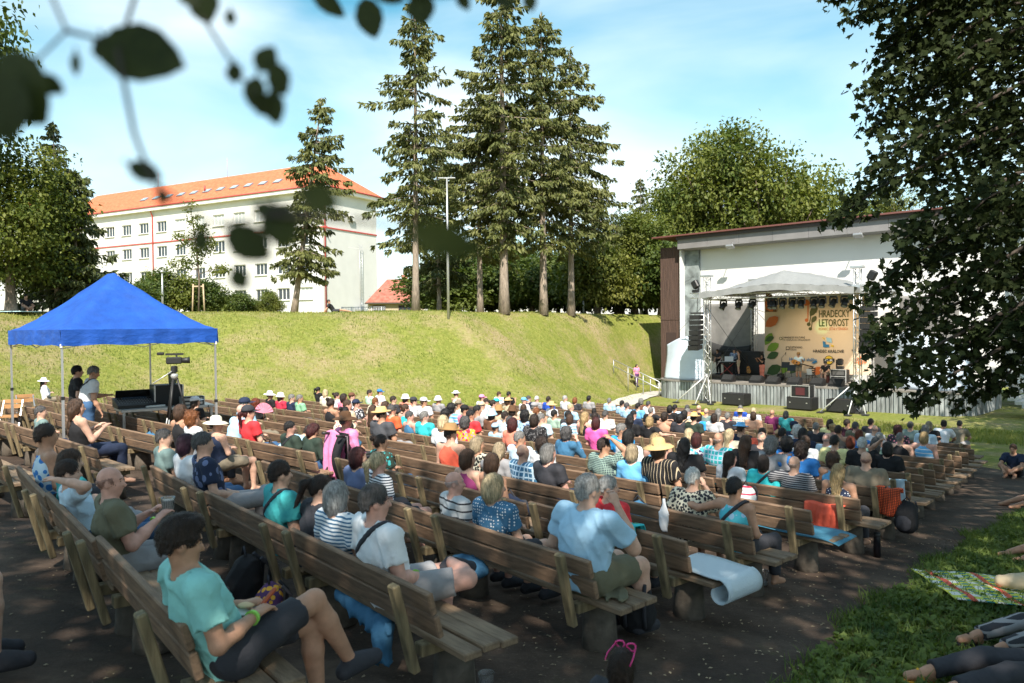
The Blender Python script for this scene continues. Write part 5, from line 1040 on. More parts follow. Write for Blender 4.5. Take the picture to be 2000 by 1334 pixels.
def trouser_prims(J, kind, bw=1.0):
    pel = J['pel']; P = [seg(J['hipL'], J['hipR'], .118 * bw + .006, .118 * bw + .006, .04), seg(pel, pel + J['d'] * .10, .125 * bw, .125 * bw, .04, 1.18, .9)]
    for s in ('L', 'R'):
        h, k_, an = J['hip' + s], J['kn' + s], J['an' + s]
        if kind == 'shorts': P.append(limited(seg(h, k_, .102 * bw, .082 * bw, .03), plane(h + (k_ - h) * .80, k_ - h)))
        else: P += [seg(h, k_, .104 * bw, .078 * bw, .03), limited(seg(k_, an, .077 * bw, .064, .02), plane(k_ + (an - k_) * .92, an - k_))]
    if kind == 'skirt':
        k = (J['knL'] + J['knR']) / 2; P.append(limited(seg(J['pel'], k, .14, .13, .04, 1.5, .75), plane(J['pel'] + (k - J['pel']) * .9, k - J['pel'])))
    return P
HAIRH = {}
def add_strands(V, Q, style, fine):
    """lay fine ribbons of hair over the skinned shape"""
    n = np.zeros_like(V); a, b, c, d = (V[Q[:, i]] for i in range(4)); fn = np.cross(c - a, d - b)
    for i in range(4): np.add.at(n, Q[:, i], fn)
    n = unit(n); m = (2600 if fine else 420) if style != 'bald' else (700 if fine else 120); r = np.random.default_rng(4); k = r.integers(0, len(V), m); p, nn = V[k], n[k]
    fl = p - np.array([0, -.035, .125]); fl[:, 2] -= .05; fl = fl + r.normal(0, .02 if style != 'curly' else .09, fl.shape); fl -= nn * (fl * nn).sum(1, keepdims=True); fl = unit(fl); s = np.cross(nn, fl)
    L = r.uniform(.025, .06, m) * (1.3 if style in ('long', 'bob') else .36 if style in ('bald', 'short', 'quiff') else 1.0); w = (.0016 if fine else .0045) * r.uniform(.7, 1.4, m); o = r.uniform(.0005, .005, m)
    def pt(t, wd): return p + nn * (o + .004 * np.sin(t * 3.1) - L * L * t * t * 4.0)[:, None] + fl * (L * t)[:, None] + s * (wd * w)[:, None] + (s * (.008 * np.sin(t * 3 + k))[:, None] if style == 'curly' else 0)
    R_ = np.stack([pt(0, -1), pt(0, 1), pt(.5, 1), pt(.5, -1), pt(1, .3), pt(1, -.3)], 1); i = np.arange(m)[:, None] * 6 + len(V)
    return np.concatenate([V, R_.reshape(-1, 3)]), np.concatenate([Q, i + [0, 1, 2, 3], i + [3, 2, 4, 5]])
def hair_mesh(style, fine=False):
    key = (style, fine)
    if key in HAIRH: return HAIRH[key]
    h = .009 if fine else .016; face = ell((0, .125, -.045), (.088, .098, .115)); face2 = ell((0, .13, -.16), (.10, .12, .13)); P = [ell((0, -.010, .024), (.0785, .0985, .0965), .02)]; cut = [lambda x, y, z: -face[0](x, y, z), lambda x, y, z: -face2[0](x, y, z)]; amp = .002; zlow = -.066
    if style == 'bald': P = [limited(ell((0, -.009, .020), (.0765, .0955, .0935), .02), plane((0, 0, .026), (0, -.25, 1)))]; cut.append(plane((0, .040, 0), (0, 1, .3)))
    if style == 'short': P.append(ell((0, -.048, -.02), (.070, .053, .072), .02)); amp = .003
    if style == 'quiff': P += [ell((0, -.02, .035), (.080, .098, .098), .02), ell((0, .035, .100), (.062, .055, .034), .03), ell((0, -.050, -.02), (.068, .050, .074), .02)]; amp = .003
    if style == 'bob': P += [ell((0, -.026, -.05), (.090, .088, .112), .03)]; zlow = -.165; amp = .003
    if style == 'long': P += [ell((0, -.026, -.04), (.088, .086, .112), .03), seg((0, -.070, -.08), (0, -.105, -.33), .076, .05, .04, 1.25, .50)]; zlow = -.42; amp = .004
    if style == 'pony': P += [ell((0, -.046, -.01), (.074, .060, .076), .02), seg((0, -.105, .02), (0, -.150, -.02), .026, .03, .02), seg((0, -.150, -.02), (0, -.135, -.22), .034, .016, .02)]; zlow = -.26
    if style == 'bun': P += [ell((0, -.046, -.01), (.074, .060, .076), .02), ell((0, -.115, .075), (.045, .042, .042), .012)]
    if style == 'curly': P += [ell((0, -.03, -.03), (.102, .098, .122), .03), ell((0, -.02, .045), (.096, .100, .092), .03)]; zlow = -.16; amp = .012
    cut.append(lambda x, y, z: zlow - z + 0 * x)
    if style in ('short', 'quiff', 'bun', 'pony'): cut.append(lambda x, y, z: np.where(y > -.045, -.012 - z + 0 * x, np.where(y > -.075, -.050 - z, -1.0)) if style in ('short', 'quiff') else np.where(y > -.035, -.030 - z + 0 * x, -1.0))
    f = 1.7 if style == 'curly' else 1.0
    bump = lambda x, y, z: amp * (np.sin(70 * f * x + 9 * np.sin(20 * z)) * np.sin(62 * f * y + 12 * z) + .7 * np.sin(110 * f * x + 40 * y) * np.sin(34 * f * z + 20 * y)) * (1 if style != 'bald' else .4)
    V, Q = surface(P, h, cut, bump); V, Q = add_strands(V, Q, style, fine); HAIRH[key] = mesh_np('hair', V, Q, M('hair default', (.05, .03, .02)), True); return HAIRH[key]
def hat_mesh(kind):
    key = ('hat', kind)
    if key in HAIRH: return HAIRH[key]
    mb = MB()
    if kind == 'sun': mb.lathe([(0, .150), (.06, .148), (.092, .12), (.102, .05), (.108, .042), (.16, .03), (.215, .0), (.218, -.008), (.16, .018), (.10, .030)], (0, -.01, 0), 26, sy=1.06)
    if kind == 'fedora': mb.lathe([(0, .135), (.03, .150), (.07, .155), (.088, .12), (.100, .05), (.104, .044), (.14, .044), (.165, .058), (.166, .05), (.14, .034), (.10, .034)], (0, -.01, 0), 26, sy=1.15)
    if kind == 'bucket': mb.lathe([(0, .150), (.06, .148), (.090, .12), (.103, .05), (.118, .02), (.14, -.02), (.141, -.026), (.115, .008), (.10, .03)], (0, -.01, 0), 24, sy=1.1)
    if kind == 'cap':
        mb.lathe([(0, .148), (.05, .140), (.085, .108), (.100, .06), (.103, .025), (.097, .024)], (0, -.012, 0), 22, sy=1.12); n = 12; vs = []; fs = []
        for i in range(n + 1):
            a = math.pi * i / n; vs += [(.092 * math.cos(a), .06 + .045 * math.sin(a), .035), (.088 * math.cos(a), .075 + .125 * math.sin(a), .028 - .02 * abs(math.cos(a)))]
        for i in range(n): fs.append((2 * i, 2 * i + 1, 2 * i + 3, 2 * i + 2))
        mb.add(vs, fs, True)
    HAIRH[key] = mb.mesh('hat', None); return HAIRH[key]
BODY = {}
def part_mesh(what, pose, kind=None, bw=1.0, fine=False):
    key = (what, pose, kind, round(bw, 2), fine)
    if key in BODY: return BODY[key]
    J = skeleton(POSES[pose])
    for sd, sg in (('L', -1), ('R', 1)):
        for q in ('sh', 'el', 'wr'): J[q + sd] = J[q + sd] + np.array([sg * .16 * (bw - 1), 0, 0])
    h = (.0135 if fine else .022)
    if what == 'body': V, Q = surface(body_prims(J, bw, fine), h * .97 if fine else .021)
    elif what == 'shirt':
        nk = ell(J['pel'] + J['d'] * .495 + np.array([0, .012, 0]), (.082, .088, .075)); V, Q = surface(shirt_prims(J, kind, bw), h, (lambda x, y, z: -nk[0](x, y, z),), wrinkle(.0075 if fine else .005))
    elif what == 'trousers': V, Q = surface(trouser_prims(J, kind, bw), h * 1.15, (), wrinkle(.004))
    elif what == 'strap':
        c0 = J['chest'] + J['d'] * .06; nn = np.array([.72, 0, .70]) * (1 if kind == 'R' else np.array([-1, 1, 1])); pl = plane(c0, nn); P = [(f, a, b, k_) for f, a, b, k_ in shirt_prims(J, 'tee', bw)[:3]]
        V, Q = surface(P, .011, (lambda x, y, z: np.abs(pl(x, y, z)) - .020,), lambda x, y, z: -.010 + 0 * x + 0 * y + 0 * z)
    elif what == 'band':
        e, w = J['el' + kind], J['wr' + kind]; a = e + (w - e) * .90; b = e + (w - e) * .98; mb = MB().tube([a, b], [.040, .034], 14); V, Q = None, None; BODY[key] = mb.mesh('wristband', M('skin default', (.5, .3, .22))); return BODY[key]
    elif what == 'shoe':
        P = []; an = J['an' + kind]; f = foot_dir(J, kind); P = [seg(an + np.array([0, 0, -.045]) - f * .04, an + f * .165 + np.array([0, 0, -.066]), .048, .046, .02), seg(an + np.array([0, 0, -.015]), an + f * .10 + np.array([0, 0, -.045]), .052, .048, .02)]; V, Q = surface(P, .012, (lambda x, y, z: an[2] - .104 - z + 0 * x,))
    BODY[key] = mesh_np(what, V, Q, M('skin default', (.5, .3, .22)), True); return BODY[key]
SKINS = {'fair': (.62, .37, .27), 'tan': (.50, .27, .175), 'pink': (.66, .36, .28), 'dark': (.26, .13, .08)}
def skin(k): return M('skin ' + k, SKINS[k], .5, noise=.14, nscale=14, spec=.3, bump=.15, bscale=120)
HAIRC = {'black': (.012, .010, .010), 'darkbrown': (.030, .017, .012), 'brown': (.070, .036, .020), 'red': (.16, .035, .014), 'darkred': (.06, .012, .012), 'orange': (.22, .075, .022), 'blonde': (.42, .29, .14), 'paleblonde': (.58, .46, .28), 'ashblonde': (.36, .28, .18), 'grey': (.22, .21, .20), 'darkgrey': (.085, .08, .08), 'lightgrey': (.42, .41, .40), 'white': (.66, .65, .62), 'purple': (.035, .008, .022)}
def hairmat(k): return M('hair ' + k, HAIRC[k], .45, noise=.5, nscale=26, stretch=(3.0, 3.0, .5), bump=.6, bscale=90, distort=.3)
CLOTH = {'white': 'e8e9ec', 'cream': 'e6dcc4', 'lightblue': 'a9cfe8', 'paleblue': 'c5dcec', 'sky': '6fb6e6', 'blue': '2f7ac4', 'brightblue': '2d9be0', 'royal': '2450b4', 'navy': '1e2a44', 'denim': '3d6f92', 'slate': '6a769a', 'teal': '3aa3a6', 'seafoam': '8fd0ca', 'turquoise': '35c3c9', 'aqua': '58c8d8', 'mint': 'bfe3c6', 'green': '3f9a62', 'darkgreen': '2b3a30', 'greygreen': '6f8583', 'sage': '9fb9a8', 'olive': '6d6a55', 'khaki': '857a68', 'taupe': '7d7064', 'grey': '9a989a', 'lightgrey': 'c4c6c8', 'darkgrey': '4a4b50', 'charcoal': '34343a', 'black': '1a191c', 'brown': '6b4632', 'beige': 'cdb99a', 'peach': 'c79a80', 'salmon': 'f08a72', 'coral': 'f4694f', 'orange': 'f2663a', 'red': 'd8363d', 'crimson': 'c9304a', 'pink': 'f590c0', 'hotpink': 'f062ac', 'rose': 'e58aa0', 'maroon': '4a2130', 'purple': '7a2a5c', 'violet': '5c3a6a', 'yellow': 'f0b13a', 'paleyellow': 'e8e0a0', 'jeans': '3c5f86', 'straw': 'cfae78', 'tan': '9c7a50', 'leather': '5c3f28', 'blackwhite': '55555a'}
def clothmat(tok):
    """plain token or pattern_colour1_colour2"""
    name = 'cloth ' + tok
    if name in MATS: return MATS[name]
    b = tok.split('_')
    if len(b) == 1: return M(name, hexc(CLOTH[tok]), .85, noise=.12, nscale=5, bump=.55, bscale=13)
    c1 = hexc(CLOTH[b[1]]); c2 = hexc(CLOTH[b[2]]); m = M(name, c1, .85, bump=.3, bscale=11); nt = m.node_tree; N = nt.nodes.new; L = nt.links.new; bs = nt.nodes['Principled BSDF']; tc = N('ShaderNodeTexCoord'); sp = N('ShaderNodeSeparateXYZ'); L(tc.outputs['Object'], sp.inputs[0])
    def band(o, freq, th):
        a = N('ShaderNodeMath'); a.operation = 'MULTIPLY'; a.inputs[1].default_value = freq; L(o, a.inputs[0]); f = N('ShaderNodeMath'); f.operation = 'FRACT'; L(a.outputs[0], f.inputs[0]); g = N('ShaderNodeMath'); g.operation = 'GREATER_THAN'; g.inputs[1].default_value = th; L(f.outputs[0], g.inputs[0]); return g.outputs[0]
    mix = N('ShaderNodeMixRGB'); mix.inputs[1].default_value = (*c1, 1); mix.inputs[2].default_value = (*c2, 1)
    if b[0] == 'stripes': L(band(sp.outputs['Z'], 34, .58), mix.inputs[0])
    elif b[0] == 'wide': L(band(sp.outputs['Z'], 13, .78), mix.inputs[0])
    elif b[0] == 'upright': L(band(sp.outputs['X'], 22, .86), mix.inputs[0])
    elif b[0] in ('check', 'plaid'):
        fr = 42 if b[0] == 'check' else 14; s = N('ShaderNodeMath'); s.operation = 'MAXIMUM'; L(band(sp.outputs['Z'], fr, .72), s.inputs[0]); L(band(sp.outputs['X'], fr, .72), s.inputs[1]); L(s.outputs[0], mix.inputs[0])
    else:
        v = N('ShaderNodeTexVoronoi'); v.inputs['Scale'].default_value = {'dots': 34, 'floral': 17, 'marble': 12, 'mosaic': 30}[b[0]]; v.inputs['Randomness'].default_value = .25 if b[0] == 'dots' else 1.0; L(tc.outputs['Object'], v.inputs['Vector'])
        g = N('ShaderNodeMath'); g.operation = 'LESS_THAN' if b[0] != 'mosaic' else 'GREATER_THAN'; g.inputs[1].default_value = {'dots': .28, 'floral': .40, 'marble': .42, 'mosaic': .52}[b[0]]; L(v.outputs['Distance'], g.inputs[0]); L(g.outputs[0], mix.inputs[0])
        if len(b) > 3:
            c3 = hexc(CLOTH[b[3]]); m3 = N('ShaderNodeMixRGB'); L(mix.outputs[0], m3.inputs[1]); m3.inputs[2].default_value = (*c3, 1); n = N('ShaderNodeTexNoise'); n.inputs['Scale'].default_value = 11; L(tc.outputs['Object'], n.inputs['Vector']); g2 = N('ShaderNodeMath'); g2.operation = 'GREATER_THAN'; g2.inputs[1].default_value = .56; L(n.outputs['Fac'], g2.inputs[0]); L(g2.outputs[0], m3.inputs[0]); mix = m3
    L(mix.outputs[0], bs.inputs['Base Color']); return m
PEOPLE = []
_e = MB().lathe([(0, .009), (.006, .007), (.0085, 0), (.006, -.007), (0, -.009)], (0, 0, 0), 10); EYE = [_e.mesh('eye', M('dark eye', (.03, .02, .018), .15)), MB().tube([(-.017, -.006, -.002), (0, 0, .003), (.017, -.008, -.002)], .0035, 5).mesh('eyebrow', M('dark eye'))]
def person(loc, rz, pose='p0', hair=('short', 'brown'), shirt=('tee', 'white'), bottom=('long', 'jeans'), hat=None, sk='fair', scale=1.0, bw=1.0, fine=False, label='', mirror=False, shoes=None, group='seated audience', tilt=None):
    J = skeleton(POSES[pose]); o = obj('person', part_mesh('body', pose, None, bw, fine), None, loc, rz); setmat(o, skin(sk)); o.scale = (scale * (-1 if mirror else 1), scale, scale)
    tag(o, label, 'person', group)
    s = obj('shirt', part_mesh('shirt', pose, shirt[0], bw, fine), o); setmat(s, clothmat(shirt[1]))
    b = obj('trousers' if bottom[0] == 'long' else bottom[0], part_mesh('trousers', pose, bottom[0], bw, fine), o); setmat(b, clothmat(bottom[1]))
    hm = Matrix.Translation(Vector(J['head'])) @ J['hrot']
    if hair and hair[0] != 'none':
        hs = hair[0]
        if hat and hs in ('short', 'quiff', 'bun', 'curly'): hs = 'short' if hs != 'curly' else 'bob'
        h = obj('hair', hair_mesh(hs, fine), o); setmat(h, hairmat(hair[1]) if hs != 'bald' else M('stubble ' + hair[1], tuple(.45 * a + .45 * b for a, b in zip(HAIRC[hair[1]], SKINS[sk])), .7, noise=.3, nscale=40)); h.matrix_local = hm @ (Matrix.Diagonal((.97, .97, .93, 1)) if hat else Matrix.Identity(4))
    if hat:
        h = obj('hat', hat_mesh(hat[0]), o); setmat(h, clothmat(hat[1])); h.matrix_local = hm @ Matrix.Translation((0, 0, .016)) @ Matrix.Diagonal((.98, .98, .84, 1) if hat[0] != 'sun' else (.86, .86, .84, 1)) @ Matrix.Rotation(R(random.uniform(-6, 6)), 4, 'X')
    if fine:
        for s_ in (-1, 1):
            e = obj('eye', EYE[0], o); e.matrix_local = hm @ Matrix.Translation((s_ * .029, .0755, -.003)); b_ = obj('eyebrow', EYE[1], o); b_.matrix_local = hm @ Matrix.Translation((s_ * .030, .0865, .0185)); setmat(b_, hairmat(hair[1] if hair[1] in HAIRC else 'brown'))
    if shoes:
        for sd in ('L', 'R'): q = obj('shoe', part_mesh('shoe', pose, sd, 1, True), o); setmat(q, clothmat(shoes))
    PEOPLE.append(o); return o
# ------------------------------------------------------------------ benches
ROWU = [1.74, 3.13, 4.58, 5.86, 7.05, 8.5, 10.0, 11.5] + [12.8 + 1.3 * i for i in range(14)]
def row_u(k, v=-3.2):
    """where row k (0 is the last row, nearest the camera) runs; the rear rows bend a little"""
    g = float(np.interp(k, [0, 2, 5, 8], [.12, .11, .05, 0])); return ROWU[k] + g * min(max(-(v + 3.2), 0), 6.5)
def row_yaw(k, v): return -math.atan(float(np.interp(k, [0, 2, 5, 8], [.12, .11, .05, 0]))) if v > -9.7 else 0.0
def wood(name, c1, c2):
    m = M(name, c1, .75, col2=c2, nscale=3.0, detail=8, stretch=(1.2, 9, 9), bump=.35, bscale=30, distort=.8, coords='Object'); return m
PLANKM = wood('weathered brown plank', (.155, .096, .06), (.31, .195, .12)); POSTM = M('pale weathered post', (.215, .165, .09), .8, noise=.4, nscale=5, bump=.3, bscale=30, stretch=(4, 4, .6)); STUMPM = M('mossy concrete stump', (.11, .09, .07), .95, noise=.5, nscale=6, bump=.5, bscale=25)
BL = 1.98
SEATM = wood('worn tan seat plank', (.16, .105, .065), (.31, .215, .135))
def bench_parts():
    L = BL; out = []; sm = MB().box((0, 0, 0), (L + .06, .128, .045), None, .008).mesh('seat_plank', SEATM)
    for y, z in ((-.14, .425), (.0, .428), (.14, .424)): out.append(('seat_plank', sm, (0, y, z), 0))
    bm = MB().box((0, 0, 0), (L, .042, .138), None, .008).mesh('back_plank', PLANKM); tl = R(14)
    for i, z in enumerate((.545, .697)): out.append(('back_plank', bm, (0, -.245 - (z - .55) * math.tan(tl), z), tl))
    pm = MB(); d = Vector((0, -math.sin(tl), math.cos(tl))); pm.bar(Vector((0, -.205, .24)), Vector((0, -.205, .24)) + d * .575, .080, .050, (0, 1, 0), .008); pm = pm.mesh('post', POSTM)
    be = MB().box((0, -.03, .365), (.09, .46, .075), None, .006).mesh('beam', POSTM); st = MB().lathe([(.0, .0), (.15, .0), (.14, .15), (.125, .325), (0, .328)], (0, 0, 0), 10, sx=.9).mesh('stump', STUMPM)
    for s in (-1, 1): out += [('post', pm, (s * (L / 2 - .2), -.087, 0), 0), ('beam', be, (s * (L / 2 - .2), 0, 0), 0), ('stump', st, (s * (L / 2 - .2), 0, 0), 0)]
    return out
BP = bench_parts(); NB = [0]; ENDSEAT = MB().box((.09, 0, 0), (BL + .22, .128, .045), None, .008).mesh('seat_plank', SEATM)
ORD = ['first', 'second', 'third', 'fourth', 'fifth', 'sixth', 'seventh', 'eighth', 'ninth', 'tenth', 'eleventh', 'twelfth', 'thirteenth', 'fourteenth', 'fifteenth', 'sixteenth', 'seventeenth', 'eighteenth', 'nineteenth', 'twentieth', 'twenty-first', 'twenty-second', 'twenty-third', 'twenty-fourth', 'twenty-fifth', 'twenty-sixth', 'twenty-seventh', 'twenty-eighth', 'twenty-ninth', 'thirtieth']
def bench(u, v, label, yaw=0.0, end=False):
    x, y = xy(u, v); t = thing('bench', label, 'bench', (x, y, Hs(x, y) + .03), ROT + yaw, 'wooden benches in rows'); NB[0] += 1
    for n, me, loc, rx in BP:
        o = bpy.data.objects.new(n, ENDSEAT if end and n == 'seat_plank' else me); COL.objects.link(o); o.parent = t; o.location = loc; o.rotation_euler = (rx + random.gauss(0, .006), random.gauss(0, .004), random.gauss(0, .004))
    return t
def right_end(u): return float(np.interp(u, [1.8, 3.05, 5.8, 11, 22, 24], [-3.5, -3.4, -3.35, -3.5, -5.0, -5.6]))
def left_block_right(u): return float(np.interp(u, [0, 3.6, 4.2, 6.0, 6.4, 9, 21, 24, 31], [-10.4, -10.4, -12.6, -12.6, -10.1, -10.1, -10.1, -11.4, -12.0]))
def left_end(u): return float(np.interp(u, [0, 6, 12, 20, 31], [-25.0, -26.8, -27.8, -24.2, -21.6]))
NROWS = 22
def build_benches():
    for k in range(NROWS):
        c = 0
        if row_u(k) < 23.6:
            v = right_end(row_u(k))
            while v - BL > -9.75:
                vm = v - BL / 2; bench(row_u(k, vm), vm, 'brown plank bench in the %s row from the camera, %s from the right-hand path' % (ORD[k], ORD[c]), row_yaw(k, vm) + random.gauss(0, .006), c == 0); c += 1; v -= BL + .035
        c = 0; v = left_block_right(row_u(k, -12)); le = left_end(row_u(k, -12))
        while v - BL > le:
            vm = v - BL / 2; x, y = xy(row_u(k, vm), vm)
            if y > 1 and x / y > -.80: bench(row_u(k, vm), vm, 'brown plank bench in the %s row from the camera, %s left of the middle aisle' % (ORD[k], ORD[c]), random.gauss(0, .006))
            c += 1; v -= BL + .035
build_benches()
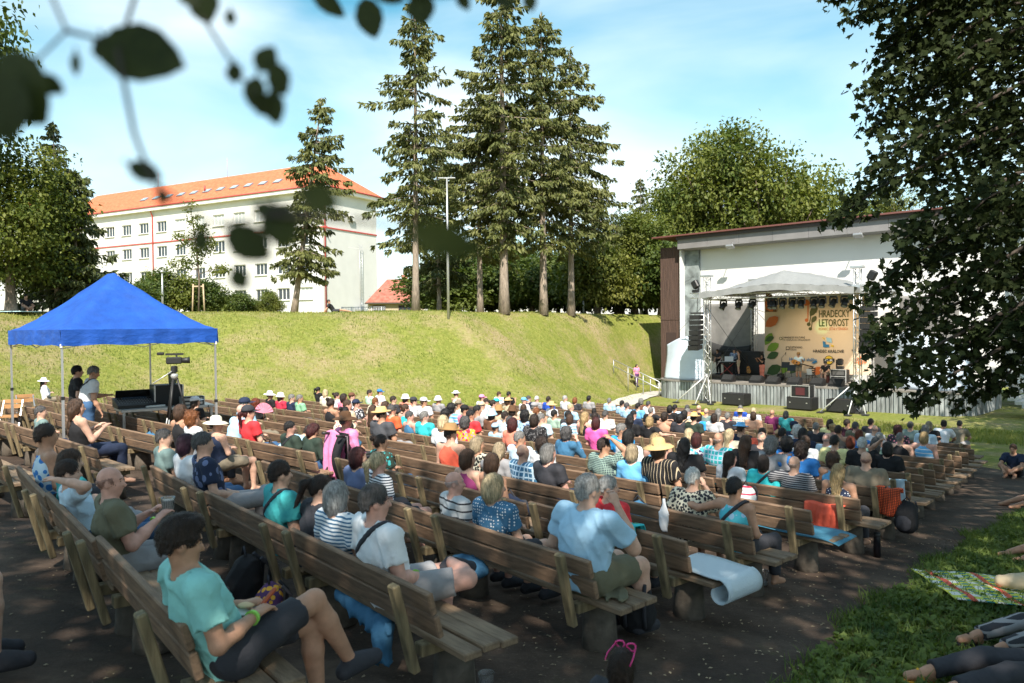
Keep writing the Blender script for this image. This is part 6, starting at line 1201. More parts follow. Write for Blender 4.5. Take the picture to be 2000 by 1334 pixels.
# ------------------------------------------------------------------ the audience (head position in the photo -> row and place on that row)
REG = {'A': (0, 680, 6.667), 'B': (180, 680, 6.063), 'C': (400, 740, 6.667), 'D': (640, 750, 6.667), 'E': (900, 750, 6.667), 'F': (1150, 750, 6.667), 'G': (1400, 770, 6.667), 'H': (1600, 770, 5.714), 'N': (0, 0, 1.0)}
CROWD = '''
A 570 430 long black long white sun:white p3
A 1005 745 long brown tank black cups
A 520 925 short darkgrey tee greygreen p3 r1
A 600 1105 short darkbrown tank marble_paleblue_blue p0 r0
B 830 485 short black tee charcoal p5
B 1035 585 none black tee black p8 dark
B 1215 630 long darkbrown tee black cap:white p3
B 1045 740 bob brown tank black p3
B 1150 810 curly orange tee white p3
B 1460 890 short black tank navy sun:cream p3
B 845 1050 short darkgrey tee greygreen p3 r1
B 1110 1115 bob purple tee white p3 r1
B 1335 1110 short darkgrey tee marble_navy_slate p7 r1
C 530 320 short grey tee lightblue cap:navy p3
C 480 420 none grey tee lightblue p2
C 660 315 curly red tee black p3
C 570 430 pony darkred tee red cap:charcoal p3
C 850 205 short black tee black sun:white p3
C 985 225 bob darkbrown tee crimson bucket:cream p3
C 1130 240 short grey tee navy p3
C 1215 245 short grey tee stripes_green_mint p3
C 1475 135 pony black tee black p5
C 1570 175 bob paleblonde tee cream p1
C 1720 215 bun darkbrown tee white p3
C 1810 235 bob darkbrown tee rose p3
C 1920 225 short brown tee white cap:brown p3
C 1640 310 bun darkbrown tank black p5
C 1865 330 short brown tee beige p3
C 1970 320 short brown tee floral_charcoal_white cap:navy p3
C 1825 440 bun black tee floral_cream_crimson p2
C 1890 480 short darkbrown tee denim p2 small
C 955 600 short black tee darkgreen p3 big strapL r3
C 1350 720 short darkbrown tee lightblue bend
C 1160 830 bob darkred long darkgreen down r3
D 550 110 short darkbrown tee mint p3
D 680 105 short brown tee white cap:blue p3
D 1010 180 bob black tee salmon bucket:white p3
D 1115 220 short darkbrown tee white cap:charcoal p3
D 1185 220 short brown tee white cap:white p3
D 1435 200 short grey tee grey bucket:white p3
D 1670 130 short brown tank cream fedora:white p3
D 620 225 short orange tee cream p8
D 590 330 long brown tank black p0
D 750 275 bob brown tee lightgrey p3
D 860 200 short darkbrown tee charcoal p3
D 1010 310 bun brown tank turquoise p3
D 700 385 short black tee darkgrey fedora:straw p3 big
D 840 330 short darkgrey tee orange p0
D 1070 410 short darkgrey tank denim p3
D 1225 410 short grey tee turquoise p3
D 1600 630 short darkbrown tank coral fedora:tan p0 big
D 1505 480 bob paleblonde tee white p0
D 1540 385 curly black tee sage p3
D 1625 310 curly black tee wide_sky_white p3
D 1700 260 short brown tee cream cap:khaki p3
D 1765 330 short black tee rose cap:black p3
D 1850 325 short black tee grey p3
D 1860 395 short black tee red p3 tan
D 1790 490 curly darkgrey tee floral_yellow_pink_crimson p0
D 385 930 bob darkred tee slate p3 r2
D 690 745 bun darkbrown tee floral_darkgreen_teal p3 r3
D 655 1000 pony paleblonde tee stripes_white_navy p0 r2
D 1820 950 bob brown tank purple p3 r3
D 1935 770 bob ashblonde tee mosaic_black_cream lookR
E 275 180 short brown tee white cap:pink p3
E 495 130 short brown tee white p3
E 625 130 short black tee black p5
E 335 225 short darkbrown tee paleblue p3
E 395 225 short brown tee mint cap:turquoise p3
E 430 250 bun darkbrown tee paleblue p3
E 270 280 short grey tee white cap:beige p3
E 215 370 bob black tee brown bucket:lightblue p0
E 310 380 short darkbrown tee paleblue p0 big
E 505 330 bob brown tee beige bucket:tan p0
E 620 225 bob brown tee beige fedora:straw p3
E 670 340 bob darkbrown tank lightblue bucket:leather p0
E 440 440 short black tee lightblue cap:lightblue p0 small
E 825 215 short grey tee white cap:sky p3
E 880 185 short darkgrey tee navy p3
E 985 190 short white tee grey p5
E 1140 195 short darkbrown tee royal p0
E 1190 270 short brown tee white sun:straw p0
E 1365 185 short lightgrey tee white p3
E 1460 205 bob orange tee charcoal p3
E 1660 190 quiff black tee grey p0
E 1730 265 bob black tee charcoal p0 small
E 1930 215 short grey tee lightblue p0
E 905 285 short grey tee cream cap:grey p3
E 820 305 bob brown tee cream p0
E 985 355 short orange tee beige p5
E 830 400 curly black tee floral_lightblue_slate p0
E 565 470 short darkgrey tee white p0
E 690 510 bob darkred tee salmon p0
E 950 455 bob darkbrown tee dots_black_grey p0
E 1040 435 short grey tee paleblue p3
E 1220 380 short black tee sage p0
E 1350 390 short black tee charcoal p3
E 1410 440 bob brown tee wide_paleblue_sky p0
E 1440 300 short paleblonde tee lightblue p3
E 1640 320 short orange tee cream p0 small
E 1620 420 long blonde tank black p3
E 1750 420 short darkbrown tee white p0
E 1760 490 bob darkred tee hotpink p0
E 1875 390 short darkgrey tee white p5
E 1385 640 curly darkgrey long denim p8
E 1880 790 short darkbrown tee check_navy_sage p6 big r5
E 760 690 short grey tee paleblue p3
E 885 840 bob grey tee charcoal p3 r4
E 1050 775 curly darkbrown long white p0 r5
E 735 865 bald brown long plaid_denim_paleblue p0 big r4
E 510 850 long ashblonde tee grey p4 m r4
E 100 950 bob brown tank brown p0
F 435 250 short black tee lightblue p0
F 500 280 short darkgrey tee lightblue p0
F 675 225 curly grey tee brown p0
F 645 285 short black tee sky p0
F 780 255 short darkgrey tee white p0
F 800 340 short grey tee black p4
F 1050 315 bob black tee black p0
F 1125 305 short black tee paleblue p0
F 1200 305 short darkgrey tee check_navy_blue p0
F 1345 305 bald brown tee yellow p0
F 1290 355 short grey tee lightgrey p3
F 1520 355 bald grey tee greygreen p0
F 1590 355 long grey tank beige p0
F 985 410 bob darkbrown tank peach p3
F 1080 425 bob black tee charcoal p0
F 1255 390 bob black tee beige p0 strapL
F 1370 435 short black tee darkgreen fedora:straw p0
F 1440 420 bob darkbrown tee brightblue p0
F 1620 430 bob darkbrown tee lightgrey p0
F 1810 415 short grey tee charcoal p0
F 540 445 long black tee black p0
F 575 385 short black tee navy p3
F 805 475 bob blonde tee black p4
F 430 585 short grey tee brightblue lookR
F 540 675 bob black tee white p0
F 660 790 bob brown tee upright_black_beige sun:straw p3
F 900 725 bob blonde tank sky p0
F 1210 780 long black tee black p0 big
F 1310 645 bob paleblonde tee cream p0
F 1390 705 bob darkred tee floral_white_violet_aqua p0
F 1640 700 bald grey tee plaid_turquoise_paleblue p0 big
F 1830 645 long paleblonde tee cream p3
F 1870 725 long brown tee black p0
F 535 870 bob ashblonde long sky p0 r5
G 295 240 short grey tee plaid_grey_cream fedora:straw p0
G 310 180 short grey tee royal p0
G 485 215 bob paleblonde tee white p0
G 475 270 bob brown tee peach p0
G 725 240 bald brown tee purple p0
G 825 250 bob darkgrey tee teal p0
G 315 440 short brown tee navy fedora:sky p0
G 410 480 short darkbrown tee coral p0 big
G 575 560 bald grey tee charcoal p0
G 660 480 short black tee navy p0
G 755 470 bob black tee navy p0
G 1020 415 short navy0 tee navy cap:navy p0
G 1060 465 curly white tee white p0
G 925 525 bald lightgrey tee paleblue p0
G 1010 535 bob red tee black p0
G 640 640 curly grey tee grey p5 big
G 1285 420 short grey tee charcoal p0
G 1270 550 long darkgrey tee sage p0
G 935 635 curly black tee blue p0
G 1025 695 curly darkbrown tee blue p4 m
G 1150 605 bob brown tee white p0
G 1475 375 bob darkbrown tee paleyellow p0
G 1500 435 bun blonde tank beige p0
G 1580 460 short darkbrown tank taupe p0 tan
G 1690 370 short darkbrown tee maroon p3
G 1815 410 short darkgrey tee olive p0
G 1810 510 bob red tee blue p0
G 1535 600 short black tee paleyellow p0
G 1725 620 short white tee black p0
G 1880 660 bob black tee black p6 m
G 1850 820 bald brown tee khaki p0 huge r7
G 1175 800 curly brown tank sky p3 r7
G 1010 890 bald grey tee stripes_charcoal_grey p4 m big bandR r6
G 600 880 bob darkbrown tee turquoise p0 strapL r6
G 190 920 long darkbrown tee white p3 r6
G 1590 1030 long blonde tank dots_navy_white p0 r6
H 580 310 short darkbrown tee charcoal p0
H 605 385 bald grey tee white p5
H 660 480 bun lightgrey tank white p0
H 890 395 curly darkred tee floral_charcoal_rose p0
H 1020 345 short darkgrey tee greygreen p4
H 1100 335 bob ashblonde tee black p0
H 1190 385 bob grey tee paleblue p0
H 1180 470 bob blonde tank wide_sky_white p4 m
H 910 480 short grey tank black p0 big
H 1390 335 bun black tee white p2
H 1565 335 short black tee khaki p2
N 355 1040 quiff darkbrown tee seafoam boy r0 shorts:charcoal bandR tan
N 213 935 bald brown tee olive cups r0 shorts:grey big pink bandR
N 112 928 short darkbrown tee paleblue behind r0
N 133 896 bob brown tee teal p3 r0
N 548 921 short darkbrown tee teal p0 big strapL r1
N 600 955 pony darkbrown tee charcoal down r1
N 655 962 bob lightgrey tee stripes_white_denim p0 r1
N 737 972 short darkgrey tee white p7 big shorts:grey strapL bandR r1
N 889 942 bald lightgrey tee wide_lightgrey_charcoal p3 r2
N 963 947 bob paleblonde tee dots_denim_white p3 bandR r2
N 1150 955 short lightgrey tee lightblue p8 huge shorts:olive r2
N 1190 962 short lightgrey tee red lookR r3
N 1353 932 short white tee mosaic_charcoal_cream p8 r4
N 1437 950 short black tank marble_aqua_lightblue p4 m strapR r4
'''
POSEN = set(POSES); SK = list(SKINS)
def build_crowd():
    rr = random.Random(5); rows = []; seen = {}; resid = []
    for line in CROWD.strip().split('\n'):
        w = line.split(); ox, oy, sc = REG[w[0]]; px, py = ox + float(w[1]) / sc, oy + float(w[2]) / sc; opt = w[6:]
        pz = ([q for q in opt if q in POSEN] + ['p0'])[0]; hd = skeleton(POSES[pz])['head']; hc = float(hd[2]) + .015; hy = float(hd[1]); p = unproject(px, py, hc); u_, v_ = uv(p.x, p.y); k = min(range(NROWS), key=lambda q: abs(row_u(q, v_) + hy - u_))
        for o in opt:
            if o[0] == 'r' and o[1:].isdigit(): k = int(o[1:])
        d = ray(px, py); v = v_
        for it in range(6):
            ur = row_u(k, v) + hy; D = ur / (AX * d.x + AY); v = AY * d.x * D - AX * D
        u = row_u(k, v); hreq = CAMZ + d.z * D - Hs(d.x * D, D) - .03; resid.append((px, py, k, round(u_ - ur, 2))); fit = min(max(hreq / (hc - .015), .89), 1.07)
        # keep neighbours on a row apart
        rows.append([k, v, u, w, opt, px, py, fit])
    rows.sort(key=lambda r: (r[0], r[1]))
    for i in range(1, len(rows)):
        if rows[i][0] == rows[i - 1][0] and rows[i][1] - rows[i - 1][1] < .46: 
            s = (.46 - (rows[i][1] - rows[i - 1][1])); rows[i][1] += s
    labs = {}
    desc = []
    for r in rows:
        k, v, u, w, opt, px, py, fit = r[:8]; hs, hcl, sk_, cl = w[3], w[4], w[5], w[6] if len(w) > 6 else 'white'
        desc.append(crowd_label(w))
    for i, r in enumerate(rows):
        k, v, u, w, opt, px, py, fit = r[:8]; x, y = xy(row_u(k, v), v); hat = None; pose = 'p0'; bottom = None; big = 1.0; scl = fit; mir = False; sk = rr.choice(['fair', 'fair', 'tan', 'pink'])
        for o in opt:
            if ':' in o and o.split(':')[0] in ('cap', 'sun', 'fedora', 'bucket'): hat = o.split(':')
            elif o.startswith('shorts:'): bottom = ('shorts', o.split(':')[1])
            elif o in POSEN: pose = o
            elif o == 'big': big = 1.14
            elif o == 'huge': big = 1.3
            elif o == 'small': scl *= .82
            elif o == 'm': mir = True
            elif o in SKINS: sk = o
        fine = (x * x + y * y) < 62
        if not fine and big > 1: scl = (scl, big); bwid = 1.0
        hcl = w[4] if w[4] in HAIRC else 'black'
        if bottom is None: bottom = (rr.choice(['long', 'long', 'shorts']), rr.choice(['jeans', 'navy', 'charcoal', 'beige', 'black', 'khaki', 'grey']))
        lab = desc[i]
        if desc.count(lab) > 1:
            lab = lab.replace('seated person', 'person') + ' in row %s from the camera' % ORD[k]
            same = [q for q in rows if q[0] == k and crowd_label(q[3]) == desc[i]]
            if len(same) > 1: lab = lab.replace(' from the camera', ' back') + (', right one' if r is same[-1] else ', left one')
        lab = ' '.join(lab.split()[:16])
        labs[lab] = 1
        s1 = scl if not isinstance(scl, tuple) else scl[0]; bw = big if fine else (1.14 if big > 1 else 1.0)
        yaw = ROT + row_yaw(k, v) + R(rr.uniform(-9, 9))
        o = person((x, y, Hs(x, y) + .03), yaw, pose, (w[3], hcl), (w[5], w[6]), bottom, hat, sk, s1, bw, fine, lab, mir, 'charcoal' if fine else None)
        r.append(o)
    for r in rows:
        o = r[-1]; w = r[3]; pz = ([q for q in r[4] if q in POSEN] + ['p0'])[0]; big = 1.14 if 'big' in r[4] else 1.3 if 'huge' in r[4] else 1.0; fine = (o.location.x ** 2 + o.location.y ** 2) < 62
        if not fine and big > 1: big = 1.14
        for q in r[4]:
            if q.startswith('strap'): c = obj('strap', part_mesh('strap', pz, q[5], big, fine), o); setmat(c, clothmat('charcoal'))
            if q.startswith('band'): c = obj('wristband', part_mesh('band', pz, q[4]), o); setmat(c, M('lime paper band', (.35, .75, .12), .6))
    return rows, resid
PATW = {'stripes': 'striped', 'wide': 'broad striped', 'upright': 'pinstriped', 'check': 'checked', 'plaid': 'plaid', 'dots': 'polka dot', 'floral': 'flowered', 'marble': 'mottled', 'mosaic': 'black patterned'}
COLW = {'seafoam': 'pale sea green', 'lightblue': 'light blue', 'paleblue': 'very pale blue', 'brightblue': 'bright blue', 'darkgreen': 'dark green', 'greygreen': 'grey green', 'lightgrey': 'light grey', 'darkgrey': 'dark grey', 'hotpink': 'hot pink', 'paleyellow': 'pale yellow', 'royal': 'royal blue', 'sky': 'sky blue'}
HAIRW = {'darkbrown': 'dark brown', 'darkred': 'dark red', 'paleblonde': 'pale blonde', 'ashblonde': 'ash blonde', 'darkgrey': 'dark grey', 'lightgrey': 'light grey', 'purple': 'dark purple', 'orange': 'ginger'}
STYW = {'short': 'short %s hair', 'quiff': 'swept up %s hair', 'bald': 'balding %s hair', 'bob': '%s chin-length hair', 'long': 'long %s hair', 'pony': '%s ponytail', 'bun': '%s hair in a bun', 'curly': 'curly %s hair', 'none': 'shaved head'}
GARW = {'tee': 'top', 'tank': 'sleeveless top', 'long': 'long-sleeved shirt'}
def cloth_words(tok):
    b = tok.split('_'); c = COLW.get(b[1] if len(b) > 1 else b[0], b[1] if len(b) > 1 else b[0]); return (PATW[b[0]] + ' ' + c) if len(b) > 1 else c
def short_cloth(w): return 'someone in ' + cloth_words(w[6])
def crowd_label(w):
    hat = [o.split(':') for o in w[6:] if o.split(':')[0] in ('cap', 'sun', 'fedora', 'bucket')]; st = w[3]; hc = HAIRW.get(w[4], w[4] if w[4] in HAIRC else 'black')
    hd = ('%s %s' % (COLW.get(hat[0][1], hat[0][1]), {'cap': 'cap', 'sun': 'wide brimmed hat', 'fedora': 'brimmed hat', 'bucket': 'bucket hat'}[hat[0][0]])) if hat else (STYW[st] % hc if '%s' in STYW[st] else STYW[st])
    ex = [o for o in w[7:] if o in POSES]; act = {'p2': ' leaning forward', 'p4': ' with an arm along the bench', 'p6': ' with a hand on the head', 'bend': ' bent far forward', 'behind': ' with a hand behind the head', 'p8': ' with chin on hand'}.get(ex[0] if ex else '', '')
    return 'seated person with %s in %s %s%s' % (hd, cloth_words(w[6]), GARW[w[5]], act)
CROWDROWS, RESID = build_crowd()
# ------------------------------------------------------------------ blue tent with the sound desk
def build_tent():
    cx, cy = -8.66, 16.62; g = Hs(cx, cy); t = thing('pavilion_tent', 'blue folding pavilion tent over the sound desk', 'tent', (cx, cy, g), ROT)
    BLU = M('blue tent fabric', (.010, .080, .40), .6, noise=.16, nscale=2.4, bump=1.0, bscale=4.5, stretch=(1, 1, 2.2)); AL = M('tent pole aluminium', (.62, .63, .65), .35, .7); a, b = 1.82, 1.5; hz = 2.62; n = 36; V = []; F = []
    for i in range(n + 1):
        for j in range(n + 1):
            u_, v_ = i / n * 2 - 1, j / n * 2 - 1; rx = max(0, (abs(u_) * a - .28) / (a - .28)); m = max(rx, abs(v_)); z = hz + 1.22 * (1 - m) ** 1.22 + .012 * math.sin(9 * u_ + 3) * math.sin(8 * v_) * (1 - m) - .075 * math.sin(math.pi * min(1, m)) * min(1, abs(rx - abs(v_)) * 1.6) + .010 * math.sin(26 * u_ * v_ + 4 * u_) * m * m
            V.append((u_ * a, v_ * b, z))
    for i in range(n):
        for j in range(n): q = i * (n + 1) + j; F.append((q, q + n + 1, q + n + 2, q + 1))
    obj('canopy', mesh_np('canopy', V, F, BLU, True), t)
    ring = [(-a, -b), (a, -b), (a, b), (-a, b)]
    for k in range(4):
        p, q = Vector(ring[k]), Vector(ring[(k + 1) % 4]); d = (q - p); nn = Vector((d.y, -d.x)).normalized(); V = []; F = []
        for i in range(41):
            s = p + d * i / 40; w = .02 * math.sin(i * .9 + k) + .012 * math.sin(i * 2.3)
            for j in range(5): V.append((s.x + nn.x * (.012 + w * j / 4), s.y + nn.y * (.012 + w * j / 4), hz + .01 - .30 * j / 4 - .012 * math.sin(i * .5) * (j == 4)))
        for i in range(40):
            for j in range(4): e = i * 5 + j; F.append((e, e + 5, e + 6, e + 1))
        obj('valance', mesh_np('valance', V, F, BLU, True), t)
    for x, y in ring:
        zz = Hs(cx + AY * x * .97 + AX * y * .97, cy - AX * x * .97 + AY * y * .97) - g; p = MB(); p.bar((x * .98, y * .98, zz), (x * .98, y * .98, zz + 1.25), .042, .042); o = p.build('leg', AL, t); MB().bar((x * .98, y * .98, zz + 1.2), (x * .98, y * .98, hz - .02), .034, .034).build('inner_tube', AL, o); MB().box((x * .98, y * .98, zz + 1.22), (.055, .055, .06)).build('clamp', M('black plastic', (.02, .02, .02), .5), o); MB().box((x * .98, y * .98, zz + .01), (.12, .12, .015)).build('foot', AL, o); MB().box((x * .985, y * .985, hz - .30), (.05, .05, .08), None, .01).build('corner_bracket', TRIMW, o)
    for k in range(4):                                              # scissor frame under the roof
        p, q = Vector((*ring[k], 0)) * .96, Vector((*ring[(k + 1) % 4], 0)) * .96; mb = MB(); m = (p + q) / 2
        for (A, B) in ((p, m), (m, q)):
            for z0, z1 in ((hz - .35, hz - .05), (hz - .05, hz - .35)): mb.bar(A + Vector((0, 0, z0)), B + Vector((0, 0, z1)), .022, .014)
        mb.build('truss_bar', AL, t)
build_tent()
def build_desk():
    A = unproject(237, 804, .86); g = Hs(A.x, A.y); tl = 1.95; td = .95; o = Vector((A.x, A.y, g + .03)); STG = M('silver table edge', (.60, .60, .58), .4, .5); BK = M('black plastic'); rz = R(36)
    t = thing('desk_table', 'long grey work table with silver edge carrying the mixing desk', 'table', o, rz)
    MB().box((tl / 2, td / 2, .83), (tl, td, .06), None, .006).build('table_top', STG, t)
    for x, y in ((.06, .06), (tl - .06, .06), (.06, td - .06), (tl - .06, td - .06)): MB().bar((x, y, 0), (x, y, .80), .05, .05).build('leg', STG, t)
    def on(name, lab, cat, x, y, z=.862, r=0): return thing(name, lab, cat, o + Matrix.Rotation(rz, 3, 'Z') @ Vector((x, y, z)), rz + r)
    m = on('mixing_desk', 'black mixing desk with a lit control surface on the table', 'mixer', .42, .60); MB().prism([(-.36, 0), (.36, 0), (.36, .20), (-.36, .07)], 'x', -.45, .40).build('body', BK, m); mb = MB()
    for i in range(14):
        for j in range(4): mb.box((-.40 + i * .056, -.25 + j * .14, .09 + .025 * j + .018), (.014, .035, .012))
    tag(mb.build('faders', M('grey fader caps', (.35, .36, .38), .5), m), kind='stuff'); MB().box((-.02, .22, .186), (.5, .14, .02), Matrix.Rotation(.18, 3, 'X')).build('display', M('grey blue display', (.08, .12, .17), .2), m)
    m = on('open_case', 'open black flight case behind the mixing desk', 'flight case', .30, 1.05, .0 + .862 - .0); m.location.z = o.z + .862; MB().box((.1, -.15, .10), (.72, .25, .18), None, .01).build('tray', BLACK, m); MB().box((.1, -.04, .24), (.72, .03, .26), Matrix.Rotation(.5, 3, 'X')).build('lid', BLACK, m)
    m = on('equipment_box', 'black equipment rack box standing on the table', 'rack', 1.05, .66); MB().box((0, 0, .24), (.62, .55, .46), None, .012).build('box', BLACK, m); MB().box((0, -.282, .24), (.52, .02, .36)).build('panel', GRILL, m)
    for sx in (-.30, .30): MB().box((sx, -.276, .24), (.03, .03, .46)).build('edge', STG, m)
    q = on('tablet', 'small upright olive screen standing on the black rack box', 'screen', 1.18, .64, .862 + .475); MB().box((0, 0, .14), (.17, .02, .26), Matrix.Rotation(-.18, 3, 'X'), .004).build('screen', M('olive screen back', (.10, .10, .05), .5), q); MB().box((0, .03, .01), (.12, .10, .015)).build('foot', BK, q)
    q = on('rack_unit', 'silver sided amplifier unit at the table front', 'amplifier', 1.50, .22); MB().box((0, 0, .10), (.46, .30, .19), None, .006).build('case', BLACK, q)
    for sx in (-.235, .235): MB().box((sx, -.03, .10), (.02, .30, .20)).build('side_panel', STG, q)
    for z in (.05, .14): MB().box((0, -.158, z), (.40, .014, .05)).build('front_panel', STG, q)
    q = on('power_strip', 'white power strip lying on the table', 'power strip', .72, .16, .862, .25); MB().box((0, 0, .025), (.42, .07, .045), None, .01).build('body', TRIMW, q); mb = MB()
    for i in range(5): mb.lathe([(0, .05), (.022, .05), (.022, .046)], (-.16 + i * .08, 0, 0), 10)
    mb.build('sockets', M('grey socket', (.3, .3, .3), .5), q)
    for i, lab in enumerate(('black cable hanging from the table front near its middle', 'black cable hanging from the right end of the table', 'thin looped cable above the mixing desk')):
        x = (1.15, 1.8, .5)[i]; pts = [(x, -.03, .86), (x + .04, -.06, .6), (x - .03, -.05, .3), (x + .1, -.1, .02)] if i < 2 else [(x - .3, .8, .9), (x - .15, .8, 1.15), (x + .1, .75, 1.18), (x + .25, .7, .95)]
        c = obj('cable', MB().tube(pts, .008, 5).mesh('cable', M('black rubber cable')), None, o, rz); tag(c, lab, 'cable')
    q = thing('black_bag', 'black bag slumped under the work table', 'bag', o + Matrix.Rotation(rz, 3, 'Z') @ Vector((.9, .4, 0)), rz); V, Q = surface([ell((0, 0, .22), (.30, .20, .24), .05), ell((.15, 0, .12), (.25, .2, .13), .05)], .03, (lambda x, y, z: -z + 0 * x,), wrinkle(.012, .5)); obj('body', mesh_np('body', V, Q, M('black nylon', (.02, .02, .022), .7, noise=.3), True), q); MB().tube([(-.15, 0, .42), (-.05, 0, .52), (.1, 0, .42)], .012, 6).build('handle', M('black nylon'), q)
    # video camera on a tripod
    c = at(340, 708, 15.7); g = Hs(c.x, c.y); t = thing('video_tripod', 'silver and black tripod beside the work table', 'tripod', (c.x, c.y, g + .03)); h = c.z - g - .25
    for k in range(3):
        a = k * 2.094 + .5; e = (.50 * math.cos(a), .50 * math.sin(a), 0); l = MB().tube([(.05 * math.cos(a), .05 * math.sin(a), h - .1), tuple(v * .5 for v in e[:2]) + ((h - .1) * .5,)], .022, 7).build('leg', M('black plastic'), t); MB().tube([tuple(v * .46 for v in e[:2]) + ((h - .1) * .55,), e], .014, 6).build('lower_leg', STG, l)
    MB().lathe([(0, .05), (.06, .04), (.075, 0), (.05, -.08), (0, -.08)], (0, 0, h - .05), 12).build('bowl', STG, t); MB().box((0, 0, h + .08), (.10, .14, .14), None, .02).build('head', M('black plastic'), t); MB().tube([(0, -.05, h + .06), (-.35, -.22, h - .20)], .012, 6).build('pan_handle', STG, t)
    v = thing('video_camera', 'black video camera with top handle on the tripod', 'camera', (c.x, c.y, g + .03 + h + .17), ROT + R(-25)); K = M('black plastic'); MB().box((0, 0, .09), (.13, .30, .14), None, .02).build('body', K, v); MB().lathe([(0, 0), (.055, 0), (.06, .1), (.065, .16), (.05, .16), (0, .15)], (0, 0, 0), 16).build('lens', K, v).matrix_local = Matrix.Translation((0, .14, .09)) @ Matrix.Rotation(R(-90), 4, 'X'); MB().bar((0, -.16, .22), (0, .18, .22), .035, .04).build('handle', K, v); MB().box((0, -.25, .235), (.07, .14, .06), None, .015).build('viewfinder', K, v); MB().box((0, .05, .19), (.03, .03, .07)).build('handle_post', K, v); MB().box((-.075, .0, .10), (.02, .08, .09)).build('side_screen', M('blue lit screen', (.02, .2, .5), .3), v)
    # two technicians
    for px, py, Y, pose, hr, sh, lab, sk in ((183, 729, 15.6, 'desk', ('short', 'grey'), ('tee', 'lightgrey'), 'standing man in light grey top and jeans with a shoulder strap under the tent', 'tan'), (151, 724, 16.4, 'stand', ('short', 'black'), ('tee', 'black'), 'standing dark haired youth in black top under the tent', 'fair')):
        c = at(px, py, Y); g = Hs(c.x, c.y) + .03; s = (c.z - g) / (1.52 if pose == 'desk' else 1.565); J = skeleton(POSES[pose]); of = Matrix.Rotation(ROT + R(-6), 3, 'Z') @ Vector(J['head']) * s
        p = person((c.x - of.x, c.y - of.y, g), ROT + R(-6), pose, hr, sh, ('long', 'jeans' if pose == 'desk' else 'maroon'), None, sk, s, 1.1 if pose == 'desk' else 1.0, True, lab, False, 'charcoal', 'sound crew')
        if pose == 'desk': q = obj('strap', part_mesh('strap', pose, 'L', 1.1, True), p); setmat(q, clothmat('charcoal'))
    # folded wooden chairs at the left edge
    WF = M('honey coloured chair wood', (.45, .24, .10), .6, noise=.2, nscale=5, stretch=(1, 6, 6)); MT = M('chair leg steel', (.5, .5, .5), .3, .8)
    for i, (px, py, lab) in enumerate(((22, 790, 'folding wooden chair with crossed steel legs at the left edge'), (52, 770, 'folding wooden chair leaning behind the other one at the left edge'))):
        p = unproject(px, py + 70, 0); t = thing('folding_chair', lab, 'chair', (p.x, p.y, Hs(p.x, p.y) + .03), ROT + R(60 + 25 * i), 'folding chairs at the left')
        for sx in (-.2, .2):
            MB().bar((sx, -.30, 0), (sx * .95, .22, .88), .022, .03).build('leg', MT, t); MB().bar((sx * .88, .30, 0), (sx * .88, -.18, .62), .022, .03).build('leg', MT, t)
        for k in range(3): MB().bar((-.2, -.16 + k * .12, .52 + .01 * k), (.2, -.16 + k * .12, .52 + .01 * k), .10, .018).build('seat_slat', WF, t)
        for z, y in ((.74, .15), (.85, .21)): MB().bar((-.22, y, z), (.22, y, z), .018, .09).build('back_slat', WF, t)
build_desk()
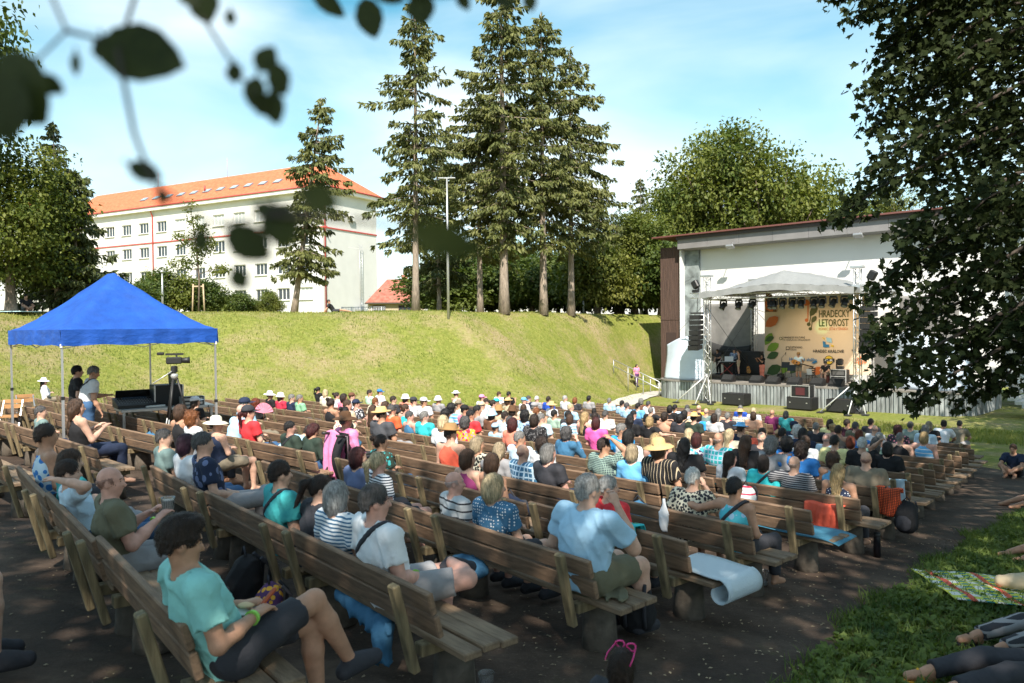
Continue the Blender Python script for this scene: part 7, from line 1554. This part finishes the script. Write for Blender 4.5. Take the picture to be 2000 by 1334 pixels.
# ------------------------------------------------------------------ musicians and people away from the benches
def on_stage(px, w, pose, hr, sh, bt, lab, rz=180, hat=None, sk='fair', sc=1.0, z=None, mirror=False):
    x, _ = P2S(px, 715, w); c = (OX + AY * x + AX * w, OY - AX * x + AY * w, (SZ if z is None else z) + .004)
    return person(c, ROT + R(rz), pose, hr, sh, bt, hat, sk, sc, 1.0, False, lab, mirror, 'charcoal', 'musicians on stage')
def build_band():
    WG = M('honey guitar top', (.55, .24, .06), .3); DK = M('dark fretboard', (.03, .02, .015), .5); RB = M('red brown violin varnish', (.28, .07, .02), .3)
    def guitar(parent_c, rz, lab, tilt=R(18), sc=1.0, name='acoustic_guitar', top=WG):
        t = thing(name, lab, 'guitar', parent_c, rz); prof = []
        for k in range(40):
            a = 6.283 * k / 40; r = .155 + .055 * math.cos(2 * a) + .03 * math.cos(a); prof.append((-r * 1.12 * math.cos(a), r * .95 * math.sin(a)))
        rot = Matrix.Rotation(tilt, 4, 'Y'); mb = MB().prism(prof, 'y', -.05, .05); b = mb.build('body', top, t); b.matrix_local = rot; MB().prism([(.045 * math.cos(q * .5236) + .04, .045 * math.sin(q * .5236)) for q in range(12)], 'y', .052, .054).build('sound_hole', DK, b); n = MB().box((.46, .02, 0), (.62, .03, .052)).build('neck', DK, b); MB().box((.84, .02, 0), (.17, .025, .085)).build('headstock', DK, b); MB().box((-.12, .056, 0), (.03, .012, .15)).build('bridge', DK, b); t.scale = (sc,) * 3; return t
    p = on_stage(1560, 4.3, 'guitar', ('short', 'brown'), ('tee', 'paleblue'), ('shorts', 'khaki'), 'guitarist in pale blue shirt, shorts and tan cap in the middle of the stage', 180, ('cap', 'tan'), 'tan', 1.05)
    guitar(p.location + Matrix.Rotation(ROT + R(180), 3, 'Z') @ Vector((.02, .26, 1.16)), ROT + R(180), 'honey coloured acoustic guitar held by the guitarist', R(14), 1.15).scale.x *= -1
    p = on_stage(1489, 3.7, 'violin', ('curly', 'black'), ('tee', 'black'), ('skirt', 'salmon'), 'violinist with curly black hair in black top and short skirt', 150, None, 'tan', .98)
    v = thing('violin', 'red brown violin under the chin of the violinist', 'violin', p.location + Matrix.Rotation(ROT + R(150), 3, 'Z') @ Vector((-.14, .30, 1.40)), ROT + R(190)); pr = [((.10 + .03 * math.cos(2 * a)) * 1.5 * math.cos(a), (.085 + .02 * math.cos(2 * a)) * math.sin(a)) for a in np.linspace(0, 6.283, 25)[:-1]]; MB().prism(pr, 'z', -.02, .02).build('body', RB, v); MB().box((.28, 0, .01), (.28, .025, .025)).build('neck', DK, v); MB().tube([(-.05, -.3, .06), (.05, .35, .08)], .006, 5).build('bow', DK, v)
    p = on_stage(1613, 4.1, 'drum', ('short', 'darkbrown'), ('tee', 'black'), ('shorts', 'khaki'), 'seated player in black top and dark cap on a drum box', 180, ('cap', 'charcoal'), 'fair', 1.0)
    c = thing('drum_box', 'dark red wooden drum box under the seated player', 'drum', p.location + Matrix.Rotation(ROT + R(180), 3, 'Z') @ Vector((0, -.06, 0)), ROT + R(180)); MB().box((0, 0, .215), (.30, .32, .42), None, .01).build('box', M('dark red drum ply', (.14, .03, .03), .5), c); MB().box((0, .163, .215), (.27, .006, .38)).build('front_plate', M('brown drum plate', (.20, .08, .05), .5), c)
    on_stage(1434, 4.6, 'p8' if False else 'stand', ('short', 'darkbrown'), ('tee', 'floral_slate_paleblue'), ('long', 'charcoal'), 'musician in patterned blue shirt in the dark left corner of the stage', 200, ('fedora', 'charcoal'), 'fair', 1.0, SZ + .24)
    on_stage(1443, 4.1, 'stand', ('pony', 'brown'), ('tank', 'charcoal'), ('shorts', 'beige'), 'woman in dark sleeveless top and beige shorts in the left stage corner', 120, None, 'fair', .98, SZ + .24)
    on_stage(1404, 4.4, 'desk', ('bob', 'brown'), ('tee', 'charcoal'), ('long', 'black'), 'keyboard player half hidden behind the left truss tower', 170, None, 'fair', 1.0, SZ + .24)
    x, _ = P2S(1462, 720, 4.6); c = (OX + AY * x + AX * 4.6, OY - AX * x + AY * 4.6, SZ + .62); g = guitar(c, ROT + R(180), 'acoustic guitar resting upright on a floor stand', R(-82), 1.0); s = MB(); 
    for a in (0, 2.1, 4.2): s.tube([(0, -.06, -.2), (.25 * math.cos(a), .25 * math.sin(a), -.61)], .012, 5)
    st = obj('guitar_stand', s.mesh('guitar_stand', M('black lamp body')), None, c, ROT); tag(st, 'black tripod stand holding the spare guitar', 'stand')
    # strolling woman on the pale path
    p = unproject(1243, 757, 0); w = person((p.x, p.y, Hs(p.x, p.y) + .05), R(-150), 'walk', ('bob', 'darkbrown'), ('tee', 'pink'), ('skirt', 'violet'), None, 'fair', .98, 1.0, False, 'woman in pink top and violet skirt walking down the pale path', False, 'charcoal', None)
    b = thing('shoulder_bag', 'black shoulder bag of the woman on the path', 'bag', w.location + Vector((-.34, -.02, .62)), 0); V, Q = surface([ell((0, 0, .16), (.10, .17, .17), .03)], .03); obj('body', mesh_np('body', V, Q, M('black nylon', (.02, .02, .022), .7, noise=.3), True), b); MB().tube([(0, -.1, .28), (.16, 0, .78), (0, .1, .28)], .012, 5).build('strap', M('black nylon'), b)
    # resting people on top of the bank
    q = at(652, 612, 44.5); g = Hs(q.x, q.y); person((q.x, q.y, g + .02), R(-80), 'floor', ('short', 'darkbrown'), ('tee', 'black'), ('shorts', 'charcoal'), None, 'tan', 1.0, 1.0, False, 'person in dark clothes resting on the crest of the bank', False, None, 'people resting on the bank')
    q = at(48, 613, 36); g = Hs(q.x, q.y); person((q.x, q.y, g + .02), R(-120), 'floorsit', ('short', 'black'), ('tee', 'charcoal'), ('shorts', 'grey'), None, 'fair', 1.0, 1.0, False, 'person in dark top sitting on the bank left of the tent roof', False, None, 'people resting on the bank')
    q = at(22, 622, 35); tag(MB().prism([(-1.0, -.6), (.9, -.7), (1.1, .5), (-.9, .7)], 'z', 0, .03).build('picnic_blanket', M('pale aqua blanket', (.45, .65, .72), .9, noise=.2), None, (q.x, q.y, Hs(q.x, q.y) + .03)), 'pale blanket on the bank beside the sitting person', 'blanket')
build_band()
# ------------------------------------------------------------------ things lying about the rows
def rowp(k, v, y=0.0, z=0.0):
    """point on row k: y towards the stage from the seat middle, z above the ground"""
    u = row_u(k, v) + y; X, Y = xy(u, v); return Vector((X, Y, Hs(*xy(row_u(k, v), v)) + .03 + z))
def pixrow(px, py, h):
    p = unproject(px, py, h); u_, v_ = uv(p.x, p.y); k = min(range(NROWS), key=lambda q: abs(row_u(q, v_) - u_)); return p, k, v_
def blob(name, lab, cat, loc, prims, col, h=.016, rz=ROT, wr=.006, extra=None, rough=.8, mat=None, floor=None):
    t = thing(name, lab, cat, loc, rz); cuts = () if floor is None else ((lambda x, y, z: floor - z + 0 * x + 0 * y),)
    V, Q = surface(prims, h, cuts, wrinkle(wr, .8)); obj('body', mesh_np('body', V, Q, mat or clothmat(col), True), t)
    if extra: extra(t)
    return t
def backpack(lab, loc, c1, c2, rz=ROT, s=1.0, floor=True):
    def ex(t):
        V, Q = surface([ell((0, .13 * s, .16 * s), (.11 * s, .05 * s, .12 * s), .03)], .016, (), wrinkle(.004)); obj('pocket', mesh_np('pocket', V, Q, clothmat(c2), True), t)
        for sx in (-.08, .08): MB().tube([(sx * s, -.10 * s, .44 * s), (sx * s, -.17 * s, .36 * s), (sx * s, -.15 * s, .18 * s), (sx * s, -.10 * s, .08 * s)], .016 * s, 6).build('strap', clothmat('charcoal'), t)
        MB().tube([(-.04 * s, 0, .46 * s), (0, 0, .52 * s), (.04 * s, 0, .46 * s)], .010 * s, 6).build('handle', clothmat('charcoal'), t)
    return blob('backpack', lab, 'backpack', loc, [seg((0, 0, .13 * s), (0, -.02 * s, .34 * s), .14 * s, .12 * s, .04, 1.15, .85), ell((0, .05 * s, .20 * s), (.14 * s, .10 * s, .18 * s), .04)], c1, .018, rz, .007, ex, floor=.0)
def sheet(name, lab, cat, fn, nx, ny, mat, loc, rz=ROT, thick=.008):
    V = [fn(i / nx, j / ny) for i in range(nx + 1) for j in range(ny + 1)]; F = [(i * (ny + 1) + j, (i + 1) * (ny + 1) + j, (i + 1) * (ny + 1) + j + 1, i * (ny + 1) + j + 1) for i in range(nx) for j in range(ny)]
    o = obj(name, mesh_np(name, V, F, mat, True), None, loc, rz); md = o.modifiers.new('thickness', 'SOLIDIFY'); md.thickness = thick; return tag(o, lab, cat)
def over_back(name, lab, k, v, w, mat, drop_b=.28, drop_f=.12, cat='jacket', amp=.012):
    """cloth hung over the top plank of a bench"""
    tl = math.tan(R(14)); zt = .790; yt = -.245 - (.745 - .55) * tl
    def f(a, b):
        x = (a - .5) * w; L = drop_b + drop_f; s = b * L; wv = amp * math.sin(a * 17 + b * 3)
        if s < drop_f: z = zt - (drop_f - s); y = yt + .042 + (zt - z) * tl + abs(wv)
        else: z = zt - (s - drop_f); y = yt - .046 + (zt - z) * tl - abs(wv) - .03 * min(1, (s - drop_f) * 8)
        return (x, y, z + .012 * math.sin(a * 9) * (b if b > .5 else 1 - b))
    return sheet(name, lab, cat, f, 26, 22, mat, rowp(k, v), ROT + row_yaw(k, v))
def cup(lab, loc, beer=None, s=1.0, rz=0):
    t = thing('plastic_cup', lab, 'cup', loc); MB().lathe([(0, .003), (.030, .003), (.045, .135), (.047, .137), (.044, .135), (.029, .008), (0, .008)], (0, 0, 0), 18).build('wall', M('clear plastic', (.85, .87, .88), .12, trans=.85, alpha=.75), t)
    if beer: MB().lathe([(0, .010), (.030, .010), (.030 + .013 * beer[1], .01 + .12 * beer[1]), (0, .01 + .12 * beer[1])], (0, 0, 0), 16).build('drink', M('drink ' + beer[0], {'beer': (.62, .26, .04), 'milk': (.85, .82, .75), 'water': (.6, .63, .64), 'cola': (.05, .02, .015)}[beer[0]], .2), t)
    t.scale = (s,) * 3; return t
def build_props():
    C = clothmat
    # row right ends, back to front
    ends = {k: right_end(row_u(k)) for k in range(16)}
    # silver mat: lies on the end seat of the fourth row and curls over the edge
    SM = M('silver blue foil mat', (.62, .72, .78), .38, bump=.5, bscale=70); k = 3; v0 = ends[k]
    def fm(a, b):
        L = 1.25; s = a * L; y = -.20 + b * .50
        if s < .55: return (-.50 + s, y, .462 + .008 * math.sin(s * 9))
        th = (s - .55) / .135; r = .125 - .012 * th; return (.05 + math.sin(th) * r, y, .462 - .125 + math.cos(th) * r + .0)
    sheet('foam_mat', 'silver foam mat unrolled over the bench end and curled up', 'mat', fm, 60, 6, SM, rowp(k, v0 + .17, 0, .006), ROT + row_yaw(k, v0))
    over_back('beach_bag', 'turquoise beach bag hung over the bench back beside the silver mat', 3, v0 - .70, .36, C('marble_turquoise_green'), .20, .16, 'bag', .03)
    backpack('dark backpack on the floor under the silver mat bench', rowp(3, v0 - .75, -.50), 'navy', 'charcoal', ROT + 2.9, 1.0)
    backpack('black backpack with loose straps beside the third row bench end', rowp(2, ends[2] - .15, .42), 'black', 'charcoal', ROT + .5, .95)
    backpack('black backpack standing behind the second row', rowp(1, -5.9, -.50), 'black', 'charcoal', ROT + 3.0, 1.1); backpack('purple and yellow school bag behind the second row', rowp(1, -5.35, -.52), 'floral_violet_yellow', 'purple', ROT + 2.8, .9)
    h = blob('bike_helmet', 'red bicycle helmet on the floor behind the second row', 'helmet', rowp(1, -5.65, -.85), [ell((0, 0, .09), (.11, .14, .10), .02)], 'red', .014, ROT, .012, None, floor=.02)
    blob('blue_jacket', 'blue jacket stuffed under the second row bench', 'jacket', rowp(1, -4.4, -.14, .0), [seg((-.40, -.02, .36), (.30, -.08, .34), .07, .08, .05, 1, .8), ell((.36, -.13, .26), (.10, .06, .15), .06)], 'denim', .02, ROT + row_yaw(1, -4.4), .014)
    blob('seat_cushion', 'round blue seat cushion hanging off the third row bench', 'cushion', rowp(2, ends[2] - 1.55, -.20, .0), [ell((0, -.06, .37), (.24, .11, .10), .04)], 'denim', .018, ROT, .006)
    blob('folded_towel', 'blue folded towel on the seat of the third row', 'towel', rowp(2, ends[2] - 2.9, .05, .45), [ell((0, 0, .02), (.24, .16, .035), .03)], 'blue', .018, ROT, .006)
    blob('green_cloth', 'green cloth spread on the seat end of the third row', 'cloth', rowp(2, ends[2] - .10, -.02, .45), [ell((0, 0, .005), (.20, .17, .025), .02)], 'olive', .016, ROT, .008)
    # fifth and sixth rows
    BM = M('teal blue camping mat', (.05, .20, .30), .7, bump=.3, bscale=60); v5 = ends[5]
    sheet('camping_mat', 'teal camping mat with yellow edge on the seat of the sixth row', 'mat', lambda a, b: (-.95 + a * 1.35, -.24 + b * .52, .462 + .012 * math.sin(a * 7) - .10 * max(0, a - .78) * 4 * (a - .78) * 3), 40, 6, BM, rowp(5, v5 - .15), ROT)
    backpack('white and pink backpack sitting on the bench of the sixth row', rowp(5, v5 - .95, -.02, .47), 'wide_lightgrey_crimson', 'lightgrey', ROT + 3.1, .85)
    cj = over_back('coral_jacket', 'bright coral jacket hung through the bench back below the dotted top', 6, ends[6] - .42, .50, C('coral'), .36, .02, 'jacket', .02)
    cj.location.z -= .14
    t = backpack('cream canvas backpack hanging from the bench post', unproject(1728, 1030, .12), 'cream', 'beige', ROT + 3.1, 1.0)
    t2 = thing('thermos_flask', 'tall black thermos flask standing at the row end', 'flask', rowp(6, ends[6] + .10, .0)); MB().lathe([(0, 0), (.042, 0), (.042, .24), (.036, .26), (.036, .31), (0, .312)], (0, 0, 0), 18).build('body', M('black flask metal', (.015, .015, .02), .3, .4), t2); MB().lathe([(.0365, .262), (.038, .264), (.038, .31), (0, .314)], (0, 0, 0), 16).build('lid', M('black plastic'), t2)
    cup('clear plastic cup standing on the path by the fifth row', unproject(1492, 1150, 0) + Vector((0, 0, .034)), ('water', .28), 1.15); cup('crumpled clear cup beside the black flask', rowp(6, ends[6] - .12, .05), None, .9); cup('stack of clear cups on the floor under the second row bench end', rowp(1, ends[1] + .12, .0), ('beer', .2), 1.1); cup('second clear cup tucked in the stack under the bench end', rowp(1, ends[1] + .12, .0, .09), None, 1.1)
    over_back('patterned_towel', 'orange and black patterned towel over the eighth row bench back', 7, ends[7] - .95 + .9, .34, C('check_orange_black'), .40, .08, 'towel'); backpack('black backpack hanging at the end of the eighth row', rowp(7, ends[7] + .18, -.30, .20), 'black', 'charcoal', ROT + 3.1, .95)
    over_back('light_towel', 'light blue towel over the bench end beside the black backpack', 8, ends[8] - .25, .40, C('paleblue'), .34, .1, 'towel')
    blob('pink_bag', 'pink bag dropped on the asphalt path', 'bag', unproject(1853, 918, 0) + Vector((0, 0, .03)), [ell((0, 0, .10), (.18, .14, .13), .04), ell((.08, .02, .16), (.08, .08, .12), .04)], 'hotpink', .02, 0, .012, None, floor=0.0)
    p, k, v = pixrow(1500, 830, .78)
    over_back('beige_towel', 'beige patterned towel on the front bench back', 17, -13.6, .75, C('floral_peach_cream'), .30, .1, 'towel'); over_back('crimson_towel', 'crimson patterned towel on the front bench back', 17, -12.75, .70, C('floral_crimson_rose'), .48, .1, 'towel')
    blob('white_bag', 'white plastic bag hooked on the bench behind the white haired person', 'bag', rowp(4, ends[4] - 1.0, -.36, .62), [ell((0, 0, .05), (.06, .035, .15), .03), seg((0, 0, .12), (0, .02, .26), .018, .012, .02)], 'white', .014, ROT, .006)
    # wheelchair in the aisle with a pink jacket
    WC = rowp(3, -9.95, .35); t = thing('wheelchair', 'black wheelchair with hand grips standing in the middle aisle', 'wheelchair', WC, ROT + R(-4)); K = M('black plastic'); AL = M('bare aluminium truss')
    MB().box((0, .02, .48), (.44, .42, .05), None, .01).build('seat', C('black'), t); MB().box((0, -.22, .78), (.44, .04, .52), Matrix.Rotation(.12, 3, 'X'), .01).build('backrest', C('black'), t)
    for s in (-1, 1):
        w = MB(); n = 28
        w.tube([(0, .30 * math.cos(6.283 * i / n), .30 * math.sin(6.283 * i / n)) for i in range(n + 1)], .018, 6, cap=False); o = w.build('wheel', K, t, (s * .28, -.08, .31)); sp = MB()
        for i in range(12): sp.tube([(0, 0, 0), (0, .29 * math.cos(.5236 * i), .29 * math.sin(.5236 * i))], .003, 4)
        sp.build('spokes', AL, o); MB().tube([(s * .22, -.24, .2), (s * .22, -.27, 1.0), (s * .22, -.40, 1.02)], .014, 7).build('push_handle', AL, t); MB().tube([(s * .22, -.31, 1.01), (s * .22, -.44, 1.025)], .022, 8).build('hand_grip', K, t); MB().bar((s * .25, -.15, .70), (s * .25, .20, .70), .05, .03).build('armrest', K, t); MB().tube([(s * .18, .25, .45), (s * .16, .45, .12)], .012, 6).build('footrest', AL, t)
    person(WC + Vector((0, 0, .05)), ROT + R(-4), 'p0', ('short', 'darkgrey'), ('long', 'pink'), ('long', 'charcoal'), ('sun', 'leather'), 'tan', 1.0, 1.1, True, 'person in pink jacket and brown cowboy hat sitting in the wheelchair', False, 'charcoal')
    sheet('pink_jacket', 'pink jacket draped over the wheelchair back', 'jacket', lambda a, b: (-.34 + a * .40 - .05 * b, -.30 - .05 * math.sin(b * 3) - .03 * math.sin(a * 14) * b, 1.02 - b * .72 + .05 * math.sin(a * 3.1)), 24, 20, C('pink'), WC, ROT + R(-4)); sheet('black_bag_cover', 'black bag hanging from the wheelchair handle', 'bag', lambda a, b: (.04 + a * .26, -.32 - .10 * math.sin(b * 3.0) - .02 * math.sin(a * 9), .98 - b * .62), 16, 16, C('black'), WC, ROT + R(-4))
    # cups held by people
    for r in CROWDROWS:
        o = r[-1]; w = r[3]; key = (w[0], w[1])
        def hand(pose, side, off): J = skeleton(POSES[pose]); return o.location + Matrix.Rotation(o.rotation_euler.z, 3, 'Z') @ (Vector(J['wr' + side]) * o.scale.y + Vector(off))
        if key == ('N', '213'): cup('clear cup with a milky drink held by the man in the olive top', hand('cups', 'R', (-.09, .10, -.02)), ('milk', .9), 1.1)
        if key == ('E', '885'): pass
        if key == ('N', '355'):
            p = hand('boy', 'R', (-.07, .09, .02)); t = thing('snack', 'slice of bread and sausage in the hands of the young man', 'snack', p); V, Q = surface([seg((-.02, 0, 0), (.03, .03, .06), .012, .012, .01)], .006); obj('sausage', mesh_np('sausage', V, Q, M('red brown sausage', (.45, .09, .03), .4), True), t); MB().box((-.10, .02, -.035), (.13, .10, .006), Matrix.Rotation(.3, 3, 'X')).build('paper_tray', TRIMW, t); V, Q = surface([ell((-.11, .02, -.015), (.045, .035, .014), .01)], .007); obj('bread', mesh_np('bread', V, Q, M('pale bread', (.72, .52, .30), .9), True), t)
    p = rowp(4, -7.6, .36, .78); cup('glass of beer raised above the bench back in the fifth row', p, ('beer', .85), 1.15)
    # hand fan and blue clapper in the far rows
    p = unproject(515, 797, 1.05); t = thing('hand_fan', 'pale pink folding fan held up in the sunny left rows', 'fan', p, ROT + R(30)); mb = MB(); n = 18; vs = [(0, 0, -.12)]
    for i in range(n + 1): a = R(10 + 160 * i / n); vs.append((.24 * math.cos(a), .012 * (i % 2), -.12 + .24 * math.sin(a)))
    mb.add(vs, [(0, i + 1, i + 2) for i in range(n)]); mb.build('leaf', C('rose'), t); MB().tube([(0, 0, -.12), (0, 0, -.24)], .010, 6).build('handle', C('leather'), t)
    # picnic blanket and pillow on the right
    p = unproject(1925, 1165, 0); BKM = M('blanket cloth', (.75, .75, .66), .9); nt = BKM.node_tree; N = nt.nodes.new; L = nt.links.new; tc = N('ShaderNodeTexCoord'); sp = N('ShaderNodeSeparateXYZ'); L(tc.outputs['Object'], sp.inputs[0])
    def band(o, fr, ph, th):
        a = N('ShaderNodeMath'); a.operation = 'MULTIPLY_ADD'; a.inputs[1].default_value = fr; a.inputs[2].default_value = ph; L(o, a.inputs[0]); f = N('ShaderNodeMath'); f.operation = 'FRACT'; L(a.outputs[0], f.inputs[0]); g = N('ShaderNodeMath'); g.operation = 'LESS_THAN'; g.inputs[1].default_value = th; L(f.outputs[0], g.inputs[0]); return g.outputs[0]
    cur = None
    for col, ax_, fr, ph, th in (((.62, .62, .06, 1), 'X', 5.5, .1, .52), ((.62, .66, .10, 1), 'Y', 5.5, .3, .42)):
        mx = N('ShaderNodeMixRGB'); L(band(sp.outputs[ax_], fr, ph, th), mx.inputs[0]); mx.inputs[2].default_value = col
        if cur: L(cur, mx.inputs[1])
        else: mx.inputs[1].default_value = (.78, .78, .72, 1)
        cur = mx.outputs[0]
    an = N('ShaderNodeMath'); an.operation = 'MULTIPLY'; L(band(sp.outputs['X'], 5.5, .1, .40), an.inputs[0]); L(band(sp.outputs['Y'], 11, .3, .45), an.inputs[1]); mx = N('ShaderNodeMixRGB'); L(an.outputs[0], mx.inputs[0]); L(cur, mx.inputs[1]); mx.inputs[2].default_value = (.02, .25, .30, 1); cur = mx.outputs[0]
    mx = N('ShaderNodeMixRGB'); L(band(sp.outputs['X'], 2.2, .55, .14), mx.inputs[0]); L(cur, mx.inputs[1]); mx.inputs[2].default_value = (.75, .12, .08, 1); L(mx.outputs[0], nt.nodes['Principled BSDF'].inputs['Base Color'])
    bx, by = p.x + .35, p.y; rzz = R(-10)
    def fb(a, b):
        x, y = (a - .5) * 1.7, (b - .5) * 1.3; X = bx + math.cos(rzz) * x - math.sin(rzz) * y; Y = by + math.sin(rzz) * x + math.cos(rzz) * y; return (x, y, Hs(X, Y) - Hs(bx, by) + .085 + .02 * math.sin(a * 11 + b * 4) * math.sin(b * 9))
    sheet('picnic_blanket', 'green yellow red checked picnic blanket on the right grass', 'blanket', fb, 30, 24, BKM, (bx, by, Hs(bx, by)), rzz, .006)
    blob('pillow', 'cream neck pillow lying on the picnic blanket', 'pillow', Vector((bx + .05, by - .05, Hs(bx + .05, by - .05) + .10)), [seg((-.22, .05, .06), (.0, .0, .09), .07, .085, .05), seg((0, 0, .09), (.24, -.08, .05), .085, .06, .05), ell((-.05, .09, .07), (.1, .07, .07), .05)], 'beige', .016, R(-15), .006)
    # people lying on the grass, legs towards the path
    for px, py, pose, hr, sh, bt, lab, turn, shoe in ((1912, 1262, 'floor', ('short', 'brown'), ('tee', 'charcoal'), ('long', 'plaid_charcoal_grey'), 'person in plaid trousers stretched out on the grass, only the legs in view', 100, None), (1812, 1335, 'floor', ('bob', 'brown'), ('tee', 'white'), ('long', 'charcoal'), 'person with yellow strap sandals stretched out at the bottom right corner', 96, None), (1975, 1085, 'floor', ('bob', 'darkbrown'), ('tee', 'grey'), ('shorts', 'navy'), 'person with dark flip-flops stretched out at the right edge', 96, None), (1972, 930, 'floorsit', ('short', 'brown'), ('tee', 'navy'), ('shorts', 'charcoal'), 'person sitting on the grass at the right edge, knees in view', 130, None), (1968, 985, 'floor', ('bob', 'blonde'), ('tee', 'lightblue'), ('shorts', 'paleblue'), 'person with bare legs on a pale cloth at the right edge', 98, None)):
        f = unproject(px, py, .08); a = R(turn); d = Vector((-math.sin(a), math.cos(a), 0)); c = f - d * (.95 if pose == 'floor' else .4); c.z = Hs(c.x, c.y) + .05
        zf = Hs(f.x, f.y) - Hs(c.x, c.y); o = person(c, a, pose, hr, sh, bt, None, 'tan', 1.0, 1.0, True, lab, False, None, 'people on the right grass')
        if 'strap sandals' in lab or 'plaid' in lab or 'flip' in lab:
            J = skeleton(POSES[pose])
            for sd in ('L', 'R'):
                an_ = J['an' + sd]; fd = foot_dir(J, sd); m = MB(); m.tube([an_ + fd * .06 + np.array([-.05, 0, -.075]), an_ + fd * .08 + np.array([0, 0, -.005]), an_ + fd * .06 + np.array([.05, 0, -.075])], .012, 6); m.bar(Vector(an_ - fd * .07 + np.array([0, 0, -.088])), Vector(an_ + fd * .20 + np.array([0, 0, -.105])), .085, .022, (0, 0, 1), .008); m.build('sandal', C('yellow' if 'strap' in lab else 'black'), o)
    # child in front of the camera with pink sunglasses on the head
    c = at(1215, 1296, 3.0); g = Hs(c.x, c.y) + .03; s = (c.z - g) / 1.565; ch = person((c.x, c.y, g), ROT + R(8), 'stand', ('bob', 'darkbrown'), ('tee', 'charcoal'), ('shorts', 'navy'), None, 'fair', s, .95, True, 'child with brown hair and pink sunglasses pushed up, at the bottom edge', False, 'charcoal', None); ch.location -= Matrix.Rotation(ROT + R(8), 3, 'Z') @ (Vector((0, skeleton(POSES['stand'])['head'][1], 0)) * s)
    J = skeleton(POSES['stand']); hp = Vector(J['head']); PK = M('hot pink plastic', (.75, .04, .25), .25); gl = MB()
    for sx in (-1, 1): gl.tube([hp + Vector((sx * .045 + .034 * math.cos(q * .5236), .055 + .012 * math.sin(q), .118 + .028 * math.sin(q * .5236))) for q in range(13)], .006, 6, cap=False); gl.tube([hp + Vector((sx * .082, .05, .118)), hp + Vector((sx * .100, -.03, .075)), hp + Vector((sx * .098, -.07, .04))], .005, 6)
    gl.build('sunglasses', PK, ch)
    # feet of someone on the bench behind, left edge
    X, Y = xy(.62, -5.15); person((X, Y, Hs(X, Y) + .03), ROT, 'p0', ('short', 'brown'), ('tee', 'navy'), ('shorts', 'charcoal'), None, 'fair', 1.0, 1.0, True, 'person at the left edge of whom only socks and dark shoes show', False, 'charcoal', None)
    bench(.62, -5.9, 'bench at the lower left picture corner, mostly out of view', 0)
    blob('floral_trousers', 'flower patterned cloth bundle on the bench at the left edge', 'cloth', rowp(0, -8.9, .0, .45), [ell((0, 0, .05), (.28, .16, .09), .04), ell((.2, .1, .08), (.15, .12, .1), .04)], 'floral_violet_peach', .02, ROT, .012)
    # mid-row bits: bags and bottles on seats
    rr = random.Random(3); cols = ['black', 'navy', 'charcoal', 'teal', 'denim', 'rose', 'olive', 'cream', 'crimson', 'leather']; wordc = {'black': 'black', 'navy': 'navy', 'charcoal': 'charcoal', 'teal': 'teal', 'denim': 'denim blue', 'rose': 'rose', 'olive': 'olive', 'cream': 'cream', 'crimson': 'crimson', 'leather': 'brown leather'}
    spots = [(2, -8.0), (3, -6.0), (3, -12.0), (4, -14.0), (4, -5.0), (5, -12.4), (5, -8.2), (6, -15.3), (6, -5.0), (7, -11.4), (8, -6.1), (8, -13.0), (9, -8.2), (4, -17.5), (2, -14.2), (10, -12.2), (7, -5.4), (1, -8.7), (9, -4.4), (11, -5.2)]
    for i, (k, v) in enumerate(spots):
        c = cols[i % 10]; under = i % 3 == 0; loc = rowp(k, v, .05 if not under else -.05, .455 if not under else .0); nm = 'bag'
        blob('bag', '%s cloth bag %s the bench of the %s row from the camera' % (wordc[c], 'under' if under else 'on', ORD[k]), 'bag', loc, [ell((0, 0, .11), (.17, .11, .13), .04), ell((.08, .02, .07), (.14, .10, .09), .04)], c, .026, ROT + rr.uniform(-.5, .5), .010, lambda t: MB().tube([(-.1, 0, .2), (-.02, 0, .30), (.08, 0, .2)], .010, 6).build('handle', clothmat('charcoal'), t), floor=0.0)
build_props()
